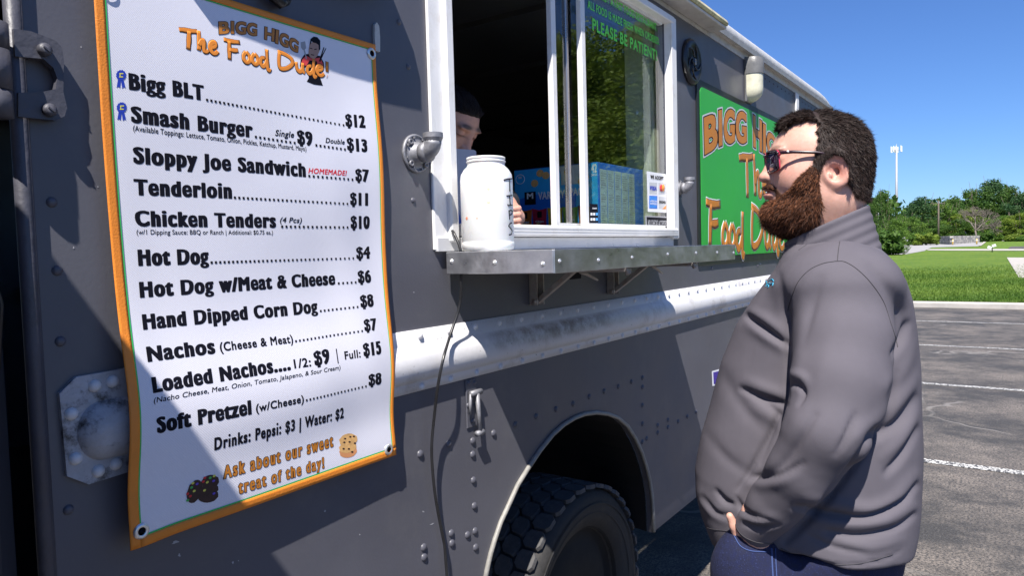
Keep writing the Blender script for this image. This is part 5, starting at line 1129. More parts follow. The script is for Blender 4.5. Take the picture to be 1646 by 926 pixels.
bush(1489, 373, 391, 30, 112, 2, 'yellow-green bush left of the grey stone wall', 5); bush(1472, 378, 391, 14, 112, 1, 'small dark green bush at the edge of the yellow-green bush', 6)
bush(1582, 372, 389, 20, 134, 0, 'dark green bush at the right end of the stone wall', 7); bush(1600, 376, 388, 24, 136, 1, 'green bush behind the white sign post', 8)
bush(1631, 374, 387, 24, 130, 2, 'clipped round hedge near the right edge', 9, 'hedge', True); bush(1646, 378, 387, 18, 128, 1, 'clipped hedge cut by the right edge', 10, 'hedge', True)
bush(1426, 368, 392, 34, 66, 0, 'dark shrub under the small tree by the man\'s shoulder', 11); bush(1445, 384, 392, 16, 110, 1, 'low shrub by the far car park', 12)
# dead tree
x, y = at_px(1570, 128); zg = float(gh(x)); t = thing('dead_tree', 'leafless grey tree standing by the stone wall', 'tree', (x, y, zg)); rg = np.random.default_rng(4); mb = MB()
def br(p, d, L_, r, lv):
    q_ = p + d * L_; mb.tube([p, (p + q_) / 2 + Vector(rg.normal(size=3) * L_ * .06), q_], [r, r * .8, r * .6], 5)
    if lv: 
        for _ in range(4): br(q_, (d + Vector(rg.normal(size=3) * .62) + Vector((0, 0, .05))).normalized(), L_ * .72, r * .58, lv - 1)
br(Vector((0, 0, -.1)), Vector((.05, .1, 1)), 1.9, .17, 5); mb.build('branches', mat('bare_grey_bark', (.17, .14, .12), .9, var=.2), t)
# stone wall with separate stones
STONE = [mat('grey_stone_%s' % 'abc'[k], c_, .9, var=.15, bump=.5, bscale=12) for k, c_ in enumerate([(.30, .28, .27), (.38, .36, .33), (.22, .21, .21)])]
x0w, y0w = at_px(1512, 120); x1w, y1w = at_px(1529, 113); x2w, y2w = at_px(1572, 127)
wall_ = thing('stone_wall', 'low grey stone block wall across the road', 'wall', (x1w, y1w, float(gh(x1w))))
sm_ = [MB().box((0, 0, 0), (1, 1, 1), bev=.06).mesh('stone_%d' % k) for k in range(3)]
for k in range(3): sm_[k].materials.append(STONE[k])
for (xa, ya), (xb, yb) in [((x0w, y0w), (x1w, y1w)), ((x1w, y1w), (x2w, y2w))]:
    L_ = math.hypot(xb - xa, yb - ya); an = math.atan2(yb - ya, xb - xa); nb = max(4, int(L_ / .45)); H_ = 1.15
    for r_ in range(4):
        for i in range(nb):
            u = (i + .5 + (.5 if r_ % 2 else 0)) / nb
            if u > 1: continue
            o = bpy.data.objects.new('stone', sm_[RNG.integers(3)]); COL.objects.link(o); o.parent = wall_
            o.location = (xa + (xb - xa) * u - x1w, ya + (yb - ya) * u - y1w, .14 + r_ * H_ / 4); o.rotation_euler = (0, 0, an); o.scale = (L_ / nb * .96, .4 + .03 * RNG.random(), H_ / 4 * .95)
# bollards, sign post, pole, lamp, mast, cars
YEL = mat('yellow_bollard', (.75, .50, .12), .6, var=.1)
for px, lab in ((1531.5, 'yellow bollard in front of the middle of the stone wall'), (1570, 'yellow bollard at the right end of the stone wall')):
    x, y = at_px(px, 110); t = thing('bollard', lab, 'bollard', (x, y, float(gh(x))), 'yellow bollards by the stone wall'); mb = MB(); mb.lathe([(.09, 0), (.09, .62), (.07, .70), (0, .72)], (0, 0, 0), 'z', 12); mb.build('post', YEL, t); mb = MB(); mb.lathe([(.094, .45), (.094, .55)], (0, 0, 0), 'z', 12); mb.build('band', MT['paper'], t)
x, y = at_px(1595, 70); t = thing('post_sign', 'small white double-panel sign on a short post in the grass', 'sign', (x, y, float(gh(x)))); mb = MB(); mb.tube([(0, 0, 0), (0, 0, .35)], .04, 8); mb.build('post', MT['dark'], t)
for dy, dz, sx_ in ((.18, .36, .30), (-.12, .50, .28)): mb = MB(); mb.box((0, dy, dz), (.05, sx_, .22), Matrix.Rotation(.4 if dy > 0 else -.3, 3, 'X'), .02); mb.build('panel', MT['paper'], t)
x, y = at_px(1508.5, 138); zg = float(gh(x)); t = thing('utility_pole', 'bare wooden utility pole in front of the wood', 'pole', (x, y, zg)); hh_ = hgt(1508, 322, 138) - zg; mb = MB(); mb.tube([(0, 0, -.2), (0, 0, hh_)], [.16, .11], 8); mb.build('shaft', BARK, t); mb = MB(); mb.box((0, 0, hh_ - .5), (.12, 1.8, .12)); mb.build('cross_arm', BARK, t)
x, y = at_px(1412, 96); zg = float(gh(x)); hh_ = hgt(1412, 328, 96) - zg; t = thing('street_lamp', 'street lamp with white head over the trees by the man\'s neck', 'street lamp', (x, y, zg)); mb = MB(); mb.tube([(0, 0, 0), (0, 0, hh_)], [.09, .05], 8); mb.build('pole', MT['steel'], t); mb = MB(); mb.box((-.1, -.1, hh_ + .05), (.35, .6, .14), bev=.05); mb.build('lamp_head', MT['paper'], t)
x, y = at_px(1441, 230); zg = float(gh(x)); hh_ = hgt(1441, 238, 230) - zg; t = thing('cell_tower', 'tall thin cell tower mast with a cluster of white antennas', 'tower', (x, y, zg))
MAST = mat('mast_steel', (.42, .42, .44), .6, metal=.2, var=.1); mb = MB(); mb.tube([(0, 0, 0), (0, 0, hh_)], [.46, .22], 12); mb.build('mast', MAST, t)
for k in range(3):
    a0 = k * 2.094 + .5; mb = MB(); mb.bar((0, 0, hh_ - .6), (1.1 * math.cos(a0), 1.1 * math.sin(a0), hh_ - .6), .15, .15); mb.tube([(1.1 * math.cos(a0) - math.sin(a0) * .9, 1.1 * math.sin(a0) + math.cos(a0) * .9, hh_ - .6), (1.1 * math.cos(a0) + math.sin(a0) * .9, 1.1 * math.sin(a0) - math.cos(a0) * .9, hh_ - .6)], .07, 6); arm = mb.build('antenna_arm', MAST, t)
    for s_ in (-1, 0, 1): mb = MB(); mb.box((1.2 * math.cos(a0) - math.sin(a0) * s_ * .8, 1.2 * math.sin(a0) + math.cos(a0) * s_ * .8, hh_ - .3), (.24, .30, 1.7), Matrix.Rotation(a0, 3, 'Z'), .06); mb.build('antenna_panel', MT['paper'], arm)
mb = MB(); mb.tube([(0, 0, hh_), (0, 0, hh_ + 1.2)], .05, 6); mb.build('lightning_rod', MAST, t)
def car(px, dist, col, lab, rz):
    x, y = at_px(px, dist); t = thing('parked_car', lab, 'car', (x, y, float(gh(x))), 'cars parked beyond the road', rz)
    mb = MB(); body = [(-2.2, .35), (-2.25, .75), (-2.1, .95), (-1.2, 1.0), (-.6, 1.42), (.7, 1.45), (1.35, 1.02), (2.15, .88), (2.25, .55), (2.2, .35)]; mb.prism(body, 1.7, 'y', -.85); mb.build('body', col, t)
    for y_ in (-.86, .855): mb = MB(); mb.prism([(-1.0, 1.02), (-.5, 1.36), (.6, 1.38), (1.1, 1.02)], .008, 'y', y_); mb.build('window', MT['ink'], t)
    for xw in (-1.4, 1.4):
        for y_ in (-.87, .67): mb = MB(); mb.lathe([(0, 0), (.33, 0), (.33, .2), (0, .2)], (xw, y_, .33), 'y', 16); wh = mb.build('wheel', MT['rubber'], t)
car(1616, 150, mat('dark_blue_car_paint', (.03, .04, .07), .25, coat=.5), 'dark parked car between the hedge and the bush', 1.4); car(1470, 135, mat('white_car_paint', (.75, .75, .76), .25, coat=.5), 'white parked car glimpsed left of the yellow-green bush', 1.5)
# ------------------------------------------------------------------ people: signed-distance modelling, one continuous surface each
def surface_nets(F, org, h):
    s = F < 0; nx, ny, nz = F.shape
    c = np.zeros((nx - 1, ny - 1, nz - 1), np.int16)
    for i in (0, 1):
        for j in (0, 1):
            for k in (0, 1): c += s[i:nx - 1 + i, j:ny - 1 + j, k:nz - 1 + k]
    act = (c > 0) & (c < 8); idx = -np.ones(act.shape, np.int64); I = np.argwhere(act); idx[act] = np.arange(len(I))
    acc = np.zeros((len(I), 3)); cnt = np.zeros(len(I)); corners = [(i, j, k) for i in (0, 1) for j in (0, 1) for k in (0, 1)]
    for a in corners:
        for d in range(3):
            if a[d] == 1: continue
            b = list(a); b[d] = 1
            fa = F[I[:, 0] + a[0], I[:, 1] + a[1], I[:, 2] + a[2]]; fb = F[I[:, 0] + b[0], I[:, 1] + b[1], I[:, 2] + b[2]]
            m_ = (fa < 0) != (fb < 0); t = fa[m_] / (fa[m_] - fb[m_]); p = np.array(a, float)[None].repeat(m_.sum(), 0); p[:, d] += t; acc[m_] += p; cnt[m_] += 1
    V = (I + acc / cnt[:, None]) * h + org; Q = []
    for d in range(3):
        sl0 = [slice(None)] * 3; sl1 = [slice(None)] * 3; sl0[d] = slice(0, -1); sl1[d] = slice(1, None)
        A = s[tuple(sl0)]; B = s[tuple(sl1)]; e = np.argwhere(A != B); o1, o2 = [(1, 2), (2, 0), (0, 1)][d]
        e = e[(e[:, o1] > 0) & (e[:, o2] > 0) & (e[:, o1] < F.shape[o1] - 1) & (e[:, o2] < F.shape[o2] - 1)]
        q = []
        for (u, v) in ((0, 0), (1, 0), (1, 1), (0, 1)): f = e.copy(); f[:, o1] -= u; f[:, o2] -= v; q.append(idx[f[:, 0], f[:, 1], f[:, 2]])
        q = np.stack(q, 1); fl = A[e[:, 0], e[:, 1], e[:, 2]]; q[~fl] = q[~fl][:, ::-1]; Q.append(q)
    Q = np.vstack(Q); Q = Q[(Q >= 0).all(1)]; return V, Q
def grid(lo, hi, h):
    ax = [np.arange(a, b + h, h) for a, b in zip(lo, hi)]; return np.stack(np.meshgrid(*ax, indexing='ij'), -1), np.array(lo, float)
def smin(a, b, k): h = np.clip(.5 + .5 * (b - a) / k, 0, 1); return b * (1 - h) + a * h - k * h * (1 - h)
def smax(a, b, k): return -smin(-a, -b, k)
def ell(P, c, r, R=None):
    q = P - np.array(c)
    if R is not None: q = q @ np.array(R)
    q0 = np.linalg.norm(q / r, axis=-1); q1 = np.linalg.norm(q / (np.array(r) ** 2), axis=-1); return q0 * (q0 - 1) / np.maximum(q1, 1e-9)
def cap(P, a, b, ra, rb):
    a, b = np.array(a, float), np.array(b, float); d = b - a; t = np.clip(((P - a) @ d) / (d @ d), 0, 1); return np.linalg.norm(P - (a + t[..., None] * d), axis=-1) - (ra + (rb - ra) * t)
def chain(P, pts, rs, k=.01):
    d = None
    for i in range(len(pts) - 1): q = cap(P, pts[i], pts[i + 1], rs[i], rs[i + 1]); d = q if d is None else smin(d, q, k)
    return d
def polysd(x, y, L):
    L = np.array(L, float); D = np.full(x.shape, 9.0); ins = _inside(np.stack([x, y], -1), L)
    for p, q in zip(L, np.roll(L, -1, 0)):
        d = q - p; t = np.clip(((x - p[0]) * d[0] + (y - p[1]) * d[1]) / (d @ d), 0, 1); D = np.minimum(D, np.hypot(x - p[0] - t * d[0], y - p[1] - t * d[1]))
    return np.where(ins, -D, D)
def setcol(me, cols):
    a = me.color_attributes.new('Col', 'FLOAT_COLOR', 'POINT'); c = np.ones((len(me.vertices), 4), np.float32); c[:, :3] = cols; a.data.foreach_set('color', c.ravel())
def smoothmesh(V, Q, it=2, lam=.5):
    n = len(V); 
    for _ in range(it):
        acc = np.zeros_like(V); cn = np.zeros(n)
        for k in range(4):
            a, b = Q[:, k], Q[:, (k + 1) % 4]; np.add.at(acc, a, V[b]); np.add.at(acc, b, V[a]); np.add.at(cn, a, 1); np.add.at(cn, b, 1)
        V = V + lam * (acc / np.maximum(cn, 1)[:, None] - V)
    return V
SKIN = mat('skin', (0, 0, 0), .5, var=.10, scale=85, bump=.25, bscale=260, bdist=.0008, attr='Col', sss=.12, spec=.45)
HAIRM = mat('hair_strands', (0, 0, 0), .6, var=.12, scale=90, attr='Col', rvar=0, spec=.22)

# ---- head in its own frame: f forward, s towards its left side, u up; origin between the ears
YAW = math.radians(14); HC = (1320.0, 262.0)
SXM, SZM = 1 / 862.0, 1 / 795.0
def hp_(px, py): return ((px - HC[0]) * SXM, -(py - HC[1]) * SZM)       # side-view (a, u)
cy_, sy_ = math.cos(YAW), math.sin(YAW)
def side_a(f, s): return -f * cy_ + np.abs(s) * sy_                      # where the side view shows a point, mirrored for the far side
def head_sdf(P, beardless=False):
    f, s, u = P[..., 0], P[..., 1], P[..., 2]; sa = np.abs(s); Ps = np.stack([f, sa, u], -1)
    d = ell(P, (-.004, 0, .006), (.089, .079, .085))
    d = smin(d, ell(P, (.022, 0, .020), (.074, .068, .070)), .02)                # forehead
    d = smin(d, ell(P, (.035, 0, -.035), (.066, .064, .070)), .02)               # face
    d = smin(d, ell(Ps, (.040, .040, -.030), (.046, .034, .040)), .02)           # cheeks
    d = smin(d, ell(P, (.052, 0, -.085), (.046, .044, .032)), .025)              # chin
    d = smin(d, ell(Ps, (-.005, .052, -.070), (.045, .026, .034)), .025)         # jaw
    d = smin(d, cap(P, (-.020, 0, -.05), (-.026, 0, -.21), .062, .062), .03)     # neck
    d = smin(d, ell(P, (.015, 0, -.108), (.055, .052, .030)), .03)               # under-chin
    d = smin(d, ell(Ps, (.088, .024, .026), (.012, .026, .008)), .012)           # brow ridge
    d = smax(d, -ell(Ps, (.108, .033, .008), (.017, .020, .013)), .012)          # eye sockets
    d = smin(d, ell(Ps, (.078, .032, .008), (.016, .016, .015)), .004)           # eyes with lids
    d = smin(d, cap(P, (.092, 0, .018), (.106, 0, -.022), .008, .0115), .010)    # nose
    d = smin(d, ell(P, (.1105, 0, -.0245), (.0105, .0120, .0095)), .006)
    d = smin(d, ell(Ps, (.098, .0135, -.026), (.012, .0065, .0085)), .006)       # wings
    d = smax(d, -ell(Ps, (.106, .0065, -.0345), (.007, .0035, .0045)), .003)     # nostrils
    d = smin(d, ell(P, (.099, 0, -.047), (.0135, .024, .0085)), .006)             # upper lip
    d = smin(d, ell(P, (.098, 0, -.061), (.0145, .021, .0090)), .005)             # lower lip
    d = smax(d, -ell(P, (.114, 0, -.0535), (.018, .020, .0030)), .003)           # mouth line, slightly open
    # ears
    tl = .25; q = Ps - np.array([-.004, .083, -.022]); ca, sa_ = math.cos(tl), math.sin(tl)
    ef = q[..., 0] * ca + q[..., 2] * sa_ * -1; eu = q[..., 2] * ca + q[..., 0] * sa_; es = q[..., 1] - (-ef) * .35
    r0 = np.sqrt((ef / .0245) ** 2 + (eu / np.where(eu > 0, .034, .034)) ** 2)
    plate = np.maximum((r0 - 1) * .02, np.abs(es) - .0035)
    rim = np.hypot((r0 - .84) * .022, es - .004) - .0036; rim = np.maximum(rim, -(ef - .004) * 1.0 - .02)
    concha = ell(np.stack([ef, es, eu], -1), (.003, .005, -.004), (.0125, .009, .0160))
    e = smin(plate, rim, .004); e = smax(e, -concha, .003); e = smin(e, ell(np.stack([ef, es, eu], -1), (.011, .002, -.008), (.004, .004, .006)), .003)
    e = smin(e, ell(np.stack([ef, es, eu], -1), (.007, 0, -.030), (.009, .0045, .010)), .005)
    return smin(d, e, .006)
POLY_H = [hp_(*p) for p in [(1262, 206), (1240, 196), (1240, 150), (1440, 150), (1440, 326), (1398, 326), (1372, 322), (1362, 300), (1360, 275), (1352, 262), (1338, 258), (1324, 268), (1316, 282), (1312, 300), (1300, 300), (1304, 280), (1309, 262), (1313, 246), (1316, 234), (1314, 216), (1317, 206), (1307, 197), (1290, 195), (1275, 198)]]
POLY_B = [hp_(*p) for p in [(1306, 272), (1314, 282), (1315, 300), (1317, 316), (1320, 332), (1312, 352), (1298, 372), (1286, 395), (1200, 395), (1190, 330), (1206, 336), (1226, 332), (1232, 325), (1236, 321), (1249, 318), (1246, 306), (1236, 302), (1222, 301), (1222, 296), (1238, 292), (1250, 301), (1258, 312), (1270, 306), (1281, 293), (1293, 283)]]
H0, lo = grid((-.12, -.112, -.225), (.135, .112, .122), .0023); FH = head_sdf(H0)
HV, HQ = surface_nets(FH, lo, .0023)
# hair and beard bodies under the strands
ha, hu = side_a(H0[..., 0], H0[..., 1]), H0[..., 2]
pn_h = polysd(ha, hu, POLY_H) + .0022 * np.sin(hu * 420 + 2 * np.sin(H0[..., 0] * 300)) * (ha < 0); topm = .003 * np.clip((hu - .03) / .06, 0, 1)
bump_ = .0012 * np.sin(H0[..., 0] * 140 + H0[..., 2] * 60) * np.sin(H0[..., 1] * 120 + H0[..., 2] * 90)
F1 = smax(smin(FH - .0045 - topm - bump_, ell(H0, (.038, 0, .066), (.050, .058, .034)), .012), pn_h, .004)
hairV, hairQ = surface_nets(F1, lo, .0023)
pn_b = polysd(ha, hu, POLY_B)
mo_ = np.clip((hu + .078) / .02, 0, 1) * np.clip((H0[..., 0] - .06) / .03, 0, 1)
Bd = smin(FH - .007 + .0055 * mo_, ell(H0, (.066, 0, -.098), (.046, .050, .034)), .018); Bd = smin(Bd, ell(np.stack([H0[..., 0], np.abs(H0[..., 1]), H0[..., 2]], -1), (.035, .045, -.095), (.045, .030, .036)), .02)
Bd = smin(Bd, ell(H0, (.042, 0, -.108), (.043, .050, .030)), .02)
F2 = smax(Bd - bump_ * 1.5, pn_b - .001, .006)
beardV, beardQ = surface_nets(F2, lo, .0023)
del H0

# ---- body frame of the man: a to the photograph's right, d away from the camera, z up
d0 = ray(1310, 386); D_ = np.array([d0[0], d0[1], 0]); D_ /= np.linalg.norm(D_); A_ = np.array([D_[1], -D_[0], 0]); MC = np.array([CAM[0], CAM[1], 0]) + D_ * 1.58
def loc(px, py, dd=0.0):
    d = ray(px, py); t = (1.58 + dd) / (d @ D_); P = CAM + d * t; return np.array([(P - MC) @ A_, dd, P[2]])
def toW(V): return MC + V[..., 0:1] * A_ + V[..., 1:2] * D_ + V[..., 2:3] * np.array([0, 0, 1.0])
hl = loc(*HC, 0.0)
def head_to_body(V):
    f, s, u = V[..., 0], V[..., 1], V[..., 2]; return np.stack([hl[0] - f * cy_ + s * sy_, hl[1] - f * sy_ - s * cy_, hl[2] + u], -1)
LV = [(384, 1268, 1388, .066), (398, 1262, 1412, .090), (412, 1256, 1428, .130), (430, 1247, 1442, .168), (450, 1232, 1454, .190), (480, 1211, 1464, .190), (520, 1186, 1471, .184), (580, 1162, 1478, .182), (650, 1144, 1481, .186), (700, 1130, 1482, .189), (760, 1120, 1481, .191), (800, 1121, 1479, .192), (830, 1128, 1475, .194), (860, 1140, 1469, .197), (900, 1160, 1458, .198), (940, 1180, 1450, .198)]
zt, af, ab_, wt = [], [], [], []
for y, a, b, w__ in LV: pa, pb = loc(a, y), loc(b, y); zt.append((pa[2] + pb[2]) / 2); af.append(pa[0]); ab_.append(pb[0]); wt.append(w__)
zt, af, ab_, wt = [np.array(q)[::-1] for q in (zt, af, ab_, wt)]
def torso(P, shrink=0.0):
    a, d, z = P[..., 0], P[..., 1], P[..., 2]; f_, b_, w_ = np.interp(z, zt, af), np.interp(z, zt, ab_), np.interp(z, zt, wt)
    c = (f_ + b_) / 2; ra = (b_ - f_) / 2 - shrink; rw = w_ - shrink; n = 2.35
    q = (np.abs((a - c) / ra) ** n + np.abs(d / rw) ** n) ** (1 / n); return (q - 1) * np.minimum(ra, rw)
ARM = [(1350, 476, -.145, .088), (1354, 545, -.195, .082), (1350, 615, -.238, .078), (1330, 690, -.272, .069), (1290, 757, -.258, .057), (1246, 812, -.228, .047), (1214, 850, -.205, .038)]
AP = [loc(x, y, d) for x, y, d, r in ARM]; AR = [r for *_, r in ARM]
AP2 = [p * [1, -1, 1] + [0.0, 0, 0] for p in AP]
G, lo = grid((-.275, -.345, .84), (.235, .345, 1.60), .0048)
T = torso(G)
T = smin(T, ell(G, loc(1345, 452, -.13), (.085, .10, .062)), .05); T = smin(T, ell(G, loc(1345, 452, -.13) * [1, -1, 1], (.085, .10, .062)), .05)
arm1 = chain(G, AP, AR, .010); arm2 = chain(G, AP2, AR, .010)
# cuffs: the sleeves end square across the wrist
def cuff(Pw, Pp): n_ = Pw - Pp; n_ /= np.linalg.norm(n_); return (G - (Pw + n_ * .014)) @ n_
arm1 = smax(arm1, cuff(AP[-1], AP[-2]), .006); arm2 = smax(arm2, cuff(AP2[-1], AP2[-2]), .006)
HM = np.array([loc(*q) for q in [(1124, 846, .05), (1150, 862, 0), (1176, 866, -.11), (1245, 879, -.17), (1300, 900, -.192), (1363, 921, -.192), (1434, 902, -.11), (1462, 880, 0)]])
hem_z = np.interp(G[..., 0], HM[:, 0], HM[:, 2])
T = smax(T, hem_z - G[..., 2] + .0, .010)
T = smax(T, G[..., 2] - (loc(1300, 372)[2]), .01)
shirt = smin(T, smin(arm1, arm2, .01), .007)
up_ = np.clip((G[..., 2] - loc(1300, 490)[2]) / .06, 0, 1); shirt2 = smin(T, smin(arm1, arm2, .01), .05); shirt = shirt * (1 - up_) + shirt2 * up_
# mock-neck collar: tilted band
cb0, cb1 = loc(1338, 414), loc(1330, 356); nC = (cb1 - cb0); nC /= np.linalg.norm(nC)
pf, pb = loc(1268, 386), loc(1394, 330)
neckhole = smax(cap(G, cb0 + nC * .03, cb1 + nC * .10, .080, .066), -((G - (cb0 + nC * .01)) @ nC), .004)
shirt = smax(shirt, -neckhole, .006)
SV, SQ = surface_nets(shirt, lo, .0048); del G, T, shirt, shirt2, arm1, arm2, neckhole
SV = smoothmesh(SV, SQ, 2, .5)
G, lo = grid((-.115, -.11, 1.46), (.130, .11, 1.665), .0025)
tn = np.array([-(pb[2] - pf[2]), 0, pb[0] - pf[0]]); tn /= np.linalg.norm(tn); h_ = (G - cb0) @ nC
ro = cap(G, cb0, cb1 + nC * .06, .091, .0725) + .0010 * np.sin(((G - pf) @ tn) * 330) ; colc = smax(ro, (G - pf) @ tn, .003)
colc = smax(colc, -(ro + .0055), .0015); colc = smax(colc, -h_ - .012, .003)
slit = np.maximum(np.abs(G[..., 1] + .006) - .0022, G[..., 0] - cb1[0]); colc = smax(colc, -slit, .002)
CV, CQ = surface_nets(colc, lo, .0025); CV = smoothmesh(CV, CQ, 1, .4); del G, ro, colc, slit, h_
# folds of the cloth: (points in the photograph, width px, depth m (+ out, - in), side offset of a matching ridge)
FOLDS = [([(1201, 508), (1228, 528), (1266, 556)], 7, -.012), ([(1205, 498), (1235, 516), (1262, 538)], 8, .006), ([(1205, 524), (1235, 544), (1262, 562)], 10, .007),
         ([(1190, 625), (1225, 640), (1262, 650)], 7, -.010), ([(1200, 612), (1232, 626), (1260, 636)], 9, .006), ([(1210, 655), (1240, 672), (1255, 690)], 10, .005), ([(1214, 640), (1240, 655), (1252, 668)], 6, -.005),
         ([(1150, 790), (1165, 806), (1180, 812)], 6, -.008), ([(1120, 785), (1138, 815), (1165, 835)], 9, .007), ([(1130, 800), (1150, 824), (1172, 832)], 7, -.008),
         ([(1268, 480), (1266, 560), (1267, 640)], 5, -.006), ([(1292, 470), (1285, 560), (1276, 620)], 12, .004), ([(1273, 600), (1290, 606), (1297, 616)], 7, .007), ([(1270, 618), (1284, 620), (1292, 632), (1285, 650)], 6, -.007),
         ([(1320, 450), (1300, 520), (1290, 560)], 10, -.003), ([(1345, 520), (1320, 600), (1300, 640)], 14, .003),
         ([(1262, 645), (1240, 700), (1222, 745)], 6, -.005), ([(1290, 660), (1255, 720), (1225, 760)], 12, .005), ([(1310, 668), (1265, 740), (1222, 770)], 9, -.005), ([(1205, 768), (1250, 765), (1290, 745)], 7, -.006), ([(1200, 778), (1240, 780), (1280, 765)], 9, .005),
         ([(1375, 668), (1362, 700), (1345, 730)], 8, -.006), ([(1392, 680), (1372, 712)], 9, .005), ([(1182, 800), (1200, 825), (1240, 838)], 6, -.006), ([(1195, 842), (1220, 850), (1250, 846)], 6, -.007), ([(1190, 830), (1215, 838), (1245, 832)], 8, .005),
         ([(1458, 520), (1450, 545), (1436, 570)], 8, -.011), ([(1470, 540), (1455, 590), (1430, 620)], 12, .006), ([(1472, 640), (1445, 680), (1400, 705)], 12, -.010), ([(1470, 610), (1440, 650), (1405, 680)], 12, .009), ([(1475, 690), (1448, 735), (1425, 760)], 9, -.009), ([(1474, 665), (1450, 705), (1420, 735)], 10, .007),
         ([(1280, 818), (1330, 826), (1390, 832), (1450, 808), (1474, 780)], 7, -.012), ([(1300, 838), (1360, 842), (1420, 838), (1468, 815)], 9, .008), ([(1330, 855), (1380, 862), (1440, 850), (1470, 828)], 7, -.009), ([(1300, 805), (1350, 812), (1400, 818), (1440, 800), (1470, 765)], 10, .008), ([(1350, 872), (1400, 880), (1450, 868)], 8, .005), ([(1300, 862), (1340, 880), (1390, 890)], 6, -.004),
         ([(1255, 880), (1300, 898), (1360, 910), (1420, 900), (1450, 885)], 3, -.003), ([(1440, 600), (1428, 660), (1415, 700)], 9, -.005),
         ([(1408, 690), (1385, 730), (1345, 785), (1300, 835), (1262, 872)], 8, -.012), ([(1252, 668), (1228, 716), (1200, 765), (1184, 790)], 6, -.007), ([(1330, 425), (1300, 450), (1280, 500)], 8, .003), ([(1250, 440), (1262, 500), (1266, 540)], 10, -.004), ([(1400, 430), (1430, 470), (1452, 520)], 12, -.004), ([(1418, 420), (1450, 470), (1466, 520)], 12, .004), ([(1160, 600), (1190, 650), (1225, 690)], 16, -.003), ([(1135, 700), (1170, 740), (1205, 765)], 14, -.003)]
def normals(V, Q):
    n_ = np.zeros_like(V); fn = np.cross(V[Q[:, 2]] - V[Q[:, 0]], V[Q[:, 3]] - V[Q[:, 1]])
    for k in range(4): np.add.at(n_, Q[:, k], fn)
    return n_ / np.maximum(np.linalg.norm(n_, axis=1), 1e-12)[:, None]
NV = normals(SV, SQ); WV = toW(SV); px_, py_ = proj(WV); near_ = np.clip((-SV[:, 1] - .02) / .08, 0, 1) * np.clip((-NV[:, 1] + .15) / .4, 0, 1); disp = np.zeros(len(SV))
for pts, wd, dp in FOLDS:
    p = np.array(pts, float); q = [2 * p[0] - p[1]] + list(p) + [2 * p[-1] - p[-2]]; C_ = []
    for i in range(1, len(q) - 2):
        for t in np.linspace(0, 1, 6)[:-1]: C_.append(.5 * ((2 * q[i]) + (-q[i - 1] + q[i + 1]) * t + (2 * q[i - 1] - 5 * q[i] + 4 * q[i + 1] - q[i + 2]) * t * t + (-q[i - 1] + 3 * q[i] - 3 * q[i + 1] + q[i + 2]) * t ** 3))
    C_.append(p[-1]); C_ = np.array(C_); m_ = (px_ > C_[:, 0].min() - 50) & (px_ < C_[:, 0].max() + 50) & (py_ > C_[:, 1].min() - 50) & (py_ < C_[:, 1].max() + 50); ids = np.nonzero(m_)[0]
    D2 = np.full(len(ids), 1e9); TT = np.zeros(len(ids)); X_, Y_ = px_[ids], py_[ids]
    for k in range(len(C_) - 1):
        d = C_[k + 1] - C_[k]; t = np.clip(((X_ - C_[k, 0]) * d[0] + (Y_ - C_[k, 1]) * d[1]) / (d @ d), 0, 1); dd = (X_ - C_[k, 0] - t * d[0]) ** 2 + (Y_ - C_[k, 1] - t * d[1]) ** 2; b_ = dd < D2; D2[b_] = dd[b_]; TT[b_] = (k + t[b_]) / (len(C_) - 1)
    disp[ids] += dp * (1.15 if dp < 0 else .8) * np.exp(-D2 / (wd * (.66 if dp < 0 else 1.0)) ** 2) * np.sin(np.pi * np.clip(TT * .86 + .07, 0, 1)) ** .6
disp *= near_
x3 = SV * 9; disp += .0012 * np.sin(x3[:, 0] * 2.1 + 3 * np.sin(x3[:, 2] * .9)) * np.sin(x3[:, 2] * 1.7 + x3[:, 1] * 2)
SV = SV + NV * disp[:, None]; SV = smoothmesh(SV, SQ, 1, .25)

man = None
# skin body: head + neck + torso + arms + hands + legs, one continuous mesh
G, lo = grid((-.27, -.34, -.0), (.24, .34, 1.60), .0105)
nk0 = head_to_body(np.array([-.022, 0, -.05])); B = smin(torso(G, .034) , cap(G, nk0, loc(1345, 430), .062, .070), .04)
B = smax(B, .86 - G[..., 2], .02); B = smax(B, G[..., 2] - 1.52, .01)
for sg2 in (1, -1):
    Q_ = G * [1, sg2, 1]; B = smin(B, chain(Q_, AP, [r * .74 for r in AR], .01), .02)
    hip = np.array([.02, -.115, .86]); knee = np.array([.0, -.125, .48]); ank = np.array([.03, -.125, .085]); B = smin(B, chain(Q_, [hip, knee, ank], [.080, .065, .045], .03), .04); B = smin(B, cap(Q_, ank + [0, 0, -.03], (-.12, -.135, .035), .04, .03), .03)
BV, BQ = surface_nets(B, lo, .0105); BV = smoothmesh(BV, BQ, 2, .4); del G, B, Q_
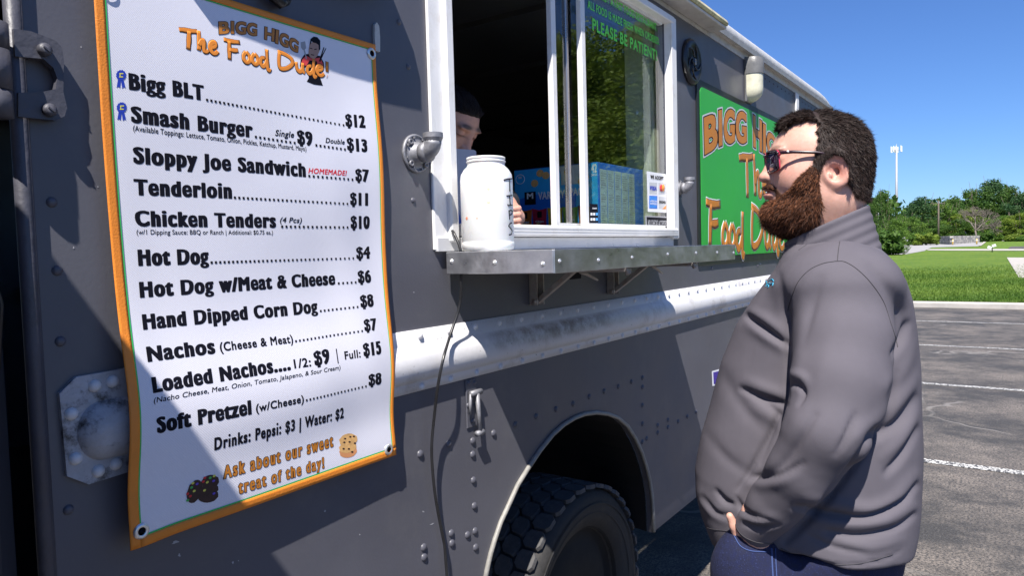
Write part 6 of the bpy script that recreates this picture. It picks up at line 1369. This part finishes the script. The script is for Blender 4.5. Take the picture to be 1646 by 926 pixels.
# hands (finer grid): wrist, palm, thumb and four bent fingers going down into the pockets
wr = AP[-1].copy(); pd = np.array([-.10, .16, -.98]); pd /= np.linalg.norm(pd)
palm = wr + pd * .065; G, lo = grid(wr + [-.12, -.07, -.22], wr + [.07, .09, .05], .0032)
Hd = chain(G, [wr - pd * .03, wr + pd * .02, palm], [.028, .026, .026], .01); Hd = smin(Hd, ell(G, wr + pd * .07, (.038, .019, .045)), .012)
for k in range(4):
    b0 = palm + np.array([.026 - .018 * k, .002, -.028 - .004 * k]); L_ = [.030, .036, .038, .032][k]; b1 = b0 + np.array([-.012, .004, -L_]); b2 = b1 + np.array([-.004, .018, -L_ * .7]); Hd = smin(Hd, chain(G, [b0, b1, b2], [.0095, .0088, .0075], .004), .005)
t0 = wr + pd * .035 + np.array([-.022, -.004, .004]); t1 = loc(1180, 846, wr[1] - .004); t2 = loc(1173, 830, wr[1] - .008); Hd = smin(Hd, chain(G, [t0, t1, t2], [.0120, .0085, .0068], .006), .008)
NV1, NQ1 = surface_nets(Hd, lo, .0032); del G, Hd
head_b = head_to_body(HV)
parts_v = [BV, NV1, NV1 * [1, -1, 1], head_b]; parts_q = [BQ, NQ1, NQ1[:, ::-1], HQ[:, ::1]]
# handedness: head frame (f,s,u)->(a,d,z) keeps orientation? fixed by recalculation below
off = 0; QQ = []
for v, q in zip(parts_v, parts_q): QQ.append(q + off); off += len(v)
VV = np.vstack(parts_v); QQ = np.vstack(QQ)
def skin_cols(fsu):
    f, s, u = fsu[:, 0], np.abs(fsu[:, 1]), fsu[:, 2]; c = np.tile(np.array([.60, .345, .265]), (len(f), 1))
    def tint(w_, col): nonlocal c; c = c * (1 - w_[:, None]) + np.array(col) * w_[:, None]
    g = lambda c0, r: np.exp(-(((f - c0[0]) / r[0]) ** 2 + ((s - c0[1]) / r[1]) ** 2 + ((u - c0[2]) / r[2]) ** 2))
    tint(.45 * g((.07, .045, -.02), (.04, .03, .03)), (.62, .25, .20)); tint(.4 * g((.118, 0, -.022), (.02, .015, .014)), (.60, .24, .18)); tint(.6 * g((-.012, .088, -.022), (.03, .015, .035)), (.62, .24, .19))
    tint(np.clip(1.6 * g((.106, 0, -.054), (.014, .020, .010)), 0, .85), (.50, .17, .15)); tint(.45 * g((-.03, 0, -.13), (.07, .09, .03)), (.58, .28, .21))
    tint(np.clip(1.5 * g((.093, .030, .030), (.014, .020, .005)), 0, .7), (.13, .075, .05))
    a = side_a(f, s); sd = polysd(a, u, POLY_H); tint(np.clip(-sd / .011 + .45 + .25 * np.sin(f * 900) * np.sin(u * 800), 0, .92), (.035, .022, .018)); sd = polysd(a, u, POLY_B); tint(np.clip(-sd / .010 + .3, 0, .9), (.14, .055, .028))
    return c
cols = np.vstack([np.tile([.60, .33, .25], (len(BV) + 2 * len(NV1), 1)), skin_cols(HV)])
Rz = None
def to_obj(name, V, Q, m, parent, colv=None, origin=None):
    W = toW(V) - origin; me = npmesh(name, W, Q, True)
    if colv is not None and len(me.vertices) == len(colv): setcol(me, colv)
    import bmesh
    bm = bmesh.new(); bm.from_mesh(me); bmesh.ops.recalc_face_normals(bm, faces=bm.faces); bm.to_mesh(me); bm.free()
    return link(name, me, m, parent)
MO = np.array([MC[0], MC[1], 0.0])
man = to_obj('person', VV, QQ, SKIN, None, cols, MO); man.location = tuple(MO)
tag(man, 'bearded man in grey long-sleeved pullover, jeans and sunglasses, hands in pockets, reading the menu', 'person')
CLOTH = mat('grey_performance_fabric', (.108, .099, .116), .8, var=.06, scale=12, bump=.35, bscale=700, bdist=.0006, spec=.16, sheen=0, scratch=0, rvar=.04)
_n = CLOTH.node_tree.nodes; _l = CLOTH.node_tree.links; _w = _n.new('ShaderNodeTexNoise'); _w.inputs['Scale'].default_value = 7; _w.inputs['Detail'].default_value = 2; _w.inputs['Distortion'].default_value = 1.6
_m = _n.new('ShaderNodeMapping'); _m.inputs['Scale'].default_value = (1.0, 1.0, .45); _m.inputs['Rotation'].default_value = (.4, .5, 0); _t = _n.new('ShaderNodeTexCoord'); _l.new(_t.outputs['Object'], _m.inputs[0]); _l.new(_m.outputs[0], _w.inputs['Vector'])
_b = _n.new('ShaderNodeBump'); _b.inputs['Strength'].default_value = .55; _b.inputs['Distance'].default_value = .004; _l.new(_w.outputs['Fac'], _b.inputs['Height']); _o = [k for k in _l if k.to_socket.name == 'Normal' and k.to_node.type == 'BSDF_PRINCIPLED'][0].from_node; _l.new(_b.outputs[0], _o.inputs['Normal'])
DENIM = mat('dark_blue_denim', (.006, .009, .040), .9, var=.35, scale=120, bump=.8, bscale=500, bdist=.0008, speck=((.02, .03, .10), 420, .62))
shirt_o = to_obj('shirt', SV, SQ, CLOTH, man, None, MO)
collar_o = to_obj('collar', CV, CQ, CLOTH, shirt_o, None, MO)
# jeans: hips and legs
G, lo = grid((-.24, -.31, .03), (.22, .31, 1.02), .009)
jt = torso(G, .014); jt = smax(jt, G[..., 2] - .97, .01); jt = smax(jt, .80 - G[..., 2], .03); Jn = jt
for sg2 in (1, -1): Q_ = G * [1, sg2, 1]; Jn = smin(Jn, chain(Q_, [np.array([.02, -.118, .80]), np.array([0, -.125, .48]), np.array([.03, -.125, .07])], [.108, .092, .082], .04), .04); 
Jn = smax(Jn, .055 - G[..., 2], .005)
pk = wr + np.array([-.014, .012, -.120]); Jn = smin(Jn, smax(ell(G, pk, (.072, .058, .120)), (G - loc(1212, 872, -.23)) @ np.array([.25, 0, 1.0]), .006), .035); Jn = smin(Jn, smax(ell(G * [1, -1, 1], pk, (.072, .058, .120)), (G * [1, -1, 1] - loc(1212, 872, -.23)) @ np.array([.25, 0, 1.0]), .006), .035)
Jn += .004 * np.sin(G[..., 2] * 60 + G[..., 0] * 20) * np.exp(-((G[..., 2] - .12) / .10) ** 2) + .003 * np.sin(G[..., 2] * 45 - G[..., 0] * 30)
JV, JQ = surface_nets(Jn, lo, .009); JV = smoothmesh(JV, JQ, 2, .4); del G, Jn, Q_, jt; jeans = to_obj('jeans', JV, JQ, DENIM, man, None, MO)
for s2 in (1, -1):
    mb = MB(); lv = [(0, .058, .105), (.03, .060, .112), (.06, .050, .10), (.095, .040, .055)]; vs = []
    for z, w2_, l2 in lv:
        for k in range(16): a = 2 * math.pi * k / 16; vs.append((-.045 + l2 * 1.35 * math.cos(a) + (.02 if z > .06 else 0), -.13 * s2 + w2_ * math.sin(a), z))
    V_ = np.array(vs); W = toW(V_) - MO; mb.add(W, [(i * 16 + k, i * 16 + (k + 1) % 16, (i + 1) * 16 + (k + 1) % 16, (i + 1) * 16 + k) for i in range(3) for k in range(16)] + [tuple(range(16)), tuple(48 + k for k in range(16))], True); mb.build('shoe', MT['black'], man)
# seams, stitching and badge laid on the cloth
def bvh(V, Q): return BVHTree.FromPolygons([Vector(v) for v in toW(V)], [tuple(map(int, q)) for q in Q])
def drape(px_pts, tree_, r, name, m, parent, lift=0.0, n=10, closed=False):
    pts = []; p = np.array(px_pts, float); q = [2 * p[0] - p[1]] + list(p) + [2 * p[-1] - p[-2]]
    for i in range(1, len(q) - 2):
        for t in np.linspace(0, 1, n + 1)[:-1]: pts.append(.5 * ((2 * q[i]) + (-q[i - 1] + q[i + 1]) * t + (2 * q[i - 1] - 5 * q[i] + 4 * q[i + 1] - q[i + 2]) * t * t + (-q[i - 1] + 3 * q[i] - 3 * q[i + 1] + q[i + 2]) * t ** 3))
    pts.append(p[-1]); out = []
    for a in pts:
        d = Vector(ray(*a)).normalized(); h_ = tree_.ray_cast(Vector(CAM), d)
        if h_[0] is not None: out.append(h_[0] + h_[1] * (lift if h_[1].dot(d) < 0 else -lift) - Vector(MO))
    if len(out) < 3: return None
    seg = [[out[0]]]
    for a, b in zip(out, out[1:]):
        if (a - b).length > .05: seg.append([])
        seg[-1].append(b)
    mb = MB(); [mb.tube(s_, r, 6) for s_ in seg if len(s_) > 2]
    return mb.build(name, m, parent) if mb.v else None
tS = bvh(SV, SQ); tJ = bvh(JV, JQ); SEAM = mat('seam_thread', (.045, .042, .048), .8)
for pts in [[(1266, 500), (1270, 485), (1282, 455), (1300, 435), (1322, 424), (1343, 420)], [(1343, 420), (1358, 421), (1378, 433), (1400, 455), (1420, 485), (1432, 520), (1440, 545), (1443, 558)], [(1346, 420), (1348, 400), (1352, 376)], [(1284, 402), (1310, 384), (1340, 365), (1372, 350), (1396, 345)],
            [(1255, 882), (1290, 897), (1335, 908), (1385, 906), (1435, 892)], [(1176, 828), (1190, 858), (1215, 872), (1243, 874)], [(1122, 838), (1140, 850), (1172, 855)]]: drape(pts, tS, .0007, 'seam', SEAM, shirt_o, .0003)
BADGE = mat('blue_embroidery', (.04, .35, .55), .6)
for pts in [[(1231, 461), (1234, 457), (1238, 455)], [(1232, 456), (1236, 460), (1234, 463)], [(1236, 452), (1241, 449), (1244, 452)], [(1238, 458), (1243, 455), (1242, 460)], [(1230, 452), (1233, 454)]]:
    if len(pts) == 2: pts = [pts[0], ((pts[0][0] + pts[1][0]) / 2, (pts[0][1] + pts[1][1]) / 2), pts[1]]
    drape(pts, tS, .0012, 'chest_badge', BADGE, shirt_o, .0004, 4)
ST = mat('jeans_stitching', (.04, .07, .20), .8)
drape([(1180, 862), (1190, 878), (1206, 886), (1232, 888)], tJ, .0011, 'pocket_stitch', ST, jeans, .0004); drape([(1240, 882), (1241, 905), (1243, 940)], tJ, .0016, 'side_seam', ST, jeans, .0004); drape([(1246, 882), (1247, 905), (1249, 940)], tJ, .0010, 'side_seam', ST, jeans, .0004)

# ---- hair and beard strands
def strands(name, V, Q, n, length, width, flow, col_fn, under, keep=None, seed=1, parent=None, lift=.35, curl=.3, taper=True, body_col=(.03, .02, .017), conv=head_to_body, origin=None):
    rg = np.random.default_rng(seed); T_ = np.vstack([Q[:, [0, 1, 2]], Q[:, [0, 2, 3]]]); A, B_1, C_1 = V[T_[:, 0]], V[T_[:, 1]], V[T_[:, 2]]; N_ = np.cross(B_1 - A, C_1 - A); ar = np.linalg.norm(N_, axis=1); N_ /= np.maximum(ar, 1e-12)[:, None]
    cen = V.mean(0); 
    ids = rg.choice(len(T_), n, p=ar / ar.sum()); r1, r2 = rg.random(n), rg.random(n); s1 = np.sqrt(r1); P = (1 - s1)[:, None] * A[ids] + (s1 * (1 - r2))[:, None] * B_1[ids] + (s1 * r2)[:, None] * C_1[ids]; Nn = N_[ids]
    k_ = keep(P, Nn) if keep is not None else np.ones(n, bool); P, Nn = P[k_], Nn[k_]; n = len(P)
    Fl = flow(P, Nn); Fl = Fl - (Fl * Nn).sum(1)[:, None] * Nn; Fl /= np.maximum(np.linalg.norm(Fl, axis=1), 1e-9)[:, None]
    clump = np.sin(P[:, 0] * 310 + np.sin(P[:, 2] * 240) * 2) * np.cos(P[:, 2] * 270 + P[:, 1] * 200)
    L_ = length(P) * (.65 + .6 * rg.random(n)) * (1 + .22 * clump); jit = rg.normal(size=(n, 3)) * curl + (clump[:, None] * .25) * np.cross(Nn, Fl)
    D0 = Fl * (1 - lift) + Nn * lift + jit * .5; D0 /= np.linalg.norm(D0, axis=1)[:, None]; D1 = D0 + Fl * .35 + jit * .8 - Nn * .12; D1 /= np.linalg.norm(D1, axis=1)[:, None]
    K0 = P - Nn * .001; K1 = K0 + D0 * (L_ * .5)[:, None]; K2 = K1 + D1 * (L_ * .5)[:, None]
    sd = np.cross(D0, rg.normal(size=(n, 3))); sd /= np.linalg.norm(sd, axis=1)[:, None]; w1 = (width * (.7 + .6 * rg.random(n)))[:, None]
    Vs = np.stack([K0 - sd * w1, K0 + sd * w1, K1 - sd * w1 * .8, K1 + sd * w1 * .8, K2], 1).reshape(-1, 3); b = np.arange(n) * 5
    tri = np.vstack([np.stack([b, b + 1, b + 3], 1), np.stack([b, b + 3, b + 2], 1), np.stack([b + 2, b + 3, b + 4], 1)])
    cs = np.repeat(col_fn(P, rg), 5, 0); VV_ = np.vstack([V, Vs]); tri = np.vstack([T_, tri + len(V)]); cc = np.vstack([np.tile(body_col, (len(V), 1)), cs])
    W = toW(conv(VV_)) - (MO if origin is None else origin) if conv is head_to_body else conv(VV_)
    me = npmesh(name, W, tri, True); setcol(me, cc[:len(me.vertices)]); return link(name, me, HAIRM, parent)
def orient(V, Q):
    n_ = normals(V, Q); return Q if ((V - V.mean(0)) * n_).sum(1).mean() > 0 else Q[:, ::-1]
hairQ = orient(hairV, hairQ); beardQ = orient(beardV, beardQ)
def keep_h(P, N_): return head_sdf(P) > .0015
def flow_h(P, N_):
    top = np.clip((P[:, 2] - .055) / .03, 0, 1)[:, None]; ang = np.stack([-P[:, 2] * 0 - .45, 0 * P[:, 0], -np.ones(len(P))], 1); tp = np.stack([np.where(P[:, 0] > .02, .5, -.6), .3 + 0 * P[:, 0], .25 + 0 * P[:, 0]], 1); return ang * (1 - top) + tp * top
def col_h(P, rg):
    n = len(P); t = rg.random(n)[:, None]; c = np.array([.010, .007, .006]) * (1 - t) + np.array([.048, .030, .024]) * t; lt_ = (np.clip((.004 - P[:, 0] * 0 - polysd(side_a(P[:, 0], P[:, 1]), P[:, 2], POLY_H) * -1) / .012, 0, 1) * .25)[:, None]; return c * (1 - lt_) + np.array([.16, .10, .075]) * lt_
len_h = lambda P: .007 + .007 * np.clip((P[:, 2] - .03) / .05, 0, 1) + .005 * np.clip((-P[:, 0]) / .08, 0, 1)
strands('hair', hairV, hairQ, 56000, len_h, .00042, flow_h, col_h, None, keep_h, 5, man, lift=.30, curl=.26)
def keep_b(P, N_): return (head_sdf(P) > .0012)
def flow_b(P, N_): return np.stack([.55 * np.clip((P[:, 0] + .02) / .1, 0, 1) + .1, 0 * P[:, 0], -np.ones(len(P)) * .9], 1)
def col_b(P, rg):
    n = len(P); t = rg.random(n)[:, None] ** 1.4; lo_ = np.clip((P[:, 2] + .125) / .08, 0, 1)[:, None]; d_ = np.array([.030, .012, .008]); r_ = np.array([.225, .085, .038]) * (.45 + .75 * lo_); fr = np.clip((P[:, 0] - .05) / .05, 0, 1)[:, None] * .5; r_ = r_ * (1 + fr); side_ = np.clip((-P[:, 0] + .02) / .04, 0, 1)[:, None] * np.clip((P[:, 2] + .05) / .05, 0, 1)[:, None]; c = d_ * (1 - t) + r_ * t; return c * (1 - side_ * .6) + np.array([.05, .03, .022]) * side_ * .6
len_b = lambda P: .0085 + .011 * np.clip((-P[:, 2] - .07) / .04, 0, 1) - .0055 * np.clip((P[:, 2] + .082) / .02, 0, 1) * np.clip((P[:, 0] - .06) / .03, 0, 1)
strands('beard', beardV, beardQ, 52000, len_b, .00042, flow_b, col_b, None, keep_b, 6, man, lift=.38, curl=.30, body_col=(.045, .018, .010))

# ---- sunglasses (a child of the man)
def hW(p): return Vector(toW(head_to_body(np.array(p, float))) - MO)
LENS = bpy.data.materials.new('tinted_lens'); LENS.use_nodes = True; b = LENS.node_tree.nodes['Principled BSDF']; b.inputs['Base Color'].default_value = (.020, .006, .018, 1); b.inputs['Roughness'].default_value = .06; b.inputs['Coat Weight'].default_value = 1.0; b.inputs['Coat Tint'].default_value = (1, .8, 1, 1)
FR = mat('dark_plum_frame', (.025, .006, .012), .25, coat=.4); PK = mat('pink_frame_edge', (.65, .04, .10), .3, coat=.3)
def rr(w_, h_, n=6, r=.35):
    o = []
    for cx_, cz_, a0 in [(1 - r, 1 - r, 0), (-1 + r, 1 - r, 90), (-1 + r, -1 + r, 180), (1 - r, -1 + r, 270)]:
        for k in range(n): a = math.radians(a0 + 90 * k / (n - 1)); o.append(((cx_ + r * math.cos(a)) * w_ / 2, (cz_ + r * math.sin(a)) * h_ / 2))
    return o
gl = None
for sd_ in (1, -1):
    o2 = []
    for x, z in rr(.050, .040): s_ = .034 + x; f_ = .1065 - .28 * (max(0, s_ - .005)) ** 1.25 * 1.6; o2.append((f_ + .10 * z * .6, s_ * sd_, .004 + z * (1 - .10 * (s_ - .034) / .025)))
    pts = [hW(q) for q in o2]; c = sum(pts, Vector()) / len(pts); mb = MB(); k = len(pts); dirf = (hW((1, 0, 0)) - hW((0, 0, 0))).normalized()
    mb.add([c + dirf * .0025] + pts + [p - dirf * .0015 for p in pts], [(0, 1 + i, 1 + (i + 1) % k) for i in range(k)] + [(1 + i, 1 + k + i, 1 + k + (i + 1) % k, 1 + (i + 1) % k) for i in range(k)], True)
    if gl is None:
        mb0 = MB(); mb0.tube([hW((.1055, -.011, .016)), hW((.1095, -.004, .018)), hW((.1095, .004, .018)), hW((.1055, .011, .016))], .0022, 8); gl = mb0.build('sunglasses', FR, man)
    mb.build('lens', LENS, gl); mb = MB(); mb.tube(pts, .0019, 8, closed=True); mb.build('rim', FR, gl); mb = MB(); mb.tube([p - dirf * .0022 for p in pts], .0017, 8, closed=True); mb.build('rim_edge', PK, gl)
    mb = MB(); fo = .1065 - .28 * (.054) ** 1.25 * 1.6
    path = [(fo, .0600, .016), (fo - .006, .068, .0165), (.070, .0755, .016), (.030, .0835, .012), (.005, .0865, .007), (-.012, .0860, -.002), (-.024, .083, -.018)]; mb.tube([hW((a, b_ * sd_, c_)) for a, b_, c_ in path], [.003, .0034, .0032, .003, .0028, .0025, .002], 8); mb.build('temple_arm', FR, gl)
    mb = MB(); mb.tube([hW((fo - .001, .0595 * sd_, .013)), hW((fo - .004, .0655 * sd_, .0165))], .0032, 8); mb.build('hinge', PK, gl)
    mb = MB(); mb.dome(hW((.080, .0775 * sd_, .0168)), .0022, hW((.08, .09 * sd_, .0168)) - hW((.08, .0775 * sd_, .0168)), .4, 8, 3); mb.build('logo_stud', MT['screw'], gl)

# ------------------------------------------------------------------ the worker behind the window
WO = np.array([1.66, .30, .83]); wyaw = math.radians(-84)     # faces mostly along -y with the head bowed
def wk(V, pitch=math.radians(38), c0=(1.535, .245, 1.915)):
    V = np.asarray(V, float); f, s, u = V[..., 0], V[..., 1], V[..., 2]; f2 = f * math.cos(pitch) + u * math.sin(pitch); u2 = -f * math.sin(pitch) + u * math.cos(pitch)
    cw, sw = math.cos(wyaw), math.sin(wyaw); return np.stack([c0[0] + f2 * cw - s * sw, c0[1] + f2 * sw + s * cw, c0[2] + u2], -1)
wskin = skin_cols(HV * 1.0)
def col_w(fsu):
    c = np.tile(np.array([.50, .27, .20]), (len(fsu), 1)); f, s, u = fsu[:, 0], np.abs(fsu[:, 1]), fsu[:, 2]; g = np.exp(-(((f - .098) / .014) ** 2 + ((s - .032) / .02) ** 2 + ((u - .033) / .005) ** 2)); w_ = np.clip(1.6 * g, 0, .85)[:, None]; c = c * (1 - w_) + np.array([.05, .03, .02]) * w_
    g = np.exp(-(((f - .095) / .02) ** 2 + ((s - .032) / .016) ** 2 + ((u - .004) / .0025) ** 2)); w_ = np.clip(1.4 * g, 0, .8)[:, None]; c = c * (1 - w_) + np.array([.06, .03, .025]) * w_; hm = np.clip((u - .055 + .25 * (-f + .06)) / .008, 0, .95)[:, None]; return c * (1 - hm) + np.array([.015, .01, .009]) * hm
# worker's body: torso and bent arms reaching towards the counter
G, lo = grid((1.28, .02, .84), (2.12, .78, 1.88), .0105); B = ell(G, (1.62, .40, 1.52), (.19, .13, .30)); B = smin(B, ell(G, (1.64, .58, 1.08), (.17, .15, .28)), .06); B = smin(B, chain(G, [wk(np.array([-.03, 0, -.08])), (1.585, .36, 1.70)], [.058, .065]), .04)
hnd = wallp(829, 349, .06); hnd2 = wallp(755, 352, .10)
B = smin(B, chain(G, [(1.79, .36, 1.70), (1.86, .30, 1.60), (hnd[0] + .11, .18, 1.69), (hnd[0] + .03, hnd[1] + .02, hnd[2])], [.062, .050, .036, .026], .02), .03); B = smin(B, chain(G, [(1.45, .36, 1.70), (1.40, .26, 1.62), (hnd2[0] - .02, .14, 1.68)], [.062, .050, .028], .02), .03); B = smax(B, .86 - G[..., 2], .01)
WV_, WQ_ = surface_nets(B, lo, .0105); del G
shirt_w = B + 0; G, lo2 = grid((1.28, .02, .84), (2.12, .78, 1.88), .0105); shirt_w = smax(B - .008, G[..., 2] - 1.735, .01); shirt_w = smax(shirt_w, -(np.linalg.norm(G - hnd, axis=-1) - .14), .01); SW, SWQ = surface_nets(shirt_w, lo2, .0105)
G, lo3 = grid(hnd - [.04, .05, .05], hnd + [.06, .06, .05], .0028); Hd = ell(G, hnd + [.018, .016, 0], (.030, .022, .034))
for k in range(4):
    z_ = hnd[2] + .022 - .0165 * k; Hd = smin(Hd, chain(G, [(hnd[0] + .020, hnd[1] + .012, z_), (hnd[0] - .004, hnd[1] - .012, z_ + .001), (hnd[0] - .016, hnd[1] - .006, z_)], [.0088, .0085, .0078], .003), .003)
FV, FQ = surface_nets(Hd, lo3, .0028); del G
hv = wk(HV); VVw = np.vstack([WV_, FV, hv]); QQw = np.vstack([WQ_, FQ + len(WV_), HQ + len(WV_) + len(FV)]); cw_ = np.vstack([np.tile([.55, .29, .22], (len(WV_) + len(FV), 1)), col_w(HV)])
def wobj(name, V, Q, m, parent, colv=None):
    me = npmesh(name, V - WO, Q, True)
    if colv is not None: setcol(me, colv)
    import bmesh
    bm = bmesh.new(); bm.from_mesh(me); bmesh.ops.recalc_face_normals(bm, faces=bm.faces); bm.to_mesh(me); bm.free(); return link(name, me, m, parent)
worker = wobj('person', VVw, QQw, SKIN, None, cw_); worker.location = tuple(WO); tag(worker, 'dark-haired worker with hair in a bun bowing over the counter inside the truck', 'person')
wobj('shirt', SW, SWQ, mat('dark_tee', (.02, .022, .03), .8, var=.1), worker)
Gh, loh = grid((-.13, -.10, -.06), (.11, .10, .16), .0035); FHh = head_sdf(Gh); wh = smax(FHh - .0045 - .0008 * np.sin(Gh[..., 1] * 260), -(Gh[..., 2] - .052 + .30 * (-Gh[..., 0] + .06)), .01); wh = smin(wh, ell(Gh, (-.092, 0, .092), (.030, .032, .030)), .012); HWV, HWQ = surface_nets(wh, loh, .0035); del Gh, FHh, wh
HWQ = orient(HWV, HWQ); strands('hair', HWV, HWQ, 16000, lambda P: .022 + 0 * P[:, 0], .0005, lambda P, N_: np.stack([-np.ones(len(P)), 0 * P[:, 0], .35 + 0 * P[:, 0]], 1), lambda P, rg: np.array([.014, .009, .009]) * (.5 + 1.4 * rg.random(len(P)))[:, None], None, None, 9, worker, lift=.12, curl=.10, body_col=(.010, .007, .007), conv=lambda V: wk(V) - WO)
G, lo4 = grid((1.45, .4, .78), (1.85, .80, 1.02), .012); lg = np.minimum(cap(G, (1.56, .60, .94), (1.56, .64, .88), .075, .06), cap(G, (1.72, .60, .94), (1.72, .64, .88), .075, .06)); LV_, LQ_ = surface_nets(lg, lo4, .012); wobj('trousers', LV_, LQ_, MT['ink'], worker); del G
# tablet held up by the worker, folder under it
P = [wallp(*p, y) for p, y in [((706, 237), .12), ((766, 241), .10), ((757, 372), .06), ((706, 372), .06)]]
tb1 = thing('tablet', 'pale grey tablet or clipboard held up in front of the worker\'s face', 'tablet', tuple((P[0] + P[2]) / 2)); o0 = (P[0] + P[2]) / 2
def rquad(P, r, n=6):
    o = []; k = len(P)
    for i in range(k):
        p, a, b = P[i], P[i - 1], P[(i + 1) % k]; ua = (a - p) / np.linalg.norm(a - p); ub = (b - p) / np.linalg.norm(b - p)
        for t in np.linspace(0, 1, n): o.append(p + ua * r * (1 - t) ** 2 + ub * r * t ** 2)
    return o
def slabq(P, th, r): q = rquad(P, r); nn_ = np.cross(P[1] - P[0], P[3] - P[0]); nn_ /= np.linalg.norm(nn_); k = len(q); mb = MB(); mb.add([p - o0 for p in q] + [p - o0 + nn_ * th for p in q], [tuple(range(k))[::-1], tuple(range(k, 2 * k))] + [(i, (i + 1) % k, k + (i + 1) % k, k + i) for i in range(k)]); return mb
slabq(P, .006, .012).build('case', mat('pale_grey_plastic', (.42, .40, .43), .5, var=.06, scale=9), tb1)
P2 = [wallp(*p, y) for p, y in [((706, 285), .050), ((722, 290), .050), ((744, 362), .045), ((744, 368), .045), ((706, 368), .045)]]; o0 = P2[0]
fl = slabq(P2, .003, .004).build('folder', mat('blue_folder', (.025, .08, .42), .5)); fl.location = tuple(o0); tag(fl, 'blue paper folder standing inside the left end of the serving window', 'folder')
